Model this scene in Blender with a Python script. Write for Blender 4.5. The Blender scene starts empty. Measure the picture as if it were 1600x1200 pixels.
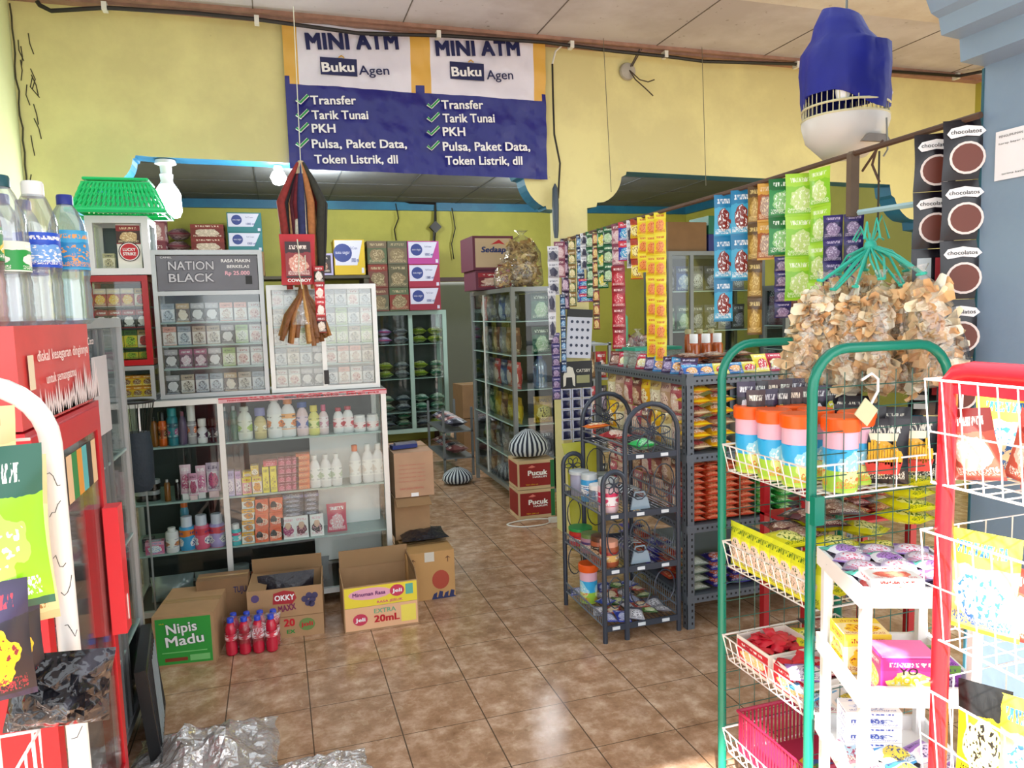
import bpy, math, random
from mathutils import Vector, Matrix
random.seed(7)
SC = bpy.context.scene
COL = SC.collection
# ---------------------------------------------------------------- camera, light, exposure
F_PX, PCX, PCY, EYE = 1150.0, 800.0, 600.0, 1.46
RC = ((0.95183308, -0.30529081, -0.0284836), (-0.05686799, -0.08448777, -0.99480041), (0.3012969, 0.94850374, -0.09777953))
cam_d = bpy.data.cameras.new('camera'); cam = bpy.data.objects.new('camera', cam_d); COL.objects.link(cam)
cam_d.sensor_width = 36; cam_d.lens = F_PX / 1600 * 36; cam_d.clip_start = 0.02; cam_d.clip_end = 200
_r, _u, _b = RC[0], tuple(-c for c in RC[1]), tuple(-c for c in RC[2])
cam.matrix_world = Matrix(((_r[0], _u[0], _b[0], 0), (_r[1], _u[1], _b[1], 0), (_r[2], _u[2], _b[2], EYE), (0, 0, 0, 1)))
SC.camera = cam
SC.view_settings.view_transform = 'Standard'; SC.view_settings.look = 'None'
SC.view_settings.gamma = 1; SC.view_settings.use_curve_mapping = False
SC.view_settings.exposure = 0.3
wd = bpy.data.worlds.new('world'); SC.world = wd; wd.use_nodes = True
_bg = wd.node_tree.nodes['Background']; _bg.inputs[0].default_value = (0.93, 0.97, 1.0, 1); _bg.inputs[1].default_value = 2.7
_s = bpy.data.lights.new('sun', 'SUN'); _s.energy = 20.0; _s.angle = math.radians(1.5); _s.color = (1, .96, .9)
sun = bpy.data.objects.new('sun', _s); COL.objects.link(sun)
sun.rotation_euler = Vector((0.35, 0.6, -0.72)).to_track_quat('-Z', 'Y').to_euler()
def lamp(name, loc, power, col=(1, 1, 1), size=.05):
    l = bpy.data.lights.new(name, 'POINT'); l.energy = power; l.color = col; l.shadow_soft_size = size
    o = bpy.data.objects.new(name, l); o.location = loc; COL.objects.link(o); return o
lamp('back_room_tube_light', (2.6, 6.6, 2.62), 70, (.95, 1, 1), .15)  # added fill light to brighten the back room, no fixture there
lamp('back_room_bulb_light', (0.4, 6.6, 2.62), 60, (.95, 1, 1), .15)  # second added fill, for the left half of the back room
# ---------------------------------------------------------------- pixel helpers
def ray(px, py):
    c = ((px - PCX) / F_PX, (py - PCY) / F_PX, 1.0)
    return Vector([sum(RC[k][i] * c[k] for k in range(3)) for i in range(3)])
def aY(px, py, Y): r = ray(px, py); t = Y / r.y; return Vector((r.x * t, Y, EYE + r.z * t))
def aX(px, py, X): r = ray(px, py); t = X / r.x; return Vector((X, r.y * t, EYE + r.z * t))
def aZ(px, py, Z=0): r = ray(px, py); t = (Z - EYE) / r.z; return Vector((r.x * t, r.y * t, Z))
# ---------------------------------------------------------------- materials
def lin(h, a=1):
    if not isinstance(h, str): return (h[0], h[1], h[2], a)
    h = h.lstrip('#'); o = []
    for i in (0, 2, 4):
        c = int(h[i:i+2], 16) / 255; o.append(c / 12.92 if c <= .04045 else ((c + .055) / 1.055) ** 2.4)
    return (*o, a)
_M = {}
def mat(name, col, rough=.5, metal=0, noise=0, nscale=8, emit=None, es=0, alpha=None, trans=0, spec=None, bump=0, bscale=30):
    if name in _M: return _M[name]
    m = bpy.data.materials.new(name); m.use_nodes = True; nt = m.node_tree; p = nt.nodes['Principled BSDF']
    c = lin(col); p.inputs['Base Color'].default_value = c; p.inputs['Roughness'].default_value = rough; p.inputs['Metallic'].default_value = metal
    tc = None
    def coords():
        nonlocal tc
        if tc is None: tc = nt.nodes.new('ShaderNodeTexCoord')
        return tc.outputs['Object']
    n = nt.nodes.new('ShaderNodeTexNoise'); n.inputs['Scale'].default_value = nscale; n.inputs['Detail'].default_value = 4
    nt.links.new(coords(), n.inputs['Vector'])
    mx = nt.nodes.new('ShaderNodeMix'); mx.data_type = 'RGBA'
    k = noise if noise else .06
    mx.inputs[6].default_value = tuple(min(1, x * (1 + k * .5)) for x in c[:3]) + (1,); mx.inputs[7].default_value = tuple(x * (1 - k) for x in c[:3]) + (1,)
    nt.links.new(n.outputs['Fac'], mx.inputs[0]); nt.links.new(mx.outputs[2], p.inputs['Base Color'])
    if spec is not None: p.inputs['Specular IOR Level'].default_value = spec
    if emit: p.inputs['Emission Color'].default_value = lin(emit); p.inputs['Emission Strength'].default_value = es
    if trans: p.inputs['Transmission Weight'].default_value = trans
    if alpha is not None: p.inputs['Alpha'].default_value = alpha
    if bump:
        n2 = nt.nodes.new('ShaderNodeTexNoise'); n2.inputs['Scale'].default_value = bscale; nt.links.new(coords(), n2.inputs['Vector'])
        b = nt.nodes.new('ShaderNodeBump'); b.inputs['Strength'].default_value = bump; b.inputs['Distance'].default_value = .02
        nt.links.new(n2.outputs['Fac'], b.inputs['Height']); nt.links.new(b.outputs[0], p.inputs['Normal'])
    _M[name] = m; return m
def film(name, tint=(1, 1, 1), gloss=.12, rough=.05, diff=0, dcol=(1, 1, 1), bump=0, bscale=18):
    """clear glass or plastic film: mostly see-through, part gloss, part milky"""
    if name in _M: return _M[name]
    m = bpy.data.materials.new(name); m.use_nodes = True; nt = m.node_tree; nt.nodes.clear(); N = nt.nodes.new; L = nt.links.new
    o = N('ShaderNodeOutputMaterial'); t = N('ShaderNodeBsdfTransparent'); g = N('ShaderNodeBsdfGlossy'); d = N('ShaderNodeBsdfDiffuse')
    t.inputs[0].default_value = (*tint, 1); g.inputs['Roughness'].default_value = rough; d.inputs[0].default_value = (*dcol, 1)
    f = N('ShaderNodeFresnel'); f.inputs[0].default_value = 1.35
    a = N('ShaderNodeMath'); a.operation = 'MULTIPLY_ADD'; L(f.outputs[0], a.inputs[0]); a.inputs[1].default_value = .5; a.inputs[2].default_value = gloss
    a.use_clamp = True
    m1 = N('ShaderNodeMixShader'); m1.inputs[0].default_value = diff; L(t.outputs[0], m1.inputs[1]); L(d.outputs[0], m1.inputs[2])
    m2 = N('ShaderNodeMixShader'); L(a.outputs[0], m2.inputs[0]); L(m1.outputs[0], m2.inputs[1]); L(g.outputs[0], m2.inputs[2]); L(m2.outputs[0], o.inputs[0])
    if bump:
        tc = N('ShaderNodeTexCoord'); n2 = N('ShaderNodeTexNoise'); n2.inputs['Scale'].default_value = bscale; n2.inputs['Detail'].default_value = 3; L(tc.outputs['Object'], n2.inputs['Vector'])
        b = N('ShaderNodeBump'); b.inputs['Strength'].default_value = bump; b.inputs['Distance'].default_value = .03; L(n2.outputs['Fac'], b.inputs['Height']); L(b.outputs[0], g.inputs['Normal']); L(b.outputs[0], f.inputs['Normal'])
    _M[name] = m; return m
def _mkprint():
    g = bpy.data.node_groups.new('package_print', 'ShaderNodeTree')
    I = g.interface
    for n in 'ABCD': I.new_socket(name=n, in_out='INPUT', socket_type='NodeSocketColor')
    I.new_socket(name='Seed', in_out='INPUT', socket_type='NodeSocketFloat'); I.new_socket(name='Color', in_out='OUTPUT', socket_type='NodeSocketColor')
    N = g.nodes.new; L = g.links.new; gi = N('NodeGroupInput'); go = N('NodeGroupOutput')
    def ma(op, a, b=None, c=None):
        n = N('ShaderNodeMath'); n.operation = op
        for i, x in enumerate((a, b, c)):
            if x is None: continue
            if isinstance(x, (int, float)): n.inputs[i].default_value = x
            else: L(x, n.inputs[i])
        return n.outputs[0]
    uv = N('ShaderNodeTexCoord'); sp = N('ShaderNodeSeparateXYZ'); L(uv.outputs['UV'], sp.inputs[0]); u, v = sp.outputs[0], sp.outputs[1]
    def noise(su, sv, off):
        cb = N('ShaderNodeCombineXYZ'); L(ma('MULTIPLY', u, su), cb.inputs[0]); L(ma('MULTIPLY', v, sv), cb.inputs[1]); L(ma('ADD', gi.outputs['Seed'], off), cb.inputs[2])
        n = N('ShaderNodeTexNoise'); n.inputs['Scale'].default_value = 1; n.inputs['Detail'].default_value = 2.5; L(cb.outputs[0], n.inputs['Vector']); return n.outputs['Fac']
    nb = noise(5, 5, 0); nt_ = noise(34, 9, 3); nt2 = noise(60, 34, 5); nb2 = noise(14, 14, 9)
    du = ma('POWER', ma('ABSOLUTE', ma('MULTIPLY', ma('SUBTRACT', u, .5), 2.7)), 2); dv = ma('POWER', ma('ABSOLUTE', ma('MULTIPLY', ma('SUBTRACT', v, .4), 3.8)), 2)
    d = ma('ADD', ma('ADD', du, dv), ma('MULTIPLY', ma('SUBTRACT', nb, .5), 1.6))
    def band(lo, hi, x=v): return ma('MULTIPLY', ma('GREATER_THAN', x, lo), ma('LESS_THAN', x, hi))
    col = gi.outputs['A']
    def over(mask, c):
        nonlocal col
        m = N('ShaderNodeMix'); m.data_type = 'RGBA'; L(mask, m.inputs[0]); L(col, m.inputs[6]); L(c, m.inputs[7]); col = m.outputs[2]
    over(ma('GREATER_THAN', ma('ADD', v, ma('MULTIPLY', nb, .12)), .76), gi.outputs['B'])
    over(ma('LESS_THAN', d, 1), gi.outputs['C'])
    over(ma('MULTIPLY', ma('LESS_THAN', d, .8), ma('GREATER_THAN', nb2, .56)), gi.outputs['D'])
    over(ma('MULTIPLY', ma('MULTIPLY', band(.79, .9), band(.15, .85, u)), ma('GREATER_THAN', nt_, .5)), gi.outputs['D'])
    over(ma('MULTIPLY', ma('MULTIPLY', band(.08, .2), band(.08, .92, u)), ma('GREATER_THAN', nt2, .52)), gi.outputs['D'])
    over(ma('LESS_THAN', v, .05), gi.outputs['B'])
    L(col, go.inputs[0]); return g
PRINT = _mkprint(); _seed = [0]
def pack(A, B, C, D, rough=.4, metal=0):
    k = 'print_%s_%s_%s_%s_%s' % (A, B, C, D, rough)
    if k in _M: return _M[k]
    m = bpy.data.materials.new(k.replace('#', '')); m.use_nodes = True; nt = m.node_tree; p = nt.nodes['Principled BSDF']
    g = nt.nodes.new('ShaderNodeGroup'); g.node_tree = PRINT
    for n, c in zip('ABCD', (A, B, C, D)): g.inputs[n].default_value = lin(c)
    _seed[0] += 7.3; g.inputs['Seed'].default_value = _seed[0]
    nt.links.new(g.outputs[0], p.inputs['Base Color']); p.inputs['Roughness'].default_value = rough; p.inputs['Metallic'].default_value = metal
    _M[k] = m; return m
# ---------------------------------------------------------------- mesh building
class MB:
    def __init__(s): s.v = []; s.f = []; s.m = []; s.uv = []
    def add(s, vs, fs, mi=0, uvs=None):
        o = len(s.v); s.v += [tuple(v) for v in vs]
        for i, f in enumerate(fs):
            s.f.append([o + k for k in f]); s.m.append(mi[i] if isinstance(mi, list) else mi)
            s.uv.append(uvs[i] if uvs else [(0, 0), (1, 0), (1, 1), (0, 1)][:len(f)] if len(f) <= 4 else [(0, 0)] * len(f))
        return s
    def box(s, x0, x1, y0, y1, z0, z1, mi=0, faces=None):
        v = [(x0, y0, z0), (x1, y0, z0), (x1, y1, z0), (x0, y1, z0), (x0, y0, z1), (x1, y0, z1), (x1, y1, z1), (x0, y1, z1)]
        f = [[0, 1, 5, 4], [1, 2, 6, 5], [2, 3, 7, 6], [3, 0, 4, 7], [4, 5, 6, 7], [3, 2, 1, 0]]
        m = [mi] * 6
        if faces:
            for k, q in faces.items(): m['FRBLTD'.index(k)] = q
        return s.add(v, f, m)
    def quad(s, a, b, c, d, mi=0): return s.add([a, b, c, d], [[0, 1, 2, 3]], mi)
    def xf(s, M, start=0):
        s.v[start:] = [tuple(M @ Vector(p)) for p in s.v[start:]]; return s
    def tube(s, pts, r, n=8, mi=0, closed=False, caps=True):
        pts = [Vector(p) for p in pts]; k = len(pts); rings = []
        rr = r if isinstance(r, (list, tuple)) else [r] * k
        prev = None
        for i, p in enumerate(pts):
            if closed: t = pts[(i + 1) % k] - pts[i - 1]
            else: t = pts[min(i + 1, k - 1)] - pts[max(i - 1, 0)]
            t = t.normalized() if t.length > 1e-9 else Vector((0, 0, 1))
            if prev is None:
                a = Vector((0, 0, 1)) if abs(t.z) < .9 else Vector((1, 0, 0)); nrm = t.cross(a).normalized()
            else:
                nrm = prev - t * prev.dot(t); nrm = nrm.normalized() if nrm.length > 1e-6 else t.orthogonal().normalized()
            prev = nrm; bn = t.cross(nrm)
            rings.append([p + (nrm * math.cos(2 * math.pi * j / n) + bn * math.sin(2 * math.pi * j / n)) * rr[i] for j in range(n)])
        vs = [q for g in rings for q in g]; fs = []
        for i in range(k if closed else k - 1):
            a, b = i * n, ((i + 1) % k) * n
            for j in range(n): fs.append([a + j, a + (j + 1) % n, b + (j + 1) % n, b + j])
        if not closed and caps: fs += [list(range(n))[::-1], list(range((k - 1) * n, k * n))]
        return s.add(vs, fs, mi)
    def lathe(s, prof, n=16, c=(0, 0, 0), mi=0, sq=1.0, cap=True):
        vs = []; fs = []; uvs = []; ms = []; L = len(prof); z0 = min(p[1] for p in prof); z1 = max(p[1] for p in prof) or 1
        for r, z in prof:
            for j in range(n):
                a = 2 * math.pi * j / n; vs.append((c[0] + r * math.cos(a), c[1] + r * sq * math.sin(a), c[2] + z))
        for i in range(L - 1):
            for j in range(n):
                fs.append([i * n + j, i * n + (j + 1) % n, (i + 1) * n + (j + 1) % n, (i + 1) * n + j])
                u0, u1 = ((j / n) * 2 + .5) % 1, 0; u1 = u0 + 2 / n
                v0, v1 = (prof[i][1] - z0) / (z1 - z0 + 1e-9), (prof[i + 1][1] - z0) / (z1 - z0 + 1e-9)
                uvs.append([(u0, v0), (u1, v0), (u1, v1), (u0, v1)])
                ms.append(mi[i] if isinstance(mi, list) else mi)
        if cap:
            fs += [list(range(n))[::-1], list(range((L - 1) * n, L * n))]; uvs += [[(0, 0)] * n] * 2; ms += [ms[0], ms[-1]]
        return s.add(vs, fs, ms, uvs)
    def pillow(s, w, h, t, mi=0, nu=6, nv=8, z0=0, wob=.0, mi_b=None, flat=.06):
        """filled sachet standing upright in XZ, front -Y, crimped top and bottom"""
        rnd = random.Random(len(s.v) + int(w * 1000)); G = {}
        for side in (0, 1):
            vs = []; 
            for j in range(nv + 1):
                for i in range(nu + 1):
                    u, v = i / nu, j / nv
                    vv = min(1, max(0, (v - flat) / (1 - 2 * flat)))
                    b = (math.sin(math.pi * u) ** .6) * (math.sin(math.pi * vv) ** .5) if 0 < vv < 1 and 0 < u < 1 else 0
                    b *= 1 + (rnd.random() - .5) * wob
                    nar = 1 - .06 * math.sin(math.pi * vv)
                    vs.append(((u - .5) * w * nar, (-1 if side == 0 else 1) * t / 2 * b, z0 + v * h))
            fs = []; uvs = []
            for j in range(nv):
                for i in range(nu):
                    a = j * (nu + 1) + i; q = [a, a + 1, a + nu + 2, a + nu + 1]; u = [(i / nu, j / nv), ((i + 1) / nu, j / nv), ((i + 1) / nu, (j + 1) / nv), (i / nu, (j + 1) / nv)]
                    if side: q = q[::-1]; u = [(1 - x, y) for x, y in u[::-1]]
                    fs.append(q); uvs.append(u)
            s.add(vs, fs, mi if side == 0 or mi_b is None else mi_b, uvs)
        return s
    def poly(s, pts, y0, y1, mi=0, mside=None):
        """prism: outline pts (x,z) from y0 (front) to y1"""
        from mathutils.geometry import tessellate_polygon
        n = len(pts); tr = tessellate_polygon([[Vector((x, z, 0)) for x, z in pts]])
        area = sum(pts[i][0] * pts[(i + 1) % n][1] - pts[(i + 1) % n][0] * pts[i][1] for i in range(n))
        vs = [(x, y0, z) for x, z in pts] + [(x, y1, z) for x, z in pts]; fs = []; ms = []
        for t in tr:
            t = list(t); ar = (pts[t[1]][0] - pts[t[0]][0]) * (pts[t[2]][1] - pts[t[0]][1]) - (pts[t[2]][0] - pts[t[0]][0]) * (pts[t[1]][1] - pts[t[0]][1])
            if ar < 0: t = t[::-1]
            fs.append(t); fs.append([k + n for k in t[::-1]]); ms += [mi, mi]
        for i in range(n):
            j = (i + 1) % n; q = [i, i + n, j + n, j] if area > 0 else [j, j + n, i + n, i]
            q = q[::-1]; fs.append(q); ms.append(mi if mside is None else mside)
        return s.add(vs, fs, ms)
    def mesh(s, name, mats, smooth=None):
        me = bpy.data.meshes.new(name); me.from_pydata(s.v, [], s.f)
        for m in (mats if isinstance(mats, (list, tuple)) else [mats]): me.materials.append(m)
        me.polygons.foreach_set('material_index', s.m)
        ul = me.uv_layers.new(name='UVMap'); d = [c for f in s.uv for p in f for c in p]
        if len(d) == 2 * len(ul.data): ul.data.foreach_set('uv', d)
        if smooth:
            me.polygons.foreach_set('use_smooth', [True] * len(me.polygons)); me.set_sharp_from_angle(angle=math.radians(smooth))
        me.update(); return me
    def build(s, name, mats, parent=None, smooth=None, link=True, label=None):
        o = bpy.data.objects.new(name, s.mesh(name, mats, smooth))
        if parent: o.parent = parent
        if link: COL.objects.link(o)
        if label: o['label'] = label
        return o
LABELS = {}
def tag(o, label, cat, group=None):
    o['label'] = label; o['category'] = cat
    if group: o['group'] = group
    n = len(label.split())
    if not 4 <= n <= 16: print('LABEL LEN', n, label)
    if label in LABELS and not (group and LABELS[label] == group): print('LABEL DUP', label)
    LABELS[label] = group; return o
def thing(name, label, cat, loc=(0, 0, 0), rz=0, group=None, link=True):
    o = bpy.data.objects.new(name, None); o.location = loc; o.rotation_euler = (0, 0, rz); o.empty_display_size = .05
    if link: COL.objects.link(o)
    if label: tag(o, label, cat, group)
    return o
def struct(name, mb, mats, smooth=None):
    o = mb.build(name, mats, None, smooth); o['kind'] = 'structure'; return o
KIDS = {}
def proto(root, kids=()):
    """remember a prototype: kids = [(obj, [subkids])]; none of them is linked"""
    KIDS[root.name] = list(kids); return root
def put(pr, loc, label, cat, rz=0, group=None, rot=None, s=None):
    r = pr.copy(); COL.objects.link(r); r.location = loc; r.rotation_euler = rot if rot else (0, 0, rz)
    if s: r.scale = (s, s, s) if isinstance(s, (int, float)) else s
    for k in KIDS.get(pr.name, []):
        k, subs = k if isinstance(k, tuple) else (k, [])
        c = k.copy(); COL.objects.link(c); c.parent = r
        for q in subs: d = q.copy(); COL.objects.link(d); d.parent = c
    tag(r, label, cat, group); return r
ORD = 'first second third fourth fifth sixth seventh eighth ninth tenth eleventh twelfth thirteenth fourteenth fifteenth sixteenth seventeenth eighteenth nineteenth twentieth'.split()
def olabel(desc, i, n, place, frm='left'):
    opp = {'left': 'right', 'front': 'back', 'top': 'bottom', 'near end': 'far end', 'bottom': 'top'}[frm]
    if n == 1: return '%s %s' % (desc, place)
    if i == 0: w = {'left': 'leftmost', 'front': 'foremost', 'top': 'topmost', 'near end': 'nearest', 'bottom': 'lowest'}[frm]
    elif i == n - 1: w = {'left': 'rightmost', 'front': 'rearmost', 'top': 'lowest', 'near end': 'farthest', 'bottom': 'topmost'}[frm]
    elif i < 20: w = ORD[i] + ' from ' + frm
    else: w = 'near the ' + frm
    return '%s, %s %s' % (desc, w, place)
def row(pr, n, p0, p1, desc, place, cat, group, rz=0, jr=0, jp=0, frm='left', s=None, rot=None):
    out = []
    for i in range(n):
        t = i / (n - 1) if n > 1 else .5; p = Vector(p0).lerp(Vector(p1), t)
        p.x += random.uniform(-jp, jp); p.y += random.uniform(-jp, jp)
        q = pr[i % len(pr)] if isinstance(pr, list) else pr
        d = desc[i % len(desc)] if isinstance(desc, list) else desc
        out.append(put(q, p, olabel(d, i, n, place, frm), cat, rz + random.uniform(-jr, jr), group, rot=rot, s=s))
    return out
# ---------------------------------------------------------------- lettering
_T = {}
def text(s, parent, loc, width, height, m, rz=0, bold=.03, name='lettering', center=False, shear=0, tilt=0, rot=None, link=True):
    """flat lettering; fits width x cap height, baseline left at loc, faces -Y before rotation"""
    key = (s, bold)
    if key not in _T:
        cu = bpy.data.curves.new('t', 'FONT'); cu.body = s; cu.space_character = 1.0 + min(bold, .06); cu.resolution_u = 3
        ob = bpy.data.objects.new('t', cu); me = bpy.data.meshes.new_from_object(ob); bpy.data.objects.remove(ob)
        xs = [v.co.x for v in me.vertices]; ys = [v.co.y for v in me.vertices]; _T[key] = ([tuple(v.co) for v in me.vertices], [list(p.vertices) for p in me.polygons], min(xs), max(xs), max(ys))
    vs, fs, x0, x1, y1 = _T[key]; sx = width / (x1 - x0); sy = height / .73
    mb = MB(); off = -width / 2 if center else 0; bd = min(bold, .045)
    for q, (ex, ey) in enumerate([(0, 0)] if bold < .005 else [(0, 0), (bd, bd * .6), (-bd, bd * .6), (bd, -bd * .6), (-bd, -bd * .6)]):
        mb.add([((x + ex - x0) * sx + off + shear * y * sy, -.0001 * q, (y + ey) * sy) for x, y, z in vs], fs)
    o = mb.build(name, m, parent, None, link); o.location = loc; o.rotation_euler = rot if rot else (0, tilt, rz); return o
def W(name, col, rough=.45): return mat('ink_' + name, col, rough)
WHITE = W('white', '#f4f4f6'); NAVY = W('navy', '#141a52'); RED = W('red', '#c01828'); BLACKI = W('black', '#101012'); GREENI = W('green', '#1f8a3a'); YEL = W('yellow', '#f0c818')
# ================================================================ the place itself
XL, XR, YW, YB, ZC, ZB = -1.172, 5.12, 4.38, 8.5, 3.1, 2.73
def floor_mat():
    m = bpy.data.materials.new('floor_tiles'); m.use_nodes = True; nt = m.node_tree; N = nt.nodes.new; L = nt.links.new; p = nt.nodes['Principled BSDF']
    tc = N('ShaderNodeTexCoord'); sp = N('ShaderNodeSeparateXYZ'); L(tc.outputs['Object'], sp.inputs[0])
    def ma(op, a, b=None, c=None):
        n = N('ShaderNodeMath'); n.operation = op
        for i, x in enumerate((a, b, c)):
            if x is None: continue
            if isinstance(x, (int, float)): n.inputs[i].default_value = x
            else: L(x, n.inputs[i])
        return n.outputs[0]
    gx = ma('ABSOLUTE', ma('SUBTRACT', ma('FRACT', ma('DIVIDE', ma('ADD', sp.outputs[0], 3 - .043), .3)), .5))
    gy = ma('ABSOLUTE', ma('SUBTRACT', ma('FRACT', ma('DIVIDE', ma('ADD', sp.outputs[1], 3 - .05), .3)), .5))
    grx = ma('GREATER_THAN', gx, .4925); gry = ma('GREATER_THAN', gy, .4945); gr = ma('MAXIMUM', grx, gry)
    vo = N('ShaderNodeTexVoronoi'); vo.inputs['Scale'].default_value = 3.3; 
    n1 = N('ShaderNodeTexNoise'); n1.inputs['Scale'].default_value = 11; n1.inputs['Detail'].default_value = 8; n1.inputs['Roughness'].default_value = .68; L(tc.outputs['Object'], n1.inputs['Vector'])
    n2 = N('ShaderNodeTexNoise'); n2.inputs['Scale'].default_value = 2.2; n2.inputs['Detail'].default_value = 3; L(tc.outputs['Object'], n2.inputs['Vector'])
    n3 = N('ShaderNodeTexNoise'); n3.inputs['Scale'].default_value = 22; n3.inputs['Detail'].default_value = 5; n3.inputs['Distortion'].default_value = 1.2; L(tc.outputs['Object'], n3.inputs['Vector'])
    r = N('ShaderNodeValToRGB'); e = r.color_ramp.elements
    e[0].position = .3; e[0].color = lin('#94745a'); e[1].position = .72; e[1].color = lin('#e4ceb8')
    e2 = r.color_ramp.elements.new(.48); e2.color = lin('#b49276'); e3 = r.color_ramp.elements.new(.58); e3.color = lin('#c8aa92')
    L(n1.outputs['Fac'], r.inputs[0])
    mx = N('ShaderNodeMix'); mx.data_type = 'RGBA'; mx.blend_type = 'MULTIPLY'; L(ma('MULTIPLY', n2.outputs['Fac'], .55), mx.inputs[0]); L(r.outputs[0], mx.inputs[6]); mx.inputs[7].default_value = lin('#cfae8c')
    mp = N('ShaderNodeMix'); mp.data_type = 'RGBA'; L(ma('MULTIPLY', ma('GREATER_THAN', n3.outputs['Fac'], .62), .22), mp.inputs[0]); L(mx.outputs[2], mp.inputs[6]); mp.inputs[7].default_value = lin('#d6bd9e')
    mg = N('ShaderNodeMix'); mg.data_type = 'RGBA'; L(gr, mg.inputs[0]); L(mp.outputs[2], mg.inputs[6]); mg.inputs[7].default_value = lin('#5c4a3a')
    L(mg.outputs[2], p.inputs['Base Color']); L(ma('MULTIPLY_ADD', n1.outputs['Fac'], .10, .09), p.inputs['Roughness'])
    b = N('ShaderNodeBump'); b.inputs['Strength'].default_value = .25; b.inputs['Distance'].default_value = .004; L(ma('SUBTRACT', n1.outputs['Fac'], gr), b.inputs['Height']); L(b.outputs[0], p.inputs['Normal'])
    return m
def wall_mat(name, col, dirt, amt=.25, seed=0, spots=0.0, rough=.6):
    m = bpy.data.materials.new(name); m.use_nodes = True; nt = m.node_tree; N = nt.nodes.new; L = nt.links.new; p = nt.nodes['Principled BSDF']
    tc = N('ShaderNodeTexCoord'); mp = N('ShaderNodeMapping'); mp.inputs['Location'].default_value = (seed, seed, 0); L(tc.outputs['Object'], mp.inputs[0])
    n = N('ShaderNodeTexNoise'); n.inputs['Scale'].default_value = 1.7; n.inputs['Detail'].default_value = 7; n.inputs['Roughness'].default_value = .6; L(mp.outputs[0], n.inputs['Vector'])
    r = N('ShaderNodeValToRGB'); r.color_ramp.elements[0].position = .42; r.color_ramp.elements[0].color = (amt, amt, amt, 1); r.color_ramp.elements[1].position = .6; r.color_ramp.elements[1].color = (0, 0, 0, 1); L(n.outputs['Fac'], r.inputs[0])
    mx = N('ShaderNodeMix'); mx.data_type = 'RGBA'; L(r.outputs[0], mx.inputs[0]); mx.inputs[6].default_value = lin(col); mx.inputs[7].default_value = lin(dirt)
    v = N('ShaderNodeTexNoise'); v.inputs['Scale'].default_value = 23; v.inputs['Detail'].default_value = 3; L(mp.outputs[0], v.inputs['Vector'])
    r2 = N('ShaderNodeValToRGB'); r2.color_ramp.elements[0].position = .68 if spots else .76; r2.color_ramp.elements[0].color = (0, 0, 0, 1); r2.color_ramp.elements[1].position = .78 if spots else .82; k = spots or .35; r2.color_ramp.elements[1].color = (k, k, k, 1); L(v.outputs['Fac'], r2.inputs[0])
    m2 = N('ShaderNodeMix'); m2.data_type = 'RGBA'; L(r2.outputs[0], m2.inputs[0]); L(mx.outputs[2], m2.inputs[6]); m2.inputs[7].default_value = lin('#5b4d3a')
    L(m2.outputs[2], p.inputs['Base Color']); p.inputs['Roughness'].default_value = rough
    b = N('ShaderNodeBump'); b.inputs['Strength'].default_value = .15; b.inputs['Distance'].default_value = .01; L(v.outputs['Fac'], b.inputs['Height']); L(b.outputs[0], p.inputs['Normal'])
    return m
M_YEL = wall_mat('yellow_wall_paint', '#e4dc9c', '#c0b482', .45); M_YELB = wall_mat('olive_yellow_wall_paint', '#b6b24e', '#96923c', .4, 3)  # back walls: olive yellow, darkened in the colour for the weaker light there
M_PALE = wall_mat('pale_green_wall_paint', '#dfe6b0', '#c6cc9a', .3, 5)
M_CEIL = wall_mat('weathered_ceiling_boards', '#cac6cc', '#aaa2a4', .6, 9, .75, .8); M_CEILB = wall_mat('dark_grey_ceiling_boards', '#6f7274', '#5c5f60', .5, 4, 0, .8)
M_BLUE = wall_mat('blue_edge_paint', '#2a7898', '#1a5478', .6, 6, 0, .5); M_TEAL = mat('turquoise_gloss_paint', '#1f8f98', .4, noise=.25)
M_GREY = wall_mat('blue_grey_pillar_paint', '#8096ac', '#7286a0', .5, 2, 0, .35); M_GREYL = mat('pale_blue_paint', '#a9bdd6', .5)
struct('floor', MB().box(XL - .1, XR + .1, -.8, YB + 1.2, -.1, 0), floor_mat())
struct('ground_outside', MB().box(-40, 40, -60, -.8, -.2, -.02), mat('street_asphalt', '#6a6866', .9, noise=.3, nscale=2))
# partition wall with the two arches: one comb-shaped outline
def arc(cx, cz, r, a0, a1, n=8): return [(cx + r * math.cos(math.radians(a0 + (a1 - a0) * i / n)), cz + r * math.sin(math.radians(a0 + (a1 - a0) * i / n))) for i in range(n + 1)]
out = [(XL, 0), (-.94, 0), (-.94, 2.11), (-.86, 2.12), (-.855, 2.15), (-.82, 2.155), (-.80, 2.18)]
out += arc(-.815, 2.33, .15, -80, -5, 7)[1:] + [(-.655, 2.32), (-.65, 2.335), (-.58, 2.33), (1.46, 2.305), (1.47, 2.28)]
out += [(1.50, 2.275)] + arc(1.72, 2.30, .215, 188, 245, 6) + [(1.645, 2.11), (1.65, 2.09), (1.73, 2.085), (1.73, 0), (1.925, 0), (1.925, 2.10), (1.99, 2.11), (1.995, 2.135), (2.04, 2.14)]
out += arc(1.98, 2.32, .19, -70, -6, 6) + [(2.2, 2.315), (2.205, 2.335), (3.9, 2.31), (4.33, 2.305), (4.345, 2.23)]
out += arc(4.62, 2.30, .26, 190, 240, 5)[1:] + [(4.52, 2.06), (4.60, 2.05), (4.61, 1.99), (4.70, 1.98), (4.70, 0), (XR, 0), (XR, ZC), (XL, ZC)]
wp_ = struct('wall_partition', MB().poly(out, YW, YW + .15, 0, 1), [M_YEL, M_BLUE])
for f in wp_.data.polygons:
    if 1.7 < f.center.x < 1.95 and f.center.z < 2.08: f.material_index = 0
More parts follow.
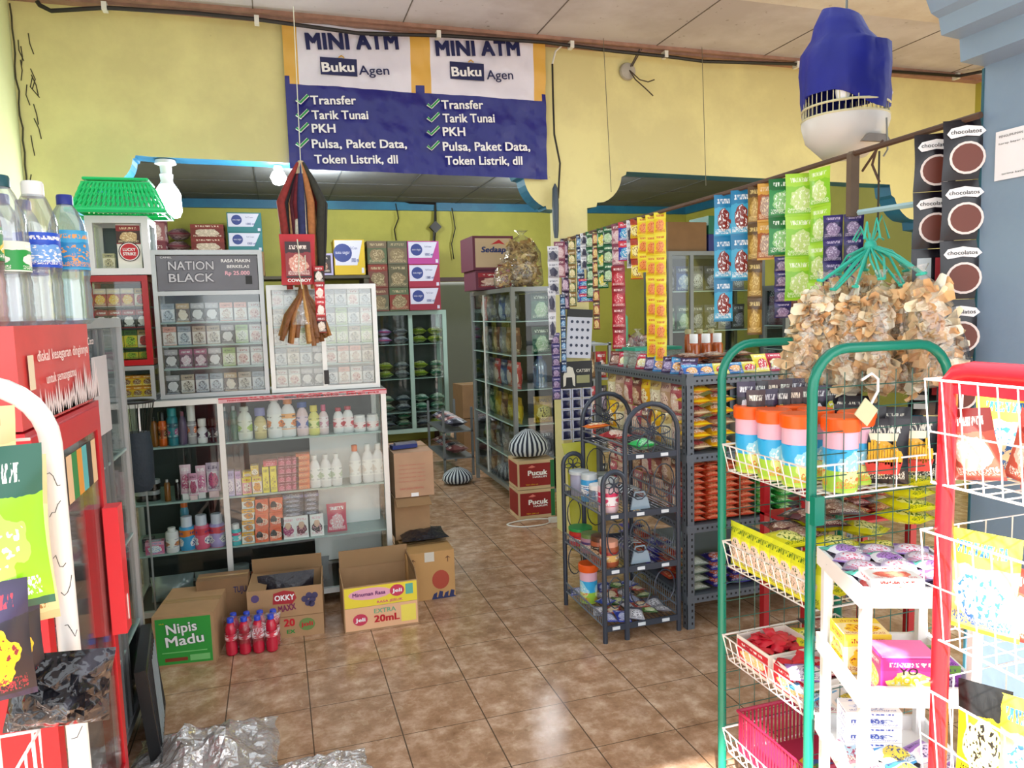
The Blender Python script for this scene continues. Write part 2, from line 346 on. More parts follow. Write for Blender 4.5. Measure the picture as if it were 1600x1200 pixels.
struct('wall_left', MB().box(XL - .12, XL, 1.2, YB, 0, ZC), M_PALE)
struct('wall_right', MB().box(XR, XR + .12, 1.5, YB, 0, ZC), M_YELB)
# back wall with doorway, dim room behind
DX0, DX1, DZ = 1.78, 2.62, 1.83
struct('wall_back', MB().poly([(XL, 0), (DX0, 0), (DX0, DZ), (DX1, DZ), (DX1, 0), (XR, 0), (XR, ZB + .3), (XL, ZB + .3)], YB, YB + .12), M_YELB)
struct('wall_behind_doorway', MB().box(1.0, 3.6, YB + 1.1, YB + 1.2, 0, 2.2), mat('grey_plaster', '#505456', .8))
struct('trim_1', MB().box(DX0 - .06, DX1 + .06, YB - .03, YB + .0, DZ, DZ + .05).box(DX0 - .06, DX0, YB - .03, YB, 0, DZ).box(DX1, DX1 + .06, YB - .03, YB, 0, DZ), mat('dark_brown_door_wood', '#4a2c28', .5))
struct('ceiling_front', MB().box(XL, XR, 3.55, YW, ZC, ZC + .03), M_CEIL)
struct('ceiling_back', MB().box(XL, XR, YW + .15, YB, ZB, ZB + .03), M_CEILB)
struct('trim_2', MB().box(XL, XR, YB - .04, YB, ZB - .09, ZB).box(XR - .04, XR, YW + .15, YB - .04, ZB - .09, ZB), M_BLUE)
struct('trim_3', MB().box(XL, XR, YW - .06, YW, ZC - .035, ZC).box(XL, XR, YW - .09, YW - .06, ZC - .02, ZC), mat('pinkish_wood_batten', '#a98272', .7, noise=.5, nscale=20))
# white fascia beam where the front ceiling ends
struct('trim_4', MB().box(XL, XR, 3.28, 3.55, ZC - .01, ZC + .25), wall_mat('white_fascia_with_rust', '#dcd8d4', '#9a7a64', .35, 12, .5))
# seams of the ceiling boards
sm = MB()
for k in range(8): sm.box(XL + .35 + k * .8, XL + .356 + k * .8, 3.55, YW - .09, ZC - .003, ZC)
struct('trim_5', sm, mat('ceiling_seam', '#6e6660', .8))
sm = MB()
for k in range(9): sm.box(XL + .35 + k * .72, XL + .362 + k * .72, YW + .15, YB - .05, ZB - .003, ZB)
for k in range(5): sm.box(XL, XR, 5.1 + k * .75, 5.112 + k * .75, ZB - .003, ZB)
struct('trim_6', sm, mat('ceiling_seam_dark', '#54595c', .8))
# blue-grey shop-front pillar with its stepped bracket
struct('wall_front_pillar', MB().box(1.78, 2.35, 1.05, 1.5, 0, 3.3), M_GREY)
br = [(1.78, 2.055), (1.70, 2.06), (1.695, 2.115), (1.635, 2.12), (1.625, 2.16), (1.60, 2.17)] + arc(1.30, 2.18, .28, 6, 50, 6) + [(1.35, 2.44), (1.30, 2.46), (1.30, 2.7), (1.78, 2.7)]
struct('wall_front_bracket', MB().poly(br, 1.22, 1.5, 0, 1), [M_GREYL, M_GREY])
struct('wall_front_beam', MB().box(-1.4, 1.3, 1.22, 1.5, 2.5, 2.75), M_GREYL)
struct('roof_porch', MB().box(-2.2, 2.7, -.24, 1.22, 2.62, 2.66), mat('zinc_roof', '#9aa0a4', .5, .6))  # added out of view; its edge limits the sun patch on the racks
def translucent(name, col):
    m = bpy.data.materials.new(name); m.use_nodes = True; nt = m.node_tree; nt.nodes.clear(); N = nt.nodes.new
    o = N('ShaderNodeOutputMaterial'); a = N('ShaderNodeBsdfTranslucent'); b = N('ShaderNodeBsdfDiffuse'); x = N('ShaderNodeMixShader'); a.inputs[0].default_value = lin(col); b.inputs[0].default_value = lin(col); x.inputs[0].default_value = .35
    nt.links.new(a.outputs[0], x.inputs[1]); nt.links.new(b.outputs[0], x.inputs[2]); nt.links.new(x.outputs[0], o.inputs[0]); return m
rf = MB(); rf.add([(-2.2, 1.22, 2.66), (XR, 1.22, 2.66), (XR, 3.3, 3.16), (-2.2, 3.3, 3.16)], [[0, 1, 2, 3]])
struct('roof_sheet', rf, translucent('milky_fibreglass_sheet', '#7c8286'))  # added unseen sheet that passes soft top light into the shop front
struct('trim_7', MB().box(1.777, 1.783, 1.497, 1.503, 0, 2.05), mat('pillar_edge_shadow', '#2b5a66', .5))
# cracks in the left corner of the partition wall
random.seed(3); c = MB()
pts = [(XL + .012 + random.uniform(-.006, .006) + .0 * k, YW - .004, ZC - .05 - k * .06) for k in range(17)]
c.tube(pts, .004, 4)
for k in range(12):
    x = XL + .03 + random.random() * .05; z = 2.1 + random.random() * .9; c.tube([(x, YW - .002, z), (x + random.uniform(-.02, .02), YW - .002, z - .05), (x + random.uniform(-.02, .03), YW - .002, z - .1)], .0025, 4)
struct('trim_8', c, mat('plaster_crack', '#4c4836', .9))
# ---------------------------------------------------------------- electrics on the partition wall
cab = mat('black_cable_rubber', '#17110f', .45); wc = mat('white_cable_plastic', '#e4e4e0', .4)
root = thing('power_cable', 'thick black cable clipped along the top of the yellow wall', 'cable', (0, YW - .1, 3.0))
px = [(58, 2), (62, 8), (80, 17), (165, 12), (300, 20), (400, 30), (560, 52), (700, 56), (850, 66), (960, 80), (1040, 88), (1100, 96), (1240, 100), (1300, 106), (1400, 112), (1495, 120), (1528, 112)]
P = [aY(x, y, YW - .10) - Vector((0, YW - .1, 3.0)) for x, y in px]; P[-1].y -= .3; P[-2].y -= .02
for q in P: q.z = min(q.z, .072)
MB().tube(P, .011, 8).build('cable', cab, root, 40)
for i, (x, y) in enumerate([(163, 10), (401, 31), (685, 54), (893, 70), (1040, 85), (1246, 101), (1496, 119)]):
    p = aY(x, y, YW - .1) - Vector((0, YW - .1, 3.0)); MB().box(p.x - .012, p.x + .012, -.014, .035, p.z - .02, p.z + .02).build('cable_clip', wc, root)
r = thing('electrical_cable', 'black cord with white upper piece running down the pillar', 'cable', aY(868, 75, YW - .05))
base = aY(868, 75, YW - .05)
MB().tube([aY(x, y, YW - .04) - base for x, y in [(975, 78), (930, 76), (880, 70), (868, 80), (863, 100)]], .006, 6).build('white_cable', wc, r, 40)
MB().tube([aY(x, y, YW - .04) - base for x, y in [(863, 100), (864, 150), (866, 210), (875, 255), (872, 310)]], .006, 6).build('cable', cab, r, 40)
MB().lathe([(.004, .33), (.018, .3), (.022, .2), (.018, .05), (.012, 0)], 10).build('hanging_socket', mat('dark_slate_plastic', '#3c4a58', .35), r, 40).location = aY(869, 372, YW - .06) - base
r = thing('ceiling_rose', 'round white wall rose with two bare wire ends', 'fitting', aY(980, 112, YW - .01))
o = MB().lathe([(.055, 0), (.05, .018), (.02, .03)], 16).build('base_plate', mat('grimy_white_plastic', '#b5b0a6', .6, noise=.4), r, 40); o.rotation_euler = (math.radians(90), 0, 0)
MB().tube([(0, -.03, 0), (.06, -.05, -.06), (.12, -.05, -.07), (.17, -.04, -.05)], .004, 5).tube([(0, -.03, 0), (.03, -.05, -.06), (.10, -.05, -.11), (.16, -.04, -.15)], .004, 5).build('wire', mat('bare_wire', '#4a4030', .5), r)
MB().tube([(0, -.02, 0), (.06, -.05, .12), (.10, -.03, .18), (.2, -.15, .45)], .005, 5).tube([(.02, -.02, .02), (.08, -.05, .13), (.11, -.06, .2), (.26, -.25, .45)], .004, 5).build('cord', mat('dirty_twine', '#5a5048', .8), r)
tw = mat('grey_twine', '#6f6c5a', .8)
for i, (x0, y0, x1, y1, d) in enumerate([(940, 8, 955, 300, 'long thin string hanging in front of wall right of the pillar'), (1095, 10, 1103, 290, 'long thin string hanging beside the right arch edge')]):
    a = aY(x0, y0, YW - .12); b = aY(x1, y1, YW - .12); o = MB().tube([a - b, Vector((0, 0, 0))], .0022, 5).build('hanging_string', tw); o.location = b; tag(o, d, 'string')
# ---------------------------------------------------------------- bulbs
def bulb(loc, s, label, power):
    r = thing('light_bulb', label, 'light bulb', loc)
    MB().lathe([(.05, 0), (.055, -.02), (.03, -.03), (.028, -.07), (.035, -.075), (.03, -.11), (.04, -.13)], 16).build('bulb_holder', mat('white_bakelite', '#e8e8ea', .4), r, 40).scale = (s,) * 3
    MB().lathe([(.038, -.13), (.055, -.155), (.066, -.18), (.068, -.27), (.055, -.30), (.01, -.31)], 16).build('glowing_globe', mat('lit_bulb', '#ffffff', .4, emit='#eef2ff', es=30), r, 40).scale = (s,) * 3
    lamp('bulb_light', (loc[0], loc[1] - .02 , loc[2] - .38 * s), power, (.93, .96, 1), .07)
p = aY(258, 250, YW + .06); bulb((p.x, p.y, 2.325), 1.0, 'large glowing bulb hanging in the left arch above the green basket', 14)
p = aY(434, 258, YW + .08); r = thing('light_bulb', 'small round glowing bulb at the left edge of the banner', 'light bulb', (p.x, p.y, 2.30))
MB().lathe([(.022, .02), (.025, .0), (.02, -.01)], 12).build('bulb_holder', mat('white_bakelite', '#e8e8ea', .4), r, 40)
MB().lathe([(.005, -.005), (.03, -.015), (.045, -.045), (.03, -.08), (.004, -.09)], 14).build('glowing_globe', mat('lit_bulb_strong', '#ffffff', .4, emit='#f4f4ff', es=60), r, 40)
lamp('bulb_light', (p.x, p.y - .03, 2.16), 10, (.95, .97, 1), .06)
# back-room switch cable
r = thing('switch_cable', 'black cable and switch box hanging on the back room wall', 'cable', aY(680, 355, YB - .05)); b = aY(680, 355, YB - .05)
MB().tube([aY(x, y, YB - .05) - b for x, y in [(650, 278), (622, 312), (640, 316), (680, 318), (680, 345), (678, 378)]], .018, 6).build('cable', cab, r, 40)
MB().box(-.05, .05, -.03, .03, -.05, .05).build('switch_box', cab, r).rotation_euler = (0, math.radians(45), 0)
for i, (x0, y0, x1, y1) in enumerate([(618, 318, 619, 376), (706, 325, 709, 405)]):
    a = aY(x0, y0, YB - .04); b = aY(x1, y1, YB - .04); o = MB().tube([a - b, (a - b) * .6 + Vector((.03, 0, 0)), (a - b) * .3 - Vector((.02, 0, 0)), Vector((0, 0, 0))], .007, 5).build('hanging_wire', cab); o.location = b
    tag(o, ['thin wire dangling on back wall above the stacked brown cartons', 'kinked wire dangling on bare back wall right of switch box'][i], 'wire')
# ---------------------------------------------------------------- banner
def banner():
    Y = YW - .035; O = aY(448, 270, Y); ox, oz = .125, 2.285
    r = thing('vinyl_banner', 'wide blue and white vinyl banner with two service lists', 'banner', (ox, Y, oz))
    W_, H_ = 1.525, .78; nx, nz = 61, 40; mb = MB(); xs = sorted([W_ * i / nx for i in range(nx + 1)] + [.075, .70, .78, .815, 1.45]); 
    zs = sorted([H_ * j / nz for j in range(nz + 1)] + [.455, .497])
    rnd = random.Random(5)
    def yy(x, z): return .006 * math.sin(x * 9 + z * 4) + .004 * math.sin(x * 23 - z * 17) + .003 * math.sin(z * 37 + x * 5) + .0025 * math.sin(x * 61 + z * 43)
    vs = [(x, yy(x, z), z - .02 * x / W_ * (1 - z / H_)) for z in zs for x in xs]; fs = []; ms = []
    n = len(xs)
    for j in range(len(zs) - 1):
        for i in range(n - 1):
            x, z = (xs[i] + xs[i + 1]) / 2, (zs[j] + zs[j + 1]) / 2; m = 0
            if z > .455:
                m = 1
                if x < .075 or .70 < x < .815 or x > 1.45: m = 2
                if (z < .497 and (x < .025 or .735 < x < .765 or x > 1.5)): m = 0
            fs.append([j * n + i, j * n + i + 1, (j + 1) * n + i + 1, (j + 1) * n + i]); ms.append(m)
    mb.add(vs, fs, ms)
    bl = mat('banner_blue_vinyl', '#20207e', .28, bump=.25, bscale=14, noise=.2); wh = mat('banner_white_vinyl', '#e6e4f4', .3, bump=.2, bscale=14); ye = mat('banner_orange_vinyl', '#e0b050', .35)
    mb.build('sheet', [bl, wh, ye], r, 60)
    def T(s, x0, x1, yb, cap, m, bold=.04, nm='lettering'):
        a = aY(x0, yb, Y); b = aY(x1, yb, Y); c_ = aY(x0, yb - cap, Y)
        o = text(s, r, (a.x - ox, -.014, a.z - oz), b.x - a.x, c_.z - a.z, m, bold=bold, name=nm, tilt=math.atan2(a.z - b.z, b.x - a.x)); return o
    T('MINI ATM', 480, 622, 78, 26, NAVY, .045); T('MINI ATM', 682, 811, 88, 24, NAVY, .045)
    for k, dx, dy, xe in ((0, 0, 0, 608), (1, 202, 7, 801)):
        a = aY(501 + dx, 117 + dy, Y); b = aY(557 + dx - (4 if k else 0), 94 + dy, Y)
        MB().box(a.x - ox, b.x - ox, -.013, -.011, a.z - oz, b.z - oz).build('logo_box', NAVY, r)
        T('Buku', 504 + dx, 553 + dx - (4 if k else 0), 113 + dy, 15, WHITE, .03); T('Agen', 561 + dx - (3 if k else 0), xe, 118 + dy, 15, NAVY, .01)
        a = aY(533 + dx, 88 + dy, Y); MB().tube([(a.x - ox - .015, -.013, a.z - oz - .012), (a.x - ox, -.013, a.z - oz), (a.x - ox + .015, -.013, a.z - oz - .012)], .004, 4).build('logo_roof_mark', ye, r)
    for x0, lines in ((486, [('Transfer', 556, 164), ('Tarik Tunai', 575, 187), ('PKH', 524, 208), ('Pulsa, Paket Data,', 635, 232), ('Token Listrik, dll', 621, 256)]), (690, [('Transfer', 754, 171), ('Tarik Tunai', 772, 192), ('PKH', 726, 213), ('Pulsa, Paket Data,', 827, 236), ('Token Listrik, dll', 815, 258)])):
        for i, (s, x1, yb) in enumerate(lines):
            sx = x0 + (2 if i else 0) + (4 if i == 4 else 0); T(s, sx, x1, yb, 14, WHITE, .025)
            if i < 4:
                pts = [aY(x0 - 23, yb - 7, Y), aY(x0 - 17, yb - 2, Y), aY(x0 - 5, yb - 14, Y)]
                MB().tube([(q.x - ox, -.014, q.z - oz) for q in pts], .0095, 6).build('tick_edge', WHITE, r)
                MB().tube([(q.x - ox, -.019, q.z - oz) for q in pts], .006, 6).build('tick_mark', W('tick', '#1fa050'), r)
banner()
# ================================================================ common builders
ALU = mat('brushed_aluminium', '#b4b8ba', .38, .55, noise=.15); ALUD = mat('dull_aluminium', '#80868a', .45, .5, noise=.2); ALUL = mat('white_aluminium', '#d8dad8', .35, .3)
GLASS = film('clear_glass', (.94, .97, .96), .03, .02); GLASSH = film('reflective_glass', (.93, .96, .96), .06, .10, .02); GEDGE = mat('glass_shelf', '#9db8b4', .2)
WOODB = mat('dark_laminate', '#3a4648', .5); BACKP = mat('case_back_grey', '#6a7376', .6)
CARD = mat('brown_cardboard', '#b08c66', .8, noise=.2, nscale=14); CARDD = mat('dark_cardboard', '#8a6a4a', .85, noise=.25); CARDI = mat('cardboard_inside', '#9c7c58', .9)
def display_case(name, label, cat, x0, x1, y0, y1, z0, z1, shelves=(), mull=(), fr=.022, head=0, metal=ALU, glass=GLASS, back=BACKP, basez=None, open_front=False, side_glass=True, loc=None, rz=0, shelfm=GEDGE, topm=None):
    """aluminium framed case; x0..z1 in local coordinates of loc, front at y0"""
    r = thing(name, label, cat, loc or ((x0 + x1) / 2, (y0 + y1) / 2, z0), rz)
    ox, oy, oz = ((x0 + x1) / 2, (y0 + y1) / 2, z0) if loc is None else (0, 0, 0)
    x0 -= ox; x1 -= ox; y0 -= oy; y1 -= oy; z0 -= oz; z1 -= oz; f = fr; b = z0 + (basez or 0)
    m = MB()
    for x in (x0, x1 - f):
        for y in (y0, y1 - f): m.box(x, x + f, y, y + f, z0, z1)
    for z in (b, z1 - f):
        m.box(x0 + f, x1 - f, y0, y0 + f, z, z + f).box(x0 + f, x1 - f, y1 - f, y1, z, z + f).box(x0, x0 + f, y0 + f, y1 - f, z, z + f).box(x1 - f, x1, y0 + f, y1 - f, z, z + f)
    for q in mull: q -= ox; m.box(q - f / 2, q + f / 2, y0, y0 + f, b + f, z1 - f)
    if head: m.box(x0 + f, x1 - f, y0, y0 + f, z1 - head - f, z1 - head)
    m.build('frame', metal, r)
    MB().box(x0 + f, x1 - f, y1 - f * .7, y1 - f * .4, b + f, z1 - f).build('back_panel', back, r)
    MB().box(x0 + .002, x1 - .002, y0 + .002, y1 - .002, z1 - .006, z1 + .002).build('top_panel', topm or metal, r)
    MB().box(x0 + .003, x1 - .003, y0 + .003, y1 - .003, b + .002, b + .012).build('bottom_panel', WOODB, r)
    for s in shelves: MB().box(x0 + f * .3, x1 - f * .3, y0 + f + .004, y1 - f, s - oz - .008, s - oz).build('shelf', shelfm, r)
    if side_glass:
        for x in (x0 + f * .4, x1 - f * .5): MB().box(x, x + .003, y0 + f, y1 - f, b + f, z1 - f).build('side_glass', glass, r)
    if not open_front:
        e = [x0 + f] + [q - ox for q in mull] + [x1 - f]
        for i in range(len(e) - 1): MB().box(e[i] + .004, e[i + 1] - .004, y0 + .006, y0 + .009, b + f, z1 - f - head).build('glass_pane', glass, r)
    return r
def pbox(nm, w, d, h, A, B, C, D, rough=.4):
    """small printed carton; one prototype mesh, base at origin"""
    return bpy.data.objects.new(nm, MB().box(-w / 2, w / 2, -d / 2, d / 2, 0, h).mesh(nm, pack(A, B, C, D, rough)))
def cig(A, B, C, D): 
    o = pbox('cigarette_pack', .055, .022, .085, A, B, C, D); l = bpy.data.objects.new('lid_line', MB().box(-.0278, .0278, -.0113, .0113, .06, .0612).mesh('lid_line', W('seam', '#555555')))
    return proto(o, [l])
def bottle(nm, r, h, body, cap, label=None, n=14, shape='shampoo', lab=(.2, .6), sq=1.0, neck=.35, capr=.45, caph=.12, see=None):
    hb = h * (1 - caph); 
    if shape == 'shampoo': pr = [(r * .86, 0), (r, h * .03), (r * 1.02, hb * .5), (r * .96, hb * .75), (r * .7, hb * .9), (r * neck * 1.1, hb * .97), (r * neck, hb)]
    elif shape == 'water': pr = [(r * .8, 0), (r, h * .03), (r * .95, h * .07), (r, h * .11), (r * .95, h * .15), (r, h * .19), (r * .95, h * .23), (r, h * .28), (r * .93, h * .34), (r, h * .38), (r, h * .68), (r * .9, h * .77), (r * .6, h * .88), (r * neck, h * .93), (r * neck, hb)]
    elif shape == 'jar': pr = [(r * .92, 0), (r, h * .05), (r, hb * .92), (r * .9, hb)]
    elif shape == 'spray': pr = [(r * .95, 0), (r, h * .02), (r, hb * .9), (r * .8, hb * .97), (r * .7, hb)]
    else: pr = [(r * .7, 0), (r * .95, h * .04), (r, hb * .3), (r * .8, hb * .55), (r * .95, hb * .8), (r * .6, hb * .95), (r * neck, hb)]
    o = bpy.data.objects.new(nm, MB().lathe(pr, n, sq=sq).mesh(nm, body, 40)); ks = []
    cr = r * capr; ks.append(bpy.data.objects.new('cap', MB().lathe([(cr, hb - .002), (cr, h * .985), (cr * .9, h)], n, sq=sq if capr > .6 else 1).mesh('cap', cap, 40)))
    if label:
        z0, z1 = h * lab[0], h * lab[1]
        def rad(z):
            for (a, za), (b, zb) in zip(pr, pr[1:]):
                if za <= z <= zb: return a + (b - a) * (z - za) / (zb - za + 1e-9)
            return r
        if shape in ('water', 'cola'): rad = lambda z: r * 1.01
        ks.append(bpy.data.objects.new('label_band', MB().lathe([(rad(z0 + (z1 - z0) * k / 4) * 1.012, z0 + (z1 - z0) * k / 4) for k in range(5)], n, sq=sq, cap=False).mesh('label_band', label, 40)))
    return proto(o, ks)
def sachet(nm, w, h, t, A, B, C, D, rough=.28, wob=.25, nu=6, nv=8): return bpy.data.objects.new(nm, MB().pillow(w, h, t, 0, nu, nv, wob=wob).mesh(nm, pack(A, B, C, D, rough), 60))
def flatpack(nm, w, h, t, A, B, C, D, rough=.3):
    """pillow pack lying flat, print up"""
    m = MB().pillow(w, h, t, 0, 6, 6, wob=.3); m.xf(Matrix.Rotation(math.radians(-90), 4, 'X')); m.xf(Matrix.Translation((0, -h / 2, t / 2))); 
    return bpy.data.objects.new(nm, m.mesh(nm, pack(A, B, C, D, rough), 60))
def carton(label, w, d, h, loc, rz=0, body=CARD, front=None, lid='closed', group=None, flaps=None, inside=None, pf=(.02, .02), side=None, name='cardboard_box'):
    """cardboard carton with base at loc; open ones have real walls and flaps"""
    r = thing(name, label, 'cardboard box', loc, rz, group); t = .004; m = MB()
    if lid == 'closed':
        m.box(-w / 2, w / 2, -d / 2, d / 2, 0, h); m.build('body', body, r)
        MB().box(-w / 2, w / 2, -.024, .024, h, h + .0012).box(-w / 2 + .0, w / 2, -.001, .001, h + .0012, h + .002).build('packing_tape', mat('brown_tape', '#a88a60', .25), r)
    else:
        m.box(-w / 2, w / 2, -d / 2, d / 2, 0, t).box(-w / 2, w / 2, -d / 2, -d / 2 + t, t, h).box(-w / 2, w / 2, d / 2 - t, d / 2, t, h).box(-w / 2, -w / 2 + t, -d / 2 + t, d / 2 - t, t, h).box(w / 2 - t, w / 2, -d / 2 + t, d / 2 - t, t, h)
        m.build('body', body, r)
        for s, ang, ln in (flaps or []):
            L_ = w if s in 'FB' else d; fl = MB().box(-L_ / 2 + .003, L_ / 2 - .003, 0, t, 0, ln).build('flap', CARDI if body is CARD else body, r)
            x, y, z = {'F': (0, -d / 2, 0), 'B': (0, d / 2 - t, math.pi), 'L': (-w / 2, 0, -math.pi / 2), 'R': (w / 2, 0, math.pi / 2)}[s]
            fl.matrix_local = Matrix.Translation((x, y, h)) @ Matrix.Rotation(z, 4, 'Z') @ Matrix.Rotation(math.radians(ang), 4, 'X')
    if front: MB().box(-w / 2 + pf[0], w / 2 - pf[0], -d / 2 - .0012, -d / 2 - .0002, pf[1], h - pf[1]).build('printed_front', front, r)
    if side: MB().box(-w / 2 - .0012, -w / 2 - .0002, -d / 2 + pf[0], d / 2 - pf[0], pf[1], h - pf[1]).build('printed_side', side, r)
    return r
# ================================================================ drinks fridge against the left wall
REDP = mat('fridge_red', '#c41424', .3, noise=.08); REDD = mat('fridge_dark_red', '#8a0f1a', .35); REDT = mat('header_red', '#d84848', .3, noise=.35, nscale=6)
FX, FY0, FY1, FXB = -.475, 1.64, 2.27, -1.14
r = thing('drinks_fridge', 'tall red drinks fridge with glass door and printed header', 'fridge', (FX, (FY0 + FY1) / 2, 0)); c = (FX, (FY0 + FY1) / 2)
def fb(x0, x1, y0, y1, z0, z1, m=None, mi=0): return (m or MB()).box(x0 - c[0], x1 - c[0], y0 - c[1], y1 - c[1], z0, z1, mi)
m = fb(FXB, FX - .002, FY0, FY0 + .03, .05, 1.25); fb(FXB, FX - .002, FY1 - .03, FY1, .05, 1.25, m); fb(FXB, FX - .05, FY0, FY0 + .03, 1.25, 1.43, m); fb(FXB, FX - .05, FY1 - .03, FY1, 1.25, 1.43, m); fb(FX - .05, FX - .002, FY0 + .03, FY1 - .03, 1.235, 1.25, m); fb(FXB, FXB + .03, FY0 + .03, FY1 - .03, .05, 1.455, m); fb(FXB, FX - .05, FY0, FY1, 1.43, 1.458, m); fb(FXB, FX - .05, FY0 + .03, FY1 - .03, .05, .22, m)
m.build('cabinet', REDP, r)
fb(FX - .05, FX, FY0, FY1, .0, .16).build('kick_grille', REDD, r)
m = MB()
for k in range(6): fb(FX, FX + .004, FY0 + .05, FY1 - .05, .03 + k * .02, .038 + k * .02, m)
m.build('grille_slats', mat('dark_slot', '#2a0508', .6), r)
fb(FX - .05, FX - .004, FY0, FY1 - .05, 1.255, 1.46).build('header', REDT, r)
# ice shapes along the foot of the header
m = MB(); rnd = random.Random(2); y = FY0 + .1
while y < FY1 - .02:
    h = rnd.uniform(.03, .10) * (.6 + (y - FY0)); m.add([(.001, y - c[1], 1.262), (.001, y + .012 - c[1], 1.262 + h), (.001, y + .03 - c[1], 1.262)], [[0, 2, 1]]); y += rnd.uniform(.012, .022)
m.build('ice_print', mat('ice_print', '#e6d8dc', .4), r)
PK = W('pinkwhite', '#f6e4e2')
text('diskal kesegaran dinginnya', r, (.002, FY0 + .11 - c[1], 1.385), .43, .024, PK, rz=math.pi / 2, bold=.02, rot=(0, 0, math.pi / 2)); text('untuk semangatmu', r, (.002, FY0 + .16 - c[1], 1.335), .24, .022, PK, rz=math.pi / 2, bold=.02)
text('Coca', r, (.002, FY1 - .09 - c[1], 1.405), .07, .02, PK, rz=math.pi / 2, bold=.0, shear=.3)
MB().box(.0008, .0016, FY0 + .05 - c[1], FY0 + .085 - c[1], 1.33, 1.40).build('sticker', mat('cream_sticker', '#e8dcc0', .5), r)
DY1 = FY1 - .05; m = fb(FX - .002, FX + .008, FY0, FY0 + .04, .18, 1.24); fb(FX - .002, FX + .008, DY1 - .035, DY1, .18, 1.24, m); fb(FX - .002, FX + .008, FY0 + .04, DY1 - .035, 1.18, 1.24, m); fb(FX - .002, FX + .008, FY0 + .04, DY1 - .035, .18, .24, m)
d = m.build('door', REDP, r)
dg = fb(FX + .001, FX + .004, FY0 + .04, DY1 - .035, .24, 1.18).build('door_glass', film('door_glass', (.96, .96, .96), .10, .03), d)
m = fb(FX - .01, FX - .002, FY0 + .04, FY0 + .065, .24, 1.18); fb(FX - .01, FX - .002, DY1 - .06, DY1 - .035, .24, 1.18, m); m.build('inner_seal', mat('pale_seal', '#c8b4b8', .5), d)
m = fb(FX + .008, FX + .045, DY1 - .06, DY1 + .0, .62, .97); m.build('handle', mat('handle_red', '#e0303c', .3), d); fb(FX + .0455, FX + .0465, DY1 - .035, DY1 - .025, .65, .72).build('handle_mark', WHITE, d)
# fridge sticker strip on the glass
m = MB(); cols = ['#2c8a4a', '#e09a3a', '#58b8c0', '#2a2a2a', '#e8c8a0']
for k in range(10): fb(FX + .0045, FX + .0055, FY0 + .05 + k * .047, FY0 + .095 + k * .047, 1.05, 1.16, m, k % 5)
m.build('picture_strip', [W('pic%d' % i, q) for i, q in enumerate(cols)], d)
m = MB(); 
for k in range(9): m.lathe([(.001, 0), (.018, .0005)], 10, (0, 0, 0), 0)
fs = []
for z in (.24, .5, .76, .98): fs.append(fb(FXB + .04, FX - .06, FY0 + .035, FY1 - .035, z - .006, z).build('wire_shelf', mat('white_wire', '#d8d8d6', .4), r))
fb(FXB + .03, FXB + .034, FY0 + .03, FY1 - .03, .22, 1.43).build('liner', mat('white_liner', '#d6dadc', .5), r)
m = fb(FXB + .034, FX - .052, FY1 - .034, FY1 - .03, .22, 1.43); m.build('liner', mat('white_liner', '#d6dadc', .5), r)
m = fb(FXB + .1, FX - .1, FY0 - .002, FY0 + .0, .3, .9); m.build('side_slot', mat('side_dark', '#2a060a', .6), r) if False else None
CB = film('clear_pet', (.9, .93, .95), .16, .08, .10, (.9, .93, .96)); PETR = mat('red_syrup_drink', '#c4203c', .15, spec=.6); COLA = mat('cola_drink', '#2a0c08', .12); TEA = mat('tea_drink', '#b8641c', .15)
BC = mat('blue_cap', '#1c2c8c', .35); WCAP = mat('white_cap', '#ececec', .35); GCAP = mat('green_cap', '#1d6a3c', .35); RCAP = mat('red_cap', '#c8202a', .35); OCAP = mat('orange_cap', '#e86a1c', .35)
def lab(a, b, c_, d_): return pack(a, b, c_, d_, .35)
fz = [bottle('drink_bottle', .032, .22, COLA, RCAP, lab('#c01c28', '#c01c28', '#f0f0f0', '#ffffff'), shape='cola', lab=(.5, .66)), bottle('drink_bottle', .032, .22, film('pet_blue', (.8, .88, .95), .15, .1, .15, (.7, .8, .95)), BC, lab('#3a6ac8', '#e8e8f0', '#f0f0f0', '#ffffff'), shape='water', lab=(.4, .65)),
      bottle('drink_bottle', .032, .22, mat('milky_drink', '#e6dcb8', .3), WCAP, lab('#e8e8e8', '#58b8a0', '#d05078', '#ffffff'), shape='cola', lab=(.3, .7))]
for zi, z in enumerate((.24, .5, .76)):
    for k in range(6):
        q = fz[[2, 1, 0][zi] if zi != 1 else k % 3]
        nm = ['cola bottle with red label', 'clear bottle with blue cap', 'cream coloured drink bottle'][fz.index(q)]
        put(q, (FX - .10, FY0 + .09 + k * .083, z), olabel(nm, k, 6, 'on %s fridge shelf' % ['bottom', 'second', 'third'][zi], 'near end'), 'bottle', group='bottles inside the red fridge')
# ---------------------------------------------------------------- bottles on top of the fridge
wb = {}
wb['blue'] = bottle('water_bottle', .046, .335, film('pet_bluish', (.74, .88, .97), .22, .08, .14, (.7, .86, .98)), BC, lab('#1f86c8', '#38a4dc', '#3090d0', '#e8a05c'), n=20, shape='water', lab=(.42, .72), capr=.42, caph=.07, neck=.36)
wb['deep'] = bottle('water_bottle', .043, .32, CB, BC, lab('#1a3cb4', '#1a3cb4', '#6aa0e8', '#f0f4fc'), n=20, shape='water', lab=(.4, .66), capr=.42, caph=.07, neck=.36)
wb['white'] = bottle('water_bottle', .047, .335, CB, WCAP, lab('#1c48c8', '#2050d0', '#70a8f0', '#f4f8ff'), n=20, shape='water', lab=(.4, .64), capr=.5, caph=.1, neck=.42)
wb['green'] = bottle('soda_bottle', .046, .32, CB, mat('dark_teal_cap', '#17505a', .35), lab('#28a04c', '#e8f4ea', '#f4f4f4', '#ffffff'), n=20, shape='water', lab=(.36, .56), capr=.45, caph=.07, neck=.4)
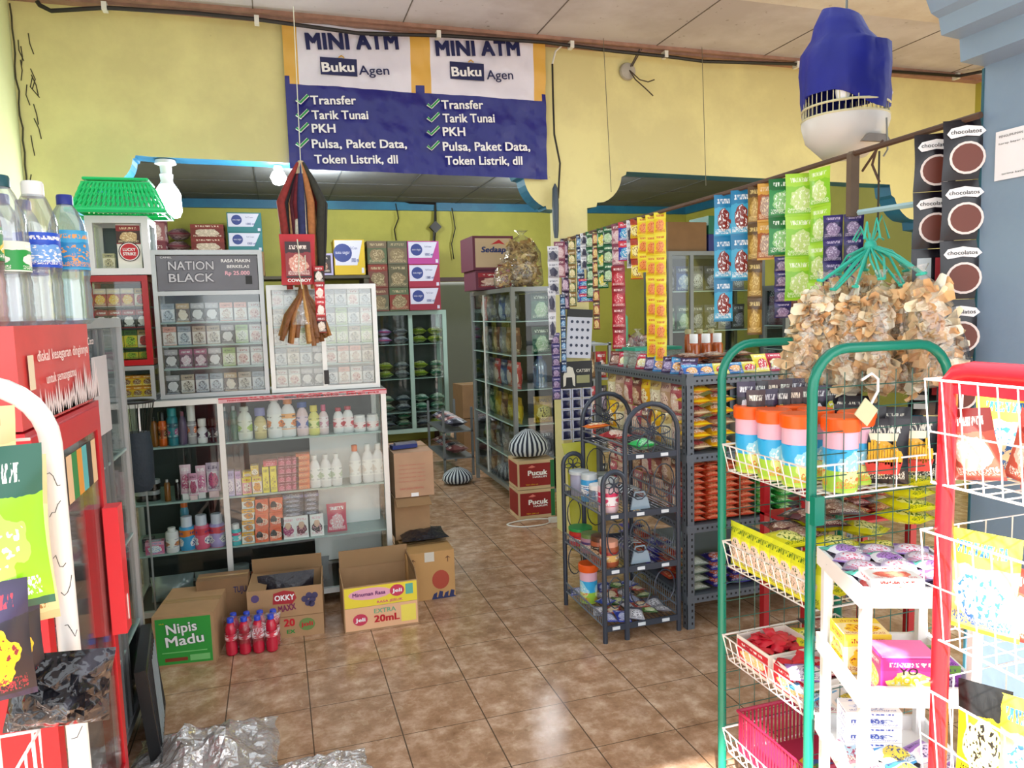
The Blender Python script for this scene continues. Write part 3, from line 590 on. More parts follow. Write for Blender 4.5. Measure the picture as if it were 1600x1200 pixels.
wb['sprite'] = bottle('soda_bottle', .046, .31, film('pet_redbottom', (.95, .8, .82), .2, .1, .12, (.9, .7, .72)), GCAP, lab('#128a3c', '#0f7a34', '#f0d020', '#ffffff'), n=20, shape='water', lab=(.42, .64), capr=.42, caph=.07, neck=.36)
for k, X, Y, d in [('white', -.525, 2.02, 'clear bottle with tall white cap and blue label on fridge top'), ('green', -.545, 1.86, 'clear bottle with dark teal cap and green paper label on fridge'), ('sprite', -.56, 1.74, 'soda bottle with bright green label cut by left picture edge'),
                   ('blue', -.505, 2.215, 'big blue water bottle at the far front corner of fridge top'), ('deep', -.62, 2.12, 'blue capped bottle directly behind the white capped bottle'), ('deep', -.60, 2.215, 'blue capped bottle behind, between white cap and big blue bottle'),
                   ('blue', -.68, 2.215, 'blue water bottle behind the big blue one on fridge'), ('deep', -.72, 2.11, 'rearmost blue capped water bottle on the fridge top'), ('blue', -.64, 1.96, 'blue capped water bottle behind the teal capped one'), ('deep', -.68, 1.82, 'blue capped bottle standing behind the bright green soda')]:
    put(wb[k], (X, Y, 1.46), d, 'bottle', group='large bottles on top of the fridge', rz=random.uniform(-1, 1))
# ---------------------------------------------------------------- aluminium glass cabinet behind the fridge
r = display_case('glass_cabinet', 'grey aluminium glass cabinet just behind the red fridge', 'cabinet', -1.15, -.54, 2.36, 3.02, 0, 1.475, (.35, .68, 1.0), (), .03, metal=ALU, glass=GLASS, basez=.08)
MB().box(-.22, -.03, -.3385, -.337, 1.12, 1.36).build('notice_paper', mat('notice_paper', '#c9c6cc', .7, noise=.2), r)
for k in range(6): text('harga rokok eceran', r, (-.20, -.339, 1.31 - k * .03), .15, .009, BLACKI, bold=0)
MB().box(.322, .3235, -.25, -.05, 1.12, 1.36).build('notice_paper', mat('notice_paper', '#c9c6cc', .7, noise=.2), r)
MB().box(.29, .30, .02, .05, .1, 1.44).box(.29, .30, -.06, -.03, .1, 1.44).build('sliding_door_rail', ALUD, r)
gp = [pbox('snack_box', .1, .12, .14, *q) for q in (('#b8b8c0', '#8a90a0', '#e8e8f0', '#404858'), ('#9aa8a4', '#607070', '#d8e0e0', '#303838'))]
for zi, z in enumerate((.09, .35, .68, 1.0)):
    row(gp, 4, (-1.02, 2.75, z), (-.63, 2.75, z), 'grey printed box', 'on %s shelf of grey cabinet' % ['floor', 'low', 'middle', 'high'][zi], 'box', 'grey boxes in the cabinet behind the fridge', jp=.005)
# black louvred crate leaning by the cabinet
r = thing('louvre_grille', 'black louvred plastic grille leaning beside the fridge foot', 'grille', (-.462, 2.78, 0), 0)
g = MB().box(-.035, .0, -.26, -.235, 0, .40).box(-.035, 0, .235, .26, 0, .40).box(-.035, 0, -.235, .235, 0, .03).box(-.035, 0, -.235, .235, .37, .40).box(-.035, -.03, -.235, .235, .03, .37); g.build('frame', mat('black_plastic', '#15171a', .35), r)
s = MB()
for k in range(11):
    y = -.225 + k * .041; s.add([(-.028, y, .035), (.002, y + .02, .035), (.002, y + .02, .365), (-.028, y, .365), (-.026, y + .004, .035), (.004, y + .024, .035), (.004, y + .024, .365), (-.026, y + .004, .365)], [[0, 1, 2, 3], [7, 6, 5, 4], [1, 5, 6, 2], [0, 4, 5, 1], [3, 2, 6, 7]])
s.build('slats', mat('dark_slats', '#24282c', .3), r); e = MB()
for k in range(6):
    y = -.20 + k * .045; e.tube([(.006, y, .05), (.006, y + .16, .35)], .0016, 4)
e.build('bright_slat_edges', mat('slat_edge_grey', '#8a9296', .3), r); r.rotation_euler = (0, math.radians(-5), math.radians(6)); r.scale = (1, .8, .82)
# ================================================================ glass counter
CY0, CY1, CX0, CX1, CZ = 3.75, 4.2, -.735, .515, 1.09
r = display_case('glass_counter', 'long aluminium framed glass counter full of toiletries', 'display counter', CX0, CX1, CY0, CY1, 0, CZ, (.352, .60, .868), (-.275,), .026, metal=ALUL, glass=GLASS, basez=.06, back=mat('counter_back', '#2e383c', .4), topm=mat('counter_top_glass', '#8a9294', .2))
cx, cy = (CX0 + CX1) / 2, (CY0 + CY1) / 2
MB().box(.245, CX1 - cx - .03, .0, .012, .16, .86).build('white_sliding_door', mat('white_sliding_panel', '#fcfcfc', .3), r)  # white board standing in for daylight reflected in the counter glass
MB().box(CX0 + .11 - cx, CX0 + .118 - cx, -.218, -.212, .08, .95).build('door_rail', ALU, r)
m = MB(); m.box(-.28 - cx, CX1 - cx + .004, -.2285, -.2262, CZ - .026, CZ - .002); m.build('promo_strip', pack('#d8a8b0', '#c83848', '#383840', '#f0e0e0'), r)
st = [('merokok membunuhmu', .0, .26), ('layanan toko', .32, .2), ('harga pas', .56, .16)]
for s_, x, w in st: text(s_, r, (-.24 - cx + x, -.2295, CZ - .019), w, .011, RED, bold=.02)
CG = 'toiletries on the %s shelf of the glass counter'
def cshelf(px, z, pr, label, cat, name='top', rz=0, dy=0.06, s=None):
    p = aY(px, 600, CY0 + dy); 
    zz = z; q = aY(px, 640 + (1.09 - z) * 270, CY0 + dy); return put(pr, (q.x, CY0 + dy, zz), label, cat, rz, CG % name, s=s)
# ---- top shelf left part: deodorants and sprays
T_ = .868
def dd(r_, h, body, cap, lb=None, **k): return bottle(k.pop('nm', 'deodorant'), r_, h, body, cap, lb, **k)
P_ = lambda n, c_, rg=.35: mat('plastic_' + n, c_, rg)
seqL = [(243, dd(.016, .14, P_('amber', '#7a4a18', .2), P_('black', '#181818'), shape='spray'), 'slim amber glass bottle with black top'), (256, dd(.019, .165, P_('orange', '#c85a1a', .25), P_('black', '#181818'), lab('#8a3a10', '#c85a1a', '#201008', '#f0c080'), shape='spray', caph=.25, capr=.9), 'orange and black body spray can'),
        (272, dd(.024, .18, P_('teal', '#1f7a88'), P_('tealcap', '#2a9098'), lab('#1f7a88', '#184a60', '#a83a78', '#c8e8e8'), shape='spray', caph=.2, capr=.85), 'teal aerosol can with teal cap'), (288, dd(.019, .16, P_('mauve', '#5a4a68'), P_('mauvecap', '#7a3a50'), shape='shampoo'), 'dark mauve mist bottle'),
        (302, dd(.021, .19, P_('greyw', '#a8a4a8'), P_('whitecap2', '#e8e8e8'), lab('#98949c', '#d8d8d8', '#d86a20', '#f0f0f0'), shape='spray', caph=.4, capr=.9), 'grey aerosol with long white cap'), (318, dd(.024, .12, P_('white', '#e8e8ea'), P_('whitecap2', '#e8e8e8'), lab('#e8e8f0', '#e8e8f0', '#282840', '#50285a'), shape='shampoo', caph=.3, capr=.8), 'white roll on with dark cap base'),
        (334, dd(.023, .12, P_('darkblue', '#141c2c', .2), P_('black', '#181818'), lab('#141c2c', '#141c2c', '#d8d0d0', '#f0f0f0'), shape='shampoo', caph=.3, capr=.8), 'dark navy roll on deodorant')]
for px, q, d in seqL: cshelf(px, T_, q, d + ' on top counter shelf', 'bottle', 'top', dy=.08)
seqR = [(354, dd(.017, .17, P_('glassgreen', '#20404a', .15), P_('silver', '#a0a4a8'), shape='spray', nm='cologne'), 'slim dark cologne bottle with silver top'), (368, dd(.018, .17, P_('glassgreen2', '#1f5a40', .15), P_('silver', '#a0a4a8'), shape='spray', nm='cologne'), 'slim dark green cologne bottle'),
        (385, bottle('shampoo_bottle', .034, .165, P_('pearl', '#dfe4dc'), P_('pearlcap', '#d0d8d0'), lab('#e4e8dc', '#e4e8dc', '#a8c84a', '#4a6a3a'), sq=.5, capr=.6), 'white oval shampoo bottle with lime print'), (409, bottle('shampoo_bottle', .029, .155, P_('gold', '#c8b878'), P_('lavender', '#7a78b0'), lab('#d8c888', '#d8c888', '#f4f0d8', '#6a5a30'), sq=.5, capr=.85, caph=.25), 'gold shampoo bottle with lavender cap'),
        (432, bottle('shampoo_bottle', .036, .195, P_('white', '#e8e8ea'), P_('whitecap2', '#e8e8e8'), lab('#f0f0ee', '#f0f0ee', '#f08a30', '#707070'), sq=.5, capr=.55, caph=.06), 'tall white shampoo bottle with orange swirl'), (453, bottle('shampoo_bottle', .036, .195, P_('white', '#e8e8ea'), P_('orangecap', '#f08a28'), lab('#f2f0ea', '#f8b060', '#f09048', '#404040'), sq=.5, capr=.6, caph=.14), 'tall white shampoo bottle with orange cap'),
        (475, bottle('lotion_bottle', .029, .17, P_('palepink', '#e8ccd0'), P_('bluecap3', '#2a50a0'), lab('#e8d0dc', '#e8d0dc', '#4868b8', '#284890'), sq=.55, capr=.8, caph=.15), 'pale pink lotion bottle with blue cap'), (493, bottle('lotion_bottle', .028, .15, P_('yellowish', '#e6e078'), P_('yellowcap', '#e0d040'), lab('#f0eca0', '#e8e080', '#88b048', '#506828'), sq=.55, capr=.65, caph=.2), 'yellow lotion bottle with yellow cap'),
        (508, bottle('lotion_bottle', .024, .15, P_('rose', '#e8d0d4'), P_('rosecap', '#d85078'), lab('#f0e4e8', '#f0e4e8', '#d89ab0', '#a85070'), sq=.6, capr=.5, caph=.2), 'white lotion bottle with rose pump cap'), (531, bottle('powder_bottle', .026, .13, P_('white', '#e8e8ea'), P_('redcap2', '#c03040'), lab('#f8e8ea', '#f8e8ea', '#d83a4a', '#b02838'), sq=.6, capr=.6), 'white baby powder with red print, left one'),
        (546, bottle('powder_bottle', .028, .135, P_('white', '#e8e8ea'), P_('redcap2', '#c03040'), lab('#f8e8ea', '#f8e8ea', '#d83a4a', '#b02838'), sq=.6, capr=.6), 'white baby powder with red print, right one'), (564, bottle('powder_cup', .031, .085, P_('white', '#e8e8ea'), P_('whitecap2', '#e8e8e8'), lab('#f8ecec', '#f8ecec', '#e05a68', '#c03a48'), shape='jar', capr=.9, caph=.15), 'short white tub with red berry print'),
        (584, bottle('powder_cup', .031, .085, P_('white', '#e8e8ea'), P_('whitecap2', '#e8e8e8'), lab('#f8ecec', '#f8ecec', '#e05a68', '#c03a48'), shape='jar', capr=.9, caph=.15), 'short white tub beside the right frame post')]
for px, q, d in seqR: cshelf(px, T_, q, d + ' on top counter shelf' if len(d.split()) < 12 else d, 'bottle', 'top', dy=.08)
# ---- second shelf
S2 = .60
blk = [dd(.03, .05, P_('nearblack', '#1c1216', .25), P_('silver', '#a0a4a8'), shape='jar', nm='cream_pot', capr=1.02, caph=.35)]
for k, (px, z) in enumerate([(222, 0), (240, 0), (222, .052), (240, .052)]): cshelf(px, S2 + z, blk[0], 'round dark cream pot with silver lid, %s of two by two stack' % ['lower left', 'lower right', 'upper left', 'upper right'][k], 'jar', 'second', dy=.12)
vial = dd(.014, .105, P_('amber', '#7a4a18', .2), P_('silver', '#a0a4a8'), shape='spray', nm='serum_bottle'); vial2 = dd(.013, .10, P_('nearblack', '#1c1216', .25), P_('whitecap2', '#e8e8e8'), shape='spray', nm='serum_bottle')
cshelf(262, S2, vial, 'small amber vial with silver cap on second shelf', 'bottle', 'second', dy=.07); cshelf(278, S2, vial2, 'small black vial with white cap on second shelf', 'bottle', 'second', dy=.07)
def tubep(nm, w, h, A, B, C, D, cap):
    m = MB(); n = 8; vs = []; 
    o = bpy.data.objects.new(nm, MB().pillow(w, h * .85, w * .5, 0, 6, 6, z0=h * .15, flat=.02).mesh(nm, pack(A, B, C, D), 60))
    return proto(o, [bpy.data.objects.new('cap', MB().box(-w * .36, w * .36, -w * .2, w * .2, 0, h * .17).mesh('cap', cap))])
tb = [tubep('facewash_tube', .05, .17, '#d8a8c0', '#e8c8d8', '#b84a7a', '#f8f0f4', P_('whitecap2', '#e8e8e8')), tubep('facewash_tube', .042, .13, '#e8d8e4', '#d090b0', '#c05a80', '#6a2848', P_('palepink', '#e8ccd0')), tubep('facewash_tube', .046, .16, '#e0b0c8', '#e8c0d4', '#d87aa8', '#ffffff', P_('whitecap2', '#e8e8e8')), tubep('facewash_tube', .062, .17, '#e4dce8', '#c8b8d0', '#d05a8a', '#403060', P_('palepink', '#e8ccd0'))]
for px, i, d in [(292, 0, 'mauve pink face wash tube'), (303, 1, 'short pale pink face wash tube in front'), (316, 2, 'bright pink face wash tube'), (335, 3, 'wide pale lilac face wash tube')]: cshelf(px, S2, tb[i], d + ' on second counter shelf', 'tube', 'second', dy=.07 if i != 1 else .045)
def kbox(px, z, w, h, cols, label, d_=.05, dy=.07, name='second', cat='box', nm='product_box'): return cshelf(px, z, pbox(nm, w, d_, h, *cols), label, cat, name, dy=dy)
kbox(361, S2, .04, .125, ('#c8c0e0', '#a8a0d0', '#e8e0f0', '#605090'), 'lavender tall box at left of second shelf'); kbox(374, S2, .026, .12, ('#e0c8e0', '#b890c8', '#e8e0f0', '#605090'), 'narrow lilac box beside the lavender box')
kbox(387, S2, .042, .085, ('#f0a8b8', '#f0d840', '#f8f0e0', '#c03050'), 'pink and yellow small box on second shelf'); kbox(387, S2 + .086, .04, .028, ('#f0d840', '#f0d840', '#f8f0e0', '#c03050'), 'thin yellow box lying on pink and yellow box')
kbox(403, S2, .044, .085, ('#f8e8d8', '#e8d040', '#f0a830', '#b04020'), 'cream box with yellow bands on second shelf'); kbox(399, S2 + .086, .036, .055, ('#e0b838', '#e8c848', '#f8f0e0', '#805010'), 'mustard box on top of cream yellow banded box')
for i, px in enumerate((417, 429)): kbox(px, S2, .03, .13, ('#f0e020', '#f0e020', '#f0e020', '#806818'), 'bright yellow slim box, %s one of the pair' % ['left', 'right'][i])
kbox(423, S2 + .131, .065, .028, ('#c82848', '#b81c3c', '#d84860', '#f0c0c8'), 'crimson flat box lying on yellow slim boxes')
n = 0
for j in range(4):
    for i in range(3):
        kbox(441 + i * 10.5, S2 + j * .042, .036, .041, ('#a01c4c', '#8a1440', '#c84870', '#f0a8c0'), 'dark magenta soap box, column %s, layer %s up' % (['one', 'two', 'three'][i], ['one', 'two', 'three', 'four'][j]), nm='soap_box')
for j in range(6): kbox(474, S2 + j * .030, .066, .029, ('#e87838', '#d8602a', '#f0a070', '#802810'), 'flat orange soap box, layer %s of the stack' % ['one', 'two', 'three', 'four', 'five', 'six'][j], nm='soap_box')
lb = bottle('lotion_bottle', .027, .165, P_('white', '#e8e8ea'), P_('whitecap2', '#e8e8e8'), lab('#eef0f0', '#eef0f0', '#c8d8c0', '#90a0a0'), sq=.55, capr=.5)
for i, px in enumerate((494, 511, 528)): cshelf(px, S2, lb, 'white lotion bottle, %s of three on second shelf' % ['left', 'middle', 'right'][i], 'bottle', 'second')
for i, px in enumerate((557, 577, 593)): cshelf(px, .352 if False else S2, bottle('lotion_bottle', .03, .2, P_('white', '#e8e8ea'), OCAP if i == 0 else P_('whitecap2', '#e8e8e8'), lab('#f4f4f2', '#f4f4f2', '#e8e0d8', '#c8c8c8'), sq=.6, capr=.5, caph=.15), ['tall white lotion bottle with orange cap by white panel', 'tall white bottle, middle one near white panel', 'tall white bottle nearest the right frame post'][i], 'bottle', 'second', dy=.07)
# ---- third shelf
S3 = .352
kbox(232, S3, .05, .06, ('#5a5a68', '#3a3a50', '#8a8a98', '#c8c8d0'), 'grey lidded box at left of third shelf', dy=.14, name='third')
kbox(242, S3, .082, .062, ('#d86a90', '#e0a8c0', '#f0f0f4', '#60a8d8'), 'pink blue and white striped pack on third shelf', name='third', nm='tissue_pack')
bt = bottle('powder_bottle', .03, .12, P_('white', '#e8e8ea'), P_('whitecap2', '#e8e8e8'), lab('#f2f2f0', '#f2f2f0', '#f09838', '#3858a0'), shape='jar', capr=.6, caph=.16); cshelf(269, S3, bt, 'white baby powder bottle with orange print on third shelf', 'bottle', 'third', dy=.06)
for px, A, C, d in ((293, '#38a0d8', '#e8f0f8', 'sky blue baby bottle with rounded clear dome'), (316, '#e86a8a', '#f4b8c8', 'pink baby bottle with red shoulder ring'), (340, '#b8a8e0', '#f0e8f8', 'lilac baby bottle with red shoulder ring')):
    q = bottle('talc_bottle', .036, .165, P_('b' + A[1:], A), P_('domecap', '#d8e0f0', .2), lab(A, '#e04858' if px > 300 else '#e88030', '#f4f4f4', '#304890'), shape='jar', lab=(.0, .62), capr=.72, caph=.3); cshelf(px, S3, q, d + ' on third shelf', 'bottle', 'third', dy=.07)
cshelf(291, S3, bottle('spray_bottle', .02, .24, P_('skyclear', '#4a98b8', .2), OCAP, None, shape='spray', caph=.2, capr=.8), 'clear blue bottle with orange nozzle behind blue baby bottle', 'bottle', 'third', dy=.16)
cshelf(369, S3, bottle('talc_bottle', .026, .105, P_('aqua', '#48c0c8'), P_('whitecap2', '#e8e8e8'), lab('#58c8d0', '#e84878', '#f4f4f4', '#ffffff'), shape='jar', capr=.7, caph=.25), 'small aqua bottle with white cap on third shelf', 'bottle', 'third')
for j in range(4): kbox(389, S3 + j * .058, .062, .057, ('#f0f0e8', '#f0b030', '#e89838', '#4098c0'), 'white and amber medicine box, layer %s of stack' % ['one', 'two', 'three', 'four'][j], name='third')
for j in range(3):
    for i in range(2):
        w = kbox(410 + i * 22, S3 + j * .073, .072, .072, ('#f06830', '#f06830', '#f8d0b8', '#e04820'), 'orange hair dye box, %s column, %s layer' % (['left', 'right'][i], ['bottom', 'middle', 'top'][j]), name='third', nm='hair_dye_box')
        MB().lathe([(.016, 0), (.018, .012), (.01, .028), (.002, .033)], 8).build('hair_print', mat('print_hair_black', '#1a1010', .5), w).location = (-.012, -.0245, .025); w.children[0].scale = (1, .12, 1)
for j in range(5):
    for i in range(2): kbox(458 + i * 30 - (1 if i else 0), S3 + .115 + j * .0225 if j else S3 + .115, .10 if not i else .07, .022, ('#6a6a98' if j == 4 else '#3a4050', '#2a3040', '#8a90a8', '#c8ccd8'), 'dark flat box, %s stack, layer %s' % (['left', 'right'][i], ['one', 'two', 'three', 'four', 'five'][j]), name='third')
for i, (px, cc) in enumerate([(451, '#a83070'), (472, '#6a2838'), (496, '#2c2c2c')]):
    w = kbox(px, S3, .066, .113, ('#f4f4f4', '#f4f4f4', '#f4f4f4' if False else cc, '#e8a8b8'), ['white hair dye box with magenta haired head', 'white hair dye box with brown haired head', 'white hair dye box with black haired head'][i] + ' on third shelf', name='third', nm='hair_dye_box')
    MB().lathe([(.001, 0), (.013, .012), (.014, .028), (.008, .038)], 8).build('face_print', mat('print_skin', '#e8c0a8', .5), w).location = (0, -.0262, .045); w.children[0].scale = (1, .12, 1)
cshelf(528, S3, sachet('refill_pouch', .1, .15, .04, '#d84868', '#c83858', '#f0b8c0', '#ffffff'), 'crimson refill pouch standing on third shelf', 'pouch', 'third', dy=.08)
# ---- bottom
kb = .075
for i, (px, w) in enumerate([(378, .085), (410, .10)]): 
    q = bottle('plastic_jar', w / 2, .16, P_('tangerine', '#e85a28'), P_('clearlid', '#98a0a0', .2), lab('#f07040', '#f07040', '#f4f4f4', '#c03818'), shape='jar', capr=1.0, caph=.22); cshelf(px, kb, q, ['orange jar with clear lid at left on counter floor', 'wider orange jar with clear lid on counter floor'][i], 'jar', 'bottom', dy=.1)
bgm = film('pale_bag_film', (.75, .88, .92), .25, .15, .45, (.7, .86, .92), .6)
for i, (px, w) in enumerate([(270, .2), (332, .16), (480, .24)]):
    q = bpy.data.objects.new('wrapped_bundle', MB().pillow(w, .13, .14, 0, 8, 6, wob=.6).mesh('wrapped_bundle', bgm if i < 2 else mat('greyish_bundle', '#707c84', .3, noise=.4), 60)); cshelf(px, kb, q, ['pale blue plastic wrapped bundle at left on counter floor', 'smaller pale blue bundle in middle of counter floor', 'grey wrapped bundle at right on counter floor'][i], 'bundle', 'bottom', dy=.16)
m = MB().lathe([(.03, 0), (.1, .03), (.13, .06), (.135, .07)], 18); o = m.build('glass_bowl', film('bowl_glass', (.9, .95, .95), .3, .05, .1)); p = aY(380, 760, CY0 + .2); o.location = (p.x, CY0 + .2, S2 + .145 + .0); tag(o, 'upturned clear glass bowl above the second counter shelf', 'bowl'); o.location.z = S2 + .001; o.location.x = aY(372, 760, CY0 + .3).x; o.location.y = CY0 + .3; o.scale = (.8, .7, .8)
# ================================================================ cigarette cases on the counter
K0 = 3.80
r = display_case('cigarette_case', 'silver cigarette display case with large printed header', 'display case', -.535, -.045, K0, K0 + .24, CZ + .004, 1.79, (1.235, 1.345, 1.455), (), .02, head=.19, metal=ALU, glass=GLASSH, back=mat('case_back_dark', '#2f3c42', .4))
hd = MB().box(-.222, .222, -.114, -.110, .508, .672).build('header_panel', mat('header_print_grey', '#6e6e78', .3, noise=.5, nscale=5), r)
H1 = W('silver', '#c4c4cc', .3); H2 = W('smoke', '#3a3a44', .3); H3 = W('price_pink', '#f0b8c8')
text('NATION', r, (-.175, -.117, .605), .20, .045, H2, bold=.05); text('NATION', r, (-.172, -.119, .606), .197, .041, H1, bold=.01); text('BLACK', r, (-.175, -.117, .548), .20, .045, H2, bold=.05); text('BLACK', r, (-.172, -.119, .549), .197, .041, H1, bold=.01)
text('CAMEL', r, (-.205, -.116, .66), .05, .008, WHITE, bold=0); text('RASA MAKIN', r, (.06, -.116, .640), .13, .015, WHITE, bold=.02); text('BERKELAS', r, (.085, -.116, .613), .10, .014, WHITE, bold=.02); text('Rp 25.000', r, (.075, -.116, .580), .11, .019, H3, bold=.03)
MB().box(.165, .195, -.117, -.114, .535, .575).build('pack_picture', BLACKI, r)
cg = [cig(*q) for q in [('#e8e4dc', '#b8a890', '#d0c8b8', '#403830'), ('#2a3038', '#b8b8c0', '#e8e8ea', '#e0e0e0'), ('#f0ece8', '#e8a898', '#e8dcd0', '#904838'), ('#5a2048', '#a84878', '#e0c0d0', '#f0f0f0'), ('#e0e4e8', '#90a0b0', '#c0ccd8', '#304050'), ('#d8e8c0', '#98c070', '#f0f4e8', '#406030'), ('#4a3428', '#c0a070', '#e8d8c0', '#f0e8d8'), ('#f4f4f0', '#d8d8d8', '#e8c8c0', '#a03030')]]
CN = ['cream pack', 'black and silver pack', 'white and salmon pack', 'plum pack', 'pale blue pack', 'pale green pack', 'brown and gold pack', 'white pack']
def packs(n, x0, x1, y, z, place, order, group, s=1.0):
    for i in range(n):
        k = order[i % len(order)]; x = x0 + (x1 - x0) * i / (n - 1); put(cg[k], (x, y, z), olabel(CN[k], i, n, place), 'cigarette pack', random.uniform(-.04, .04), group, s=s)
for z, nm, od in ((1.112, 'bottom shelf of header case', (1, 0, 4, 4, 6, 0, 4)), (1.235, 'second shelf of header case', (1, 3, 3, 1, 5, 7, 7)), (1.345, 'third shelf of header case', (2, 4, 0, 0, 1, 5, 7)), (1.455, 'top shelf of header case', (4, 6, 1, 1, 2, 2, 7))):
    packs(7, -.485, -.095, K0 + .07, z, 'on ' + nm, od, 'cigarette packs in the header case', 1.05)
r = display_case('cigarette_case', 'shorter white cigarette display case with two glass doors', 'display case', -.035, .495, K0, K0 + .24, CZ + .004, 1.62, (1.225, 1.325, 1.42, 1.515), (.225,), .022, metal=ALUL, glass=film('bright_reflective_glass', (.95, .97, .95), .10, .15, .06), back=mat('case_back_pale', '#c8ccc0', .5))
MB().box(-.012, .012, -.128, -.12, .03, .10).build('lock', BLACKI, r)
for z, nm, od in ((1.118, 'bottom shelf of two door case', (7, 7, 1, 1, 4, 2, 7, 4)), (1.225, 'second shelf of two door case', (4, 0, 4, 1, 7, 2, 2, 0)), (1.325, 'third shelf of two door case', (0, 2, 5, 4, 5, 5, 0, 5)), (1.42, 'fourth shelf of two door case', (0, 5, 2, 4, 4, 5, 4, 7)), (1.515, 'top shelf of two door case', (7, 4, 7, 4, 4, 4, 7, 4))):
    packs(8, .015, .445, K0 + .06, z, 'on ' + nm, od, 'cigarette packs in the two door case', 1.0)
# left column: grey plinth, red dispenser, white unit with round brand pack
LX0, LX1 = -.815, -.555
r = display_case('plinth_case', 'small grey case of yellow packs under the red dispenser', 'display case', LX0, LX1, K0, K0 + .24, CZ + .004, 1.255, (), (), .018, metal=ALU, glass=GLASS)
yb = pbox('snack_box', .045, .08, .05, '#e0b820', '#d88a18', '#7a2c10', '#f8f0c0')
row(yb, 5, (-.775, K0 + .09, 1.108), (-.595, K0 + .09, 1.108), 'yellow and brown carton', 'in case below red dispenser', 'box', 'yellow cartons under the red dispenser'); row(yb, 5, (-.775, K0 + .09, 1.16), (-.595, K0 + .09, 1.16), 'stacked yellow carton, upper layer', 'below red dispenser', 'box', 'yellow cartons under the red dispenser')
r = display_case('cigarette_dispenser', 'bright red cigarette dispenser case left of the header case', 'display case', LX0, LX1, K0, K0 + .22, 1.26, 1.675, (1.34, 1.435, 1.535), (), .026, metal=mat('dispenser_red', '#a8141c', .3), glass=GLASS, back=mat('case_back_black', '#1a1214', .5), shelfm=mat('black_shelf', '#1c1c1e', .4))
rg = [cig('#a01c24', '#d8d0c8', '#e8b830', '#f4e8c0'), cig('#141414', '#a01c24', '#e8e8e8', '#f4f4f4'), cig('#d8c830', '#3c6a28', '#a8c838', '#203010'), cig('#e8e0d0', '#b89858', '#c83030', '#303030')]
RN = ['dark red pack', 'black pack', 'lime yellow pack', 'cream and gold pack']
for zi, (z, od) in enumerate(((1.288, (2, 2, 2, 2)), (1.34, (3, 2, 2, 3)), (1.435, (1, 1, 1, 1)), (1.535, (0, 0, 0, 3)))):
    for i in range(4):
        q = put(rg[od[i]], (-.77 + i * .058, K0 + .07, z), olabel(RN[od[i]], i, 4, 'in row %s of red dispenser' % ['one', 'two', 'three', 'four'][zi]), 'cigarette pack', 0, 'cigarette packs in the red dispenser', s=(1, 1, .55 if zi == 0 else 1))
r = display_case('white_case', 'small white open case holding a round logo pack', 'display case', LX0 + .02, LX1 + .02, K0, K0 + .24, 1.68, 1.945, (), (), .03, metal=mat('white_enamel', '#dfe0e6', .3), glass=GLASS, back=mat('case_back_slate', '#56646a', .5), open_front=True)
o = MB().box(-.05, .05, -.03, .03, 0, .20, 0).build('advert_pack', mat('pack_white', '#e6e4dc', .4)); o.location = (-.625, K0 + .06, 1.712); tag(o, 'white pack with round red logo inside the small white case', 'cigarette pack')
MB().box(-.0505, .0505, -.0315, -.0302, .11, .195).build('dark_picture', pack('#3a1c14', '#8a1c1c', '#c0a070', '#e8d8b0'), o)
for rr, mm, yy in ((.045, W('ring_dark', '#3a1010'), -.0318), (.041, WHITE, -.0326), (.037, RED, -.0334)): q = MB().lathe([(rr, 0), (rr, .0008)], 24).build('logo_disc', mm, o); q.location = (0, yy, .075); q.rotation_euler = (math.radians(90), 0, 0)
text('LUCKY', o, (-.026, -.0345, .078), .052, .014, WHITE, bold=.03); text('STRIKE', o, (-.027, -.0345, .058), .054, .014, WHITE, bold=.03)
put(pbox('cigarette_box', .05, .03, .07, '#d8d4b8', '#a8a880', '#c0b890', '#505040'), (-.72, K0 + .08, 1.712), 'small khaki box beside the round logo pack', 'box')
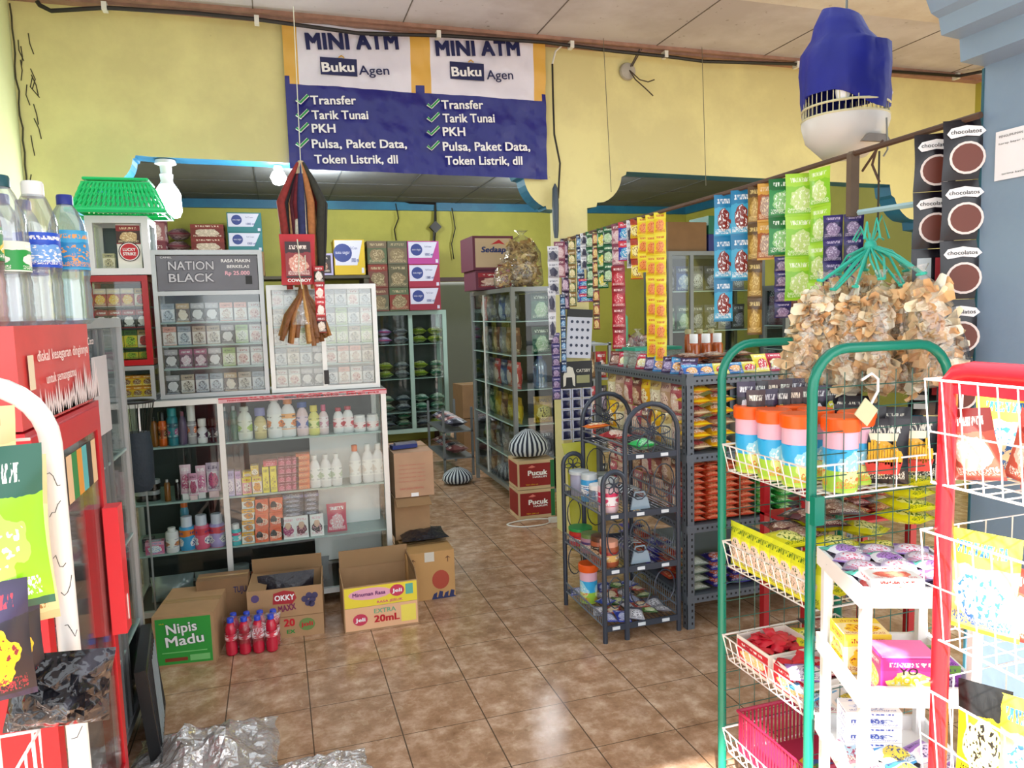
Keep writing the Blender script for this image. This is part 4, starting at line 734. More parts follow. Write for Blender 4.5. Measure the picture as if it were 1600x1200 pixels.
# green basket on top, tilted opening toward the camera: perforated walls
def basket_green():
    r = thing('plastic_basket', 'bright green perforated plastic basket on the small white case', 'basket', (-.655, K0 + .10, 1.95)); g = mat('green_basket_plastic', '#22d07c', .35)
    ang = 28; w0, w1, d0, d1, h = .42, .36, .27, .20, .15
    m = MB(); w0, w1 = .38, .26
    def wall(ax, a0, a1, fix0, fix1, n, rows):
        e = MB()
        def P(u, v):
            a = a0 + (a1 - a0) * v if False else None
            half = (w0 + (w1 - w0) * v) / 2 if ax == 'x' else (d0 + (d1 - d0) * v) / 2; f = fix0 + (fix1 - fix0) * v; q = -half + 2 * half * u
            return (q, f, h * v) if ax == 'x' else (f, q, h * v)
        for j in range(rows):
            v0, v1 = .12 + .76 * j / rows, .12 + .76 * (j + .55) / rows; s = 1 if j % 2 else -1
            for i in range(n):
                u0 = (i + .1) / n; u1 = (i + .5) / n; k = .5 / n
                # solid lattice strokes
                e.tube([P(u0, v0 - .02), P(min(1, u0 + k), v1 + .10)], .0058, 4)
                e.tube([P(u0, v1 + .10), P(min(1, u0 + k), v0 - .02)], .0045, 4)
        for v in (0, .12, .88, 1): e.tube([P(0, v), P(1, v)], .007 if v in (0, 1) else .005, 6)
        return e
    wall('x', 0, 0, -d0 / 2, -d1 / 2, 18, 4).build('front_wall', g, r); wall('x', 0, 0, d0 / 2, d1 / 2, 18, 4).build('back_wall', g, r); wall('y', 0, 0, -w0 / 2, -w1 / 2, 10, 4).build('side_wall', g, r); wall('y', 0, 0, w0 / 2, w1 / 2, 10, 4).build('side_wall', g, r)
    MB().box(-w1 / 2, w1 / 2, -d1 / 2, d1 / 2, h - .004, h).build('base', g, r)
    rim = MB().tube([(-w0 / 2 - .01, -d0 / 2 - .01, .004), (w0 / 2 + .01, -d0 / 2 - .01, .004), (w0 / 2 + .01, d0 / 2 + .01, .004), (-w0 / 2 - .01, d0 / 2 + .01, .004)], .012, 6, closed=True); rim.build('rim', g, r)
    MB().box(-w1 / 2 + .01, w1 / 2 - .01, -d1 / 2 + .01, d1 / 2 - .01, .02, .09).build('inner_tray', mat('pale_green_shade', '#b8e8c8', .5), r)
    return r
basket_green().location.z = 1.962
# hanging black netting pouch at the counter's left end
p = aY(206, 628, 3.45); r = thing('hanging_net_bin', 'dark cloth pouch hanging from a black wire ring at counter end', 'pouch', (p.x, 3.45, p.z)); bk = mat('black_wire', '#121214', .4)
MB().tube([(.085 * math.cos(a), .07 * math.sin(a), 0) for a in [i * math.pi / 8 for i in range(16)]], .006, 6, closed=True).build('ring', bk, r, 40)
m = MB()
for i in range(16):
    a = i * math.pi / 8; m.tube([(.085 * math.cos(a), .07 * math.sin(a), 0), (.06 * math.cos(a), .05 * math.sin(a), -.13)], .0014, 4)
m.build('netting', bk, r)
MB().lathe([(.06, -.13), (.068, -.2), (.066, -.36), (.05, -.385), (.01, -.39)], 16, sq=.7).build('cloth_sleeve', mat('dark_slate_cloth', '#1e2c38', .7, noise=.3, bump=.3), r, 50)
MB().box(.03, .036, -.058, -.055, -.12, -.02).build('price_tag', WHITE, r)
MB().tube([(-.09, .05, .0), (-.09, .30, .06)], .004, 5).build('hook', bk, r)
# ================================================================ bundle hanging on the string
BY = 3.55; b0 = aY(470, 262, BY); r = thing('hanging_scarf_bundle', 'bundle of dark patterned scarves hanging from a string', 'scarves', (b0.x, BY, b0.z)); rnd = random.Random(11)
scc = ['#8a2a28', '#1c1c22', '#d8c8a8', '#2a3060', '#5a2030', '#c89868', '#303028', '#e8e0d0', '#701828', '#3a2a20', '#b07040', '#202838']
for k in range(26):
    a = k * 2.4; R_ = .03 + .06 * rnd.random(); x, y = R_ * math.cos(a), R_ * math.sin(a) * .7; L_ = rnd.uniform(.42, .55)
    m = MB(); pts = [(x * .15, y * .15, .02), (x * .7, y * .7, -.06), (x * 1.25, y * 1.25, -.16), (x * 1.2 + rnd.uniform(-.01, .01), y * 1.2, -.3), (x * 1.0, y, -L_)]
    m.tube(pts, [.008, .014, .019, .018, .014], 7); m.build('scarf', mat('scarf_%d' % (k % 12), scc[k % 12], .8, noise=.6, nscale=60), r, 60)
MB().lathe([(.012, .03), (.02, 0), (.03, -.03)], 10).build('gathered_top', mat('beige_cloth', '#b8a888', .8), r, 50)
a = aY(450, 20, BY + .5); MB().tube([Vector((0, 0, 0)), (0 + (aY(460, 40, BY).x - b0.x), 0, aY(460, 10, BY).z - b0.z)], .0022, 5).build('string', mat('white_string', '#d0d0c0', .8), r)
# striped cloth behind, red packet card, brown sausage packets, red strip
q = MB()
for k in range(5): x = -.09 + k * .012; q.tube([(x, .03, -.16 + .01 * k), (x - .01, .03, -.3), (x - .012, .03, -.53)], [.004, .010, .008], 6)
q.build('checked_cloth', mat('checked_black_white', '#8a9a98', .8, noise=1.0, nscale=90), r, 60)
p = aY(468, 445, BY - .06); r = thing('tobacco_card', 'red framed packet card tied with white string below the scarves', 'packet', (p.x, BY - .07, p.z))
MB().pillow(.155, .225, .03, 0, 6, 8, wob=.2).build('packet', mat('packet_red', '#b8202c', .35), r, 60)
MB().box(-.055, .055, -.021, -.019, .03, .19).build('picture', pack('#8a2830', '#301820', '#d89888', '#f0e0d8'), r); text('COWBOY', r, (-.05, -.023, .012), .1, .014, WHITE, bold=.03)
MB().tube([(0, -.02, .2), (.004, -.028, .13), (-.002, -.026, .06), (.01, -.024, -.02)], .0025, 5).tube([(.0, -.026, .13), (.02, -.03, .1), (.03, -.026, .13), (.03, -.026, .06)], .0022, 5).build('string', mat('white_string', '#d0d0c0', .8), r)
b1 = aY(474, 455, BY - .05); r = thing('dried_bundle', 'fan of brown twisted packets wrapped in clear film, hanging lowest', 'bundle', (b1.x, BY - .05, b1.z)); dm = [mat('brown_dried%d' % i, c_, .45, noise=.5, nscale=40, bump=.4, bscale=60) for i, c_ in enumerate(('#a8703a', '#7a4a24', '#c89858', '#8a5a30'))]
for k in range(26):
    a = rnd.uniform(-1, 1); b = rnd.uniform(-1, 1); x1 = a * .115; y1 = b * .06; L_ = .20 + .04 * (1 - abs(a)) + rnd.uniform(-.02, .02)
    MB().tube([(a * .012, b * .01, .03), (a * .02, b * .015, -.02), (x1 * .7, y1 * .7, -.11), (x1, y1, -L_)], [.007, .009, .016, .012], 6).build('twisted_packet', dm[k % 4], r, 60)
MB().lathe([(.012, .02), (.018, -.02), (.06, -.09), (.085, -.15)], 14, sq=.6, cap=False).build('film_wrap', film('film_wrap', (.95, .95, .97), .2, .1, .12, bump=.6), r, 50)
r = thing('sachet_strip', 'short red and dark strip of sachets beside the brown bundle', 'sachets', (aY(503, 520, BY - .1).x, BY - .1, aY(503, 520, BY - .1).z), group=None)
for k, q in enumerate((('#3a1818', '#8a2020', '#d8c8b8', '#f0f0f0'), ('#a81c28', '#c83038', '#f0e0d8', '#f8f8f8'), ('#c8202c', '#a01820', '#f4d8d0', '#ffffff'), ('#282020', '#a82028', '#d8d0c8', '#f0f0f0'))): o = MB().pillow(.045, .075, .014, 0, 5, 6, z0=k * .075, wob=.2).build('sachet', pack(*q, .3), r, 60)
# ================================================================ floor cartons in front of the counter
NG = mat('print_lime_green', '#2f9a3a', .6, noise=.08)
r = carton('green and brown lime drink carton on the floor, front left', .245, .34, .225, (-.424, 3.463, 0), math.radians(-7), CARD, NG, pf=(.012, .012))
for s_, x, z, w, hh in (('Nipis', -.065, .145, .12, .045), ('Madu', -.07, .09, .15, .045)):
    text(s_, r, (x, -.1725, z), w, hh, W('dark_green_ink', '#0f4a3a'), bold=.07, tilt=-.08); text(s_, r, (x, -.1740, z), w, hh, WHITE, bold=.02, tilt=-.08)
text('HALAL', r, (-.095, -.172, .19), .02, .006, YEL, bold=0); MB().box(-.08, .01, -.1725, -.1718, .025, .04).build('stamp_row', W('stamp', '#8a3a28'), r); MB().box(.02, .1, -.1725, -.1718, .022, .048).build('panel_mark', W('light_green', '#7ac878'), r); MB().box(-.09, .09, -.1725, -.1718, .062, .066).build('rule_line', W('light_green', '#7ac878'), r)
r = carton('plain brown closed carton behind the lime drink carton', .28, .26, .27, (-.34, 3.63 + .0, 0), math.radians(-3), CARDD, None); text('TUJU', r, (.06, -.1305, .20), .07, .03, NAVY, bold=.02); r.location = (-.30, 3.595 + .01, 0)
bpy.data.objects[r.name].scale = (.8, .4, 1)
r = carton('open brown carton with grape jelly print, behind red bottles', .33, .26, .235, (-.02, 3.55, 0), math.radians(-4), CARD, None, 'open', flaps=[('B', -12, .075), ('L', -100, .08)])
def T3(s_, x, z, w, h, m_, bold=.03, dy=-.1315, tilt=0): return text(s_, r, (x, dy, z), w, h, m_, bold=bold, tilt=tilt)
RW = W('okky_red', '#a82430')
MB().poly([(-.055, .165), (-.05, .215), (-.005, .225), (.04, .215), (.05, .185), (.03, .16)], -.1318, -.1305).build('logo_plate', RW, r); T3('OKKY', -.045, .18, .085, .026, WHITE, .03, -.133); T3('MAXX', -.03, .125, .075, .03, W('plum_ink', '#7a2850'), .04, tilt=-.1)
m = MB()
for a, b in ((.09, .18), (.11, .195), (.12, .175), (.10, .16), (.13, .19)): m.lathe([(.001, -.0), (.012, .0004), (.013, .001)], 10)
gr_ = MB()
for a, b in ((.085, .175), (.105, .19), (.12, .17), (.10, .155), (.13, .188), (.115, .15)): gr_.poly([(a + .015 * math.cos(t * math.pi / 5), b + .015 * math.sin(t * math.pi / 5)) for t in range(10)], -.1318, -.1305)
gr_.build('grape_print', W('grape', '#3c3860'), r); MB().poly([(-.13 + .018 * math.cos(t * math.pi / 5), .2 + .018 * math.sin(t * math.pi / 5)) for t in range(10)], -.1318, -.1305).build('dot_print', W('plum_dot', '#5a4878'), r)
T3('20', -.01, .055, .045, .035, RED, .04); T3('EX', .0, .02, .035, .018, GREENI, .03); MB().poly([(.09 + .036 * math.cos(t * math.pi / 6), .055 + .03 * math.sin(t * math.pi / 6)) for t in range(12)], -.1318, -.1305).build('round_logo', W('olive_ring', '#6a8a4a'), r); T3('joli', .065, .048, .05, .02, RED, .03, -.133); MB().box(-.165, .165, -.1309, -.1302, .098, .101).build('fold_line', CARDD, r)
MB().box(-.15, .15, -.09, .11, .19, .20).build('dark_contents', mat('dark_wrapped_goods', '#2c2830', .4, bump=.5), r) if False else None
r2 = thing('plastic_pack', 'dark plastic pack lying inside the grape jelly carton', 'packet', (-.02, 3.56, .10)); MB().pillow(.26, .16, .1, 0, 8, 6, wob=.6).build('pack', mat('dark_wrapped_goods', '#2c2830', .3, bump=.5), r2, 60)
r = carton('open yellow and pink carton reading extra, right of jelly carton', .345, .29, .215, (.40, 3.51, 0), math.radians(-1), CARD, None, 'open', flaps=[('B', 3, .085), ('R', -8, .06)])
MB().box(-.168, .168, -.1462, -.1452, .115, .21).build('yellow_panel', W('lemon', '#ecd83c'), r); MB().box(-.168, .168, -.1462, -.1452, .005, .113).build('peach_panel', W('peach', '#e8b890'), r)
MB().poly([(-.05 + .10 * math.cos(t * math.pi / 8), .175 + .028 * math.sin(t * math.pi / 8)) for t in range(16)], -.147, -.1463).build('cloud_print', W('pink_cloud', '#e8a8c0'), r); text('Minuman Rasa', r, (-.13, -.148, .167), .15, .018, W('purple_ink', '#6a2868'), bold=.03)
for x, z in ((.075, .175), (-.10, .055)): MB().poly([(x + .034 * math.cos(t * math.pi / 8), z + .028 * math.sin(t * math.pi / 8)) for t in range(16)], -.1474, -.1463).build('round_logo', W('rose_ring', '#c83858'), r); text('Jeli', r, (x - .022, -.148, z - .008), .044, .018, WHITE, bold=.03)
text('EXTRA', r, (-.035, -.148, .078), .1, .022, W('mint', '#70b088'), bold=.02); text('20mL', r, (-.035, -.148, .035), .115, .033, RED, bold=.04); MB().box(.09, .16, -.147, -.1463, .02, .10).build('lemon_label', W('lemon2', '#f0e060'), r); MB().box(.115, .15, -.147, -.1463, .15, .2).build('teal_label', W('teal', '#60b0a0'), r); text('RASA JERUK', r, (-.02, -.148, .125), .12, .012, W('rose_ink', '#d85878'), bold=.02)
# red drink six-pack
rb = bottle('drink_bottle', .0255, .165, PETR, mat('bright_blue_cap', '#2848c8', .35), lab('#d83850', '#b82038', '#f4d8dc', '#ffffff'), shape='cola', lab=(.42, .6), caph=.1, capr=.55)
for j in range(2):
    for i in range(4): put(rb, (-.262 + i * .056 + j * .01, 3.335 + j * .055 - i * .008, .0), olabel('red syrup drink bottle', i, 4, '%s row on floor by the lime carton' % ['front', 'back'][j]), 'bottle', 0, 'shrink wrapped red bottles')
o = MB().pillow(.25, .15, .13, 0, 10, 8, wob=.4).build('shrink_wrap', film('shrink_wrap', (.96, .96, .98), .10, .06, .02, bump=.7), None, 60); o.location = (-.175, 3.352, .012); o.rotation_euler = (0, 0, math.radians(-8)); tag(o, 'clear shrink wrap around the eight red syrup drink bottles', 'plastic wrap')
# cartons right of the counter
r = carton('plain closed carton on upper level right of the counter', .21, .34, .24, (.66, 4.02, .49), 0, mat('pinkish_cardboard', '#c09a7c', .8, noise=.25), None)
text('HARAP JANGAN DIBANTING', r, (-.08, -.171, .04), .13, .012, W('faded_red', '#c07060'), bold=.01); [text('komposisi produk makanan', r, (-.08, -.171, .17 - k * .022), .14, .009, W('faded_red', '#c07060'), bold=0) for k in range(5)]
MB().box(-.02, .02, -.1712, -.1705, .0, .02).build('white_sticker', WHITE, r)
r = carton('open carton with orange scraps, middle of right hand stack', .19, .32, .23, (.645, 4.03, .255), 0, CARD, None, 'open', flaps=[('F', 112, .09)]); r.scale = (1, 1, 1)
r = carton('beach print carton with black bag, bottom of right stack', .25, .36, .25, (.685, 3.80, 0), 0, mat('sandy_cardboard', '#c89c64', .75, noise=.15), None)
MB().poly([(.05 + .045 * math.cos(t * math.pi / 10), .1 + .05 * math.sin(t * math.pi / 10)) for t in range(20)], -.1812, -.1804).build('sun_print', W('brick_sun', '#b04a38'), r)
m = MB()
for k in range(4): m.poly([(-.0 + k * .03, .0), (.012 + k * .03, .028 + (k % 2) * .012), (.03 + k * .03, .035), (.026 + k * .03, .01), (.04 + k * .03, .0)], -.1815, -.1806)
m.build('wave_print', W('deep_blue', '#2a3464'), r)
for x in (-.09, .09): MB().box(x - .002, x + .002, -.1812, -.1805, .19, .215).poly([(x - .015, .208), (x, .222), (x + .015, .208), (x, .214)], -.1812, -.1805).build('palm_print', W('brown_ink', '#6a4428'), r)
MB().box(-.03, .02, -.1812, -.1804, .2, .25).build('packing_tape', mat('clear_tape', '#d8d4c8', .2), r)
o = MB().pillow(.25, .22, .05, 0, 8, 8, wob=.8).xf(Matrix.Rotation(math.radians(-90), 4, 'X')).build('black_plastic_bag', mat('black_bag', '#23242c', .25, bump=.8, bscale=25), None, 60); o.location = (.69, 3.74, .28); tag(o, 'crumpled black plastic bag on top of the beach print carton', 'bag')
orange = mat('orange_scrap', '#e88a20', .4)
for k in range(4): o = MB().pillow(.05, .04, .02, 0, 4, 4).build('orange_packet', orange, None, 60); o.location = (.60 + k * .03, 3.95 + (k % 2) * .03, .262); o.rotation_euler = (.4 * k, .6 * k, k); tag(o, olabel('small orange packet', k, 4, 'in the open carton'), 'packet', 'orange packets in the open carton')
o = MB().box(-.07, .07, -.03, .03, 0, .02).build('stapler', mat('navy_plastic', '#28387a', .35)); o.location = (.63, 3.98, .735); o.rotation_euler = (0, 0, .15); MB().box(-.05, .07, -.02, .02, .02, .03).build('stapler_arm', mat('silver_dark', '#8a8ea0', .3, .6), o); tag(o, 'small navy stapler on top of the upper plain carton', 'stapler')
# clear plastic bags at the bottom edge
def crumple(name, w, d, h, loc, label, seed, m_):
    rnd = random.Random(seed); n = 26; vs = []; fs = []
    from mathutils import noise as nz
    for j in range(n + 1):
        for i in range(n + 1):
            u, v = i / n * 2 - 1, j / n * 2 - 1; rr = max(abs(u), abs(v)); e = max(0, 1 - rr ** 2.2)
            q = nz.noise(Vector((u * 2.2 + seed, v * 2.2, 0))) + .6 * abs(nz.noise(Vector((u * 5, v * 5 + seed, 1)))) + .35 * abs(nz.noise(Vector((u * 11, v * 11, seed))))
            vs.append((u * w / 2 * (1 + .15 * nz.noise(Vector((v * 2, seed, 0)))), v * d / 2 * (1 + .2 * nz.noise(Vector((u * 2, 0, seed)))), max(.002, h * e * (.55 + .75 * q) + .002)))
    for j in range(n):
        for i in range(n): a = j * (n + 1) + i; fs.append([a, a + 1, a + n + 2, a + n + 1])
    o = MB().add(vs, fs).build(name, m_, None); o.location = loc; tag(o, label, 'bag'); return o
cf = film('crumpled_clear_plastic', (.93, .93, .95), .34, .10, .30, (.92, .92, .96), .9, 14)
p = aZ(300, 1180); crumple('clear_plastic_bag', .46, .42, .10, (p.x + .05, p.y - .06, 0), 'large crumpled clear plastic bag on the floor near bottom edge', 3, cf)
p = aZ(490, 1196); crumple('clear_plastic_bag', .34, .2, .05, (p.x, p.y - .06, 0), 'smaller clear plastic bag on floor right of the large one', 8, cf)
# ================================================================ back room
MINT = mat('mint_aluminium', '#9db8ae', .35, .35)
zs = [aY(640, y, 8.0).z for y in (645, 592, 538)]
r = display_case('glass_cupboard', 'mint framed two door glass cupboard against the back wall', 'cupboard', 1.0, 1.80, 8.0, 8.40, 0, 1.5, [z for z in zs], (1.40,), .045, metal=MINT, glass=GLASS, back=mat('cupboard_back', '#3c4644', .5), basez=.16)
gpk = [flatpack('soft_pack', .17, .2, .09, *q) for q in (('#2a7a58', '#1c5a40', '#c8e0d0', '#e8f4ec'), ('#b8c838', '#58782a', '#e8f0b0', '#304818'), ('#8a6ab8', '#d85888', '#e0d0f0', '#f0f0f8'), ('#1c4a3a', '#2a7a58', '#e0e8c8', '#c8d8d0'), ('#506070', '#303c48', '#a8b0b8', '#d0d4d8'))]
gn = ['green soft pack', 'yellow green soft pack', 'violet soft pack', 'dark green soft pack', 'grey soft pack']
for zi, (z, kinds) in enumerate(((.20, (4, 3, 4, 1)), (zs[0], (3, 4, 0, 0)), (zs[1], (1, 4, 1, 3)), (zs[2], (2, 4, 1, 1)))):
    for i in range(4):
        for j in range(2 if zi != 2 else 2): put(gpk[kinds[i]], (1.13 + i * .185 + (.02 if i > 1 else 0), 8.2, z + .002 + j * .092), '%s, %s pile %s, shelf %s from floor of back cupboard' % (gn[kinds[i]], ORD[i], ['lower', 'upper'][j], ['one', 'two', 'three', 'four'][zi]), 'pack', group='soft packs in the back cupboard')
MW = mat('milk_carton_white', '#c8c8dc', .5); CIR = W('round_navy', '#2c3c80')
def milk(label, loc, w, h, col, d=.3):
    r = carton(label, w, d, h, loc, 0, mat('carton_' + col[1:], col, .6), None, group='milk cartons with round blue logo')
    MB().poly([(-w / 2 + .01, h * .27), (w / 2 - .08, h * .27), (w / 2 - .02, h - .01), (-w / 2 + .01, h - .01)], -d / 2 - .002, -d / 2 - .001).build('white_panel', MW, r)
    o = MB().lathe([(h * .26, 0), (h * .26, .001)], 20).build('round_logo', CIR, r); o.location = (-w * .22, -d / 2 - .0025, h * .62); o.rotation_euler = (math.radians(90), 0, 0)
    text('susu segar', r, (-w * .22 - h * .2, -d / 2 - .005, h * .59), h * .4, h * .1, MW, bold=0); text('Full Cream', r, (w * .04, -d / 2 - .003, h * .72), w * .22, h * .08, CIR, bold=0); text('1000 ml', r, (w * .05, -d / 2 - .003, h * .36), w * .25, h * .12, CIR, bold=.02); MB().box(w * .38, w * .46, -d / 2 - .002, -d / 2 - .001, h * .05, h * .2).build('code_label', MW, r); return r
for k, c_ in enumerate(('#8a2038', '#962440', '#a83a88')): milk('round blue logo milk carton, %s of three on the back cupboard' % ['lowest', 'middle', 'topmost'][k], (1.555, 8.05, 1.505 + k * .246), .34, .243, c_)
cs = ['#5a5a48', '#6a4038', '#4e5c42', '#7a3028', '#54503c', '#6a5a48']
for i in range(2):
    for k in range(3):
        q = carton('brown and green printed carton, %s column, %s, on back cupboard' % (['left', 'right'][i], ['lowest', 'middle', 'topmost'][k]), .205, .3, .243, (1.06 + i * .215, 8.05, 1.505 + k * .246), 0, pack(cs[(i * 3 + k) % 6], cs[(i + k * 2 + 1) % 6], '#7c6c50', '#a89878', .6), None, group='brown cartons stacked on the back cupboard')
# rear storage shelf behind the counter, carrying cartons
r = thing('storage_shelf', 'dark wooden storage shelf behind the cigarette cases', 'shelf', (-.15, 8.0, 0)); dw = mat('dark_shelf_wood', '#4a4438', .7, noise=.3)
m = MB()
for x in (-.83, .0, 1.05):
    for y in (-.2, .2): MB().box(x, x + .05, y, y + .05, 0, 1.85).build('upright', dw, r)
for z in (.4, .9, 1.4, 1.85): MB().box(-.84, 1.11, -.21, .26, z, z + .03).build('shelf_board', dw, r)
milk('white and yellow milk carton on storage shelf above the white case', (.765, 7.95, 1.885), .31, .36, '#c8a828'); 
carton('wide dark carton with coffee picture beside the yellow milk carton', .25, .3, .22, (.47, 7.95, 1.885), 0, mat('carton_violetwhite', '#a8a0c8', .6), pack('#2c1c1c', '#1c1414', '#8a5a48', '#d8c8b8'))
zz = 1.885
for k in range(2): milk('teal edged milk carton, %s of two on the storage shelf' % ['lower', 'upper'][k], (-.235, 7.95, zz + .24 + k * .19), .32, .188, '#2a7078')
carton('brown carton under the teal edged milk cartons', .33, .3, .238, (-.235, 7.95, zz), 0, CARDD)
for k in range(2): q = carton('maroon biscuit carton, %s of two left of the teal milk cartons' % ['lower', 'upper'][k], .30, .3, .13, (-.58, 7.95, zz + .24 + k * .132), 0, pack('#6a2420', '#7a2c28', '#b8a898', '#d8c8b8', .6)); 
carton('brown carton under the maroon biscuit cartons', .3, .3, .238, (-.58, 7.95, zz), 0, CARDD)
for k in range(4): put(flatpack('soft_pack', .22, .22, .12, '#a8888a', '#8a4858', '#d8c8d0', '#583040'), (-.86 + .01 * (k % 2), 8.0, zz + .002 + k * .121), 'pink grey soft pack, layer %s, at left end of storage shelf' % ['one', 'two', 'three', 'four'][k], 'pack', group='pink soft packs on the storage shelf')
for k in range(3): carton('tall mauve carton, %s of three behind the glowing bulb' % ['lowest', 'middle', 'topmost'][k], .2, .25, .26, (-.93, 7.7 + .35, zz + .49 + k * 0 if False else zz + .49 + k * .0) if False else (-1.055, 7.9, 1.95 + k * .262), 0, pack('#9a6068', '#7a3848', '#d0b8b8', '#e8d8d8', .6))
carton('large plain carton under the mauve cartons in the back corner', .24, .3, 1.948, (-1.045, 7.9, 0), 0, CARDD)
# ---------------------------------------------------------------- tall glass cabinet in the middle, seen from its corner
r = display_case('glass_cabinet', 'tall grey framed glass cabinet with mixed goods left of pillar', 'cabinet', 1.625, 1.99, 5.08, 6.25, 0, 1.635, (.36, .62, .885, 1.14, 1.39), (), .03, metal=mat('grey_metal_frame', '#8a8e90', .35, .5), glass=GLASS, back=mat('dark_back', '#22272a', .5), basez=.1, open_front=False)
MB().box(-.181, -.171, .18, .195, .1, 1.6).build('door_rail', ALUL, r); MB().box(.155, .162, -.55, .55, .13, 1.6).build('dark_side_panel', mat('dark_back', '#22272a', .5), r)
mc = [('#b82838', '#d84858', '#f0d8d8', '#f0f0f0'), ('#2a58a8', '#1c3a78', '#a8c0e0', '#e8f0f8'), ('#c8a818', '#a88010', '#f0e080', '#503808'), ('#2c2c34', '#484858', '#8a8a98', '#c8c8d0'), ('#6a3c30', '#8a5038', '#c8a080', '#f0d8b8'), ('#2a6a50', '#1c4838', '#a8c8a0', '#e0e8d8'), ('#9a98a8', '#787888', '#d8d8e0', '#404050')]
mn = ['red', 'blue', 'yellow', 'charcoal', 'brown', 'green', 'grey']
mp = [sachet('standing_pack', .15, .2, .06, *q) for q in mc]
for zi, (z, ks) in enumerate(((.12, (3, 4, 3, 6, 4, 3)), (.362, (4, 3, 6, 3, 4, 5)), (.622, (2, 2, 4, 2, 5, 3)), (.887, (0, 0, 1, 0, 6, 3)), (1.142, (4, 4, 6, 4, 3, 4)), (1.392, (3, 6, 1, 3, 6, 0)))):
    for i in range(6): put(mp[ks[i]], (1.70, 5.2 + i * .17, z), olabel(mn[ks[i]] + ' standing pack', i, 6, 'on shelf %s of middle cabinet' % ['one', 'two', 'three', 'four', 'five', 'six'][zi], 'near end'), 'pack', -math.pi / 2, 'packs in the middle glass cabinet')
for zi, (z, k) in enumerate(((.362, 3), (.622, 2), (1.142, 5), (1.392, 5))): put(mp[k], (1.88, 5.17, z), '%s pack facing front on shelf %s of middle cabinet' % (mn[k], ['two', 'three', 'five', 'six'][zi]), 'pack', 0, 'packs in the middle glass cabinet')
put(bottle('water_jug', .055, .24, film('jug_blue', (.5, .7, .95), .2, .1, .3, (.35, .55, .85)), BC, None, shape='water', capr=.4), (1.86, 5.16, .887), 'clear blue water jug behind the front glass of middle cabinet', 'bottle')
# crate-like cartons on top and the snack bag
r = carton('beige and purple noodle carton on top of the middle cabinet', .34, .4, .27, (1.70, 5.95, 1.80), 0, mat('carton_purple', '#6a3048', .6), mat('noodle_beige', '#cfb89c', .6)); text('Sedaap', r, (-.1, -.203, .14), .2, .045, W('noodle_blue', '#283878'), bold=.05, shear=.2); MB().poly([(-.02, .2), (.05, .24), (.1, .2), (.05, .21)], -.2025, -.2015).build('red_flame', RED, r)
r = carton('red noodle carton below the beige noodle carton', .3, .38, .155, (1.70, 5.95, 1.642), 0, mat('carton_purple', '#6a3048', .6), pack('#7a2838', '#a83040', '#e0c0b0', '#f0e0d8'))
tan = [mat('tan_curl%d' % i, c_, .6, noise=.3) for i, c_ in enumerate(('#d8b878', '#b89458', '#9a7848', '#e4cc90'))]
def chips_bag(label, loc, w, h, d, seed, mats_, n, cat='snack bag', cs=.03, cf_=None, tie=True, rot=None, group=None):
    rnd = random.Random(seed); r = thing('snack_bag', label, cat, loc, 0, group)
    m = MB()
    for k in range(n):
        a = rnd.uniform(0, 2 * math.pi); z = h * (.03 + .76 * rnd.random()); env = (1 - .45 * (z / h)) * min(1, .55 + z / h * 3); x = math.cos(a) * (w / 2 * .95 - cs * .35) * env * rnd.uniform(.6, 1); y = math.sin(a) * (d / 2 * .95 - cs * .35) * env * rnd.uniform(.6, 1); s = cs * rnd.uniform(.7, 1.2); st = len(m.v); cu = rnd.uniform(.3, .9)
        vs = []; 
        for j in range(3):
            for i in range(5):
                t = (i / 4 - .5) * 2; q = (j - 1); vs.append((t * s * .75, q * s * .30 * (1 - .35 * t * t), -cu * s * t * t * .6 + abs(q) * s * .12))
        fs = [[j * 5 + i, j * 5 + i + 1, j * 5 + i + 6, j * 5 + i + 5] for j in range(2) for i in range(4)]
        M_ = Matrix.Translation((x, y, z)) @ Matrix.Rotation(rnd.uniform(0, 6.3), 4, 'Z') @ Matrix.Rotation(rnd.uniform(0, 3.1), 4, 'X') @ Matrix.Rotation(rnd.uniform(0, 3.1), 4, 'Y')
        m.add([M_ @ Vector(v) for v in vs], fs, rnd.randrange(len(mats_)))
    o = m.build('crackers', mats_, r, 80); o['kind'] = 'stuff'
    pr = [(w * .40, 0), (w * .5, h * .06), (w * .48, h * .3), (w * .4, h * .6), (w * .27, h * .8), (w * .07, h * .9), (w * .06, h * .93), (w * .16, h * .99)]
    b = MB(); n_ = 18; vs = []; fs = []
    for ri, (rr, z) in enumerate(pr):
        for j in range(n_): a = 2 * math.pi * j / n_; q = 1 + .07 * math.sin(a * 5 + seed + z * 20) + .05 * rnd.uniform(-1, 1); vs.append((rr * q * math.cos(a), rr * q * math.sin(a) * d / w, z))
    for i in range(len(pr) - 1):
        for j in range(n_): fs.append([i * n_ + j, i * n_ + (j + 1) % n_, (i + 1) * n_ + (j + 1) % n_, (i + 1) * n_ + j])
    fs.append(list(range(n_))[::-1]); b.add(vs, fs).build('clear_bag', cf_ or CBAG, r, 80)
    if tie: MB().tube([(w * .075 * math.cos(i * .9), w * .075 * math.sin(i * .9), h * .915) for i in range(7)], .004, 5, closed=True).build('tie', TEALS, r)
    if rot: r.rotation_euler = rot
    return r
CBAG = film('thin_clear_bag', (.985, .98, .975), .09, .10, .04, (1, .97, .93), .5, 22); TEALS = mat('turquoise_raffia', '#3cc0a8', .45)
chips_bag('big clear bag of tan curly snacks on the middle cabinet', (1.83, 5.42, 1.642), .34, .44, .26, 4, tan, 320, cs=.045, tie=False)
o = chips_bag('small clear bag of red and tan snacks beside noodle carton', (1.66, 5.35, 1.642), .16, .22, .14, 9, [mat('red_snack', '#a83830', .5)] + tan[:2], 90, cs=.03, tie=False)
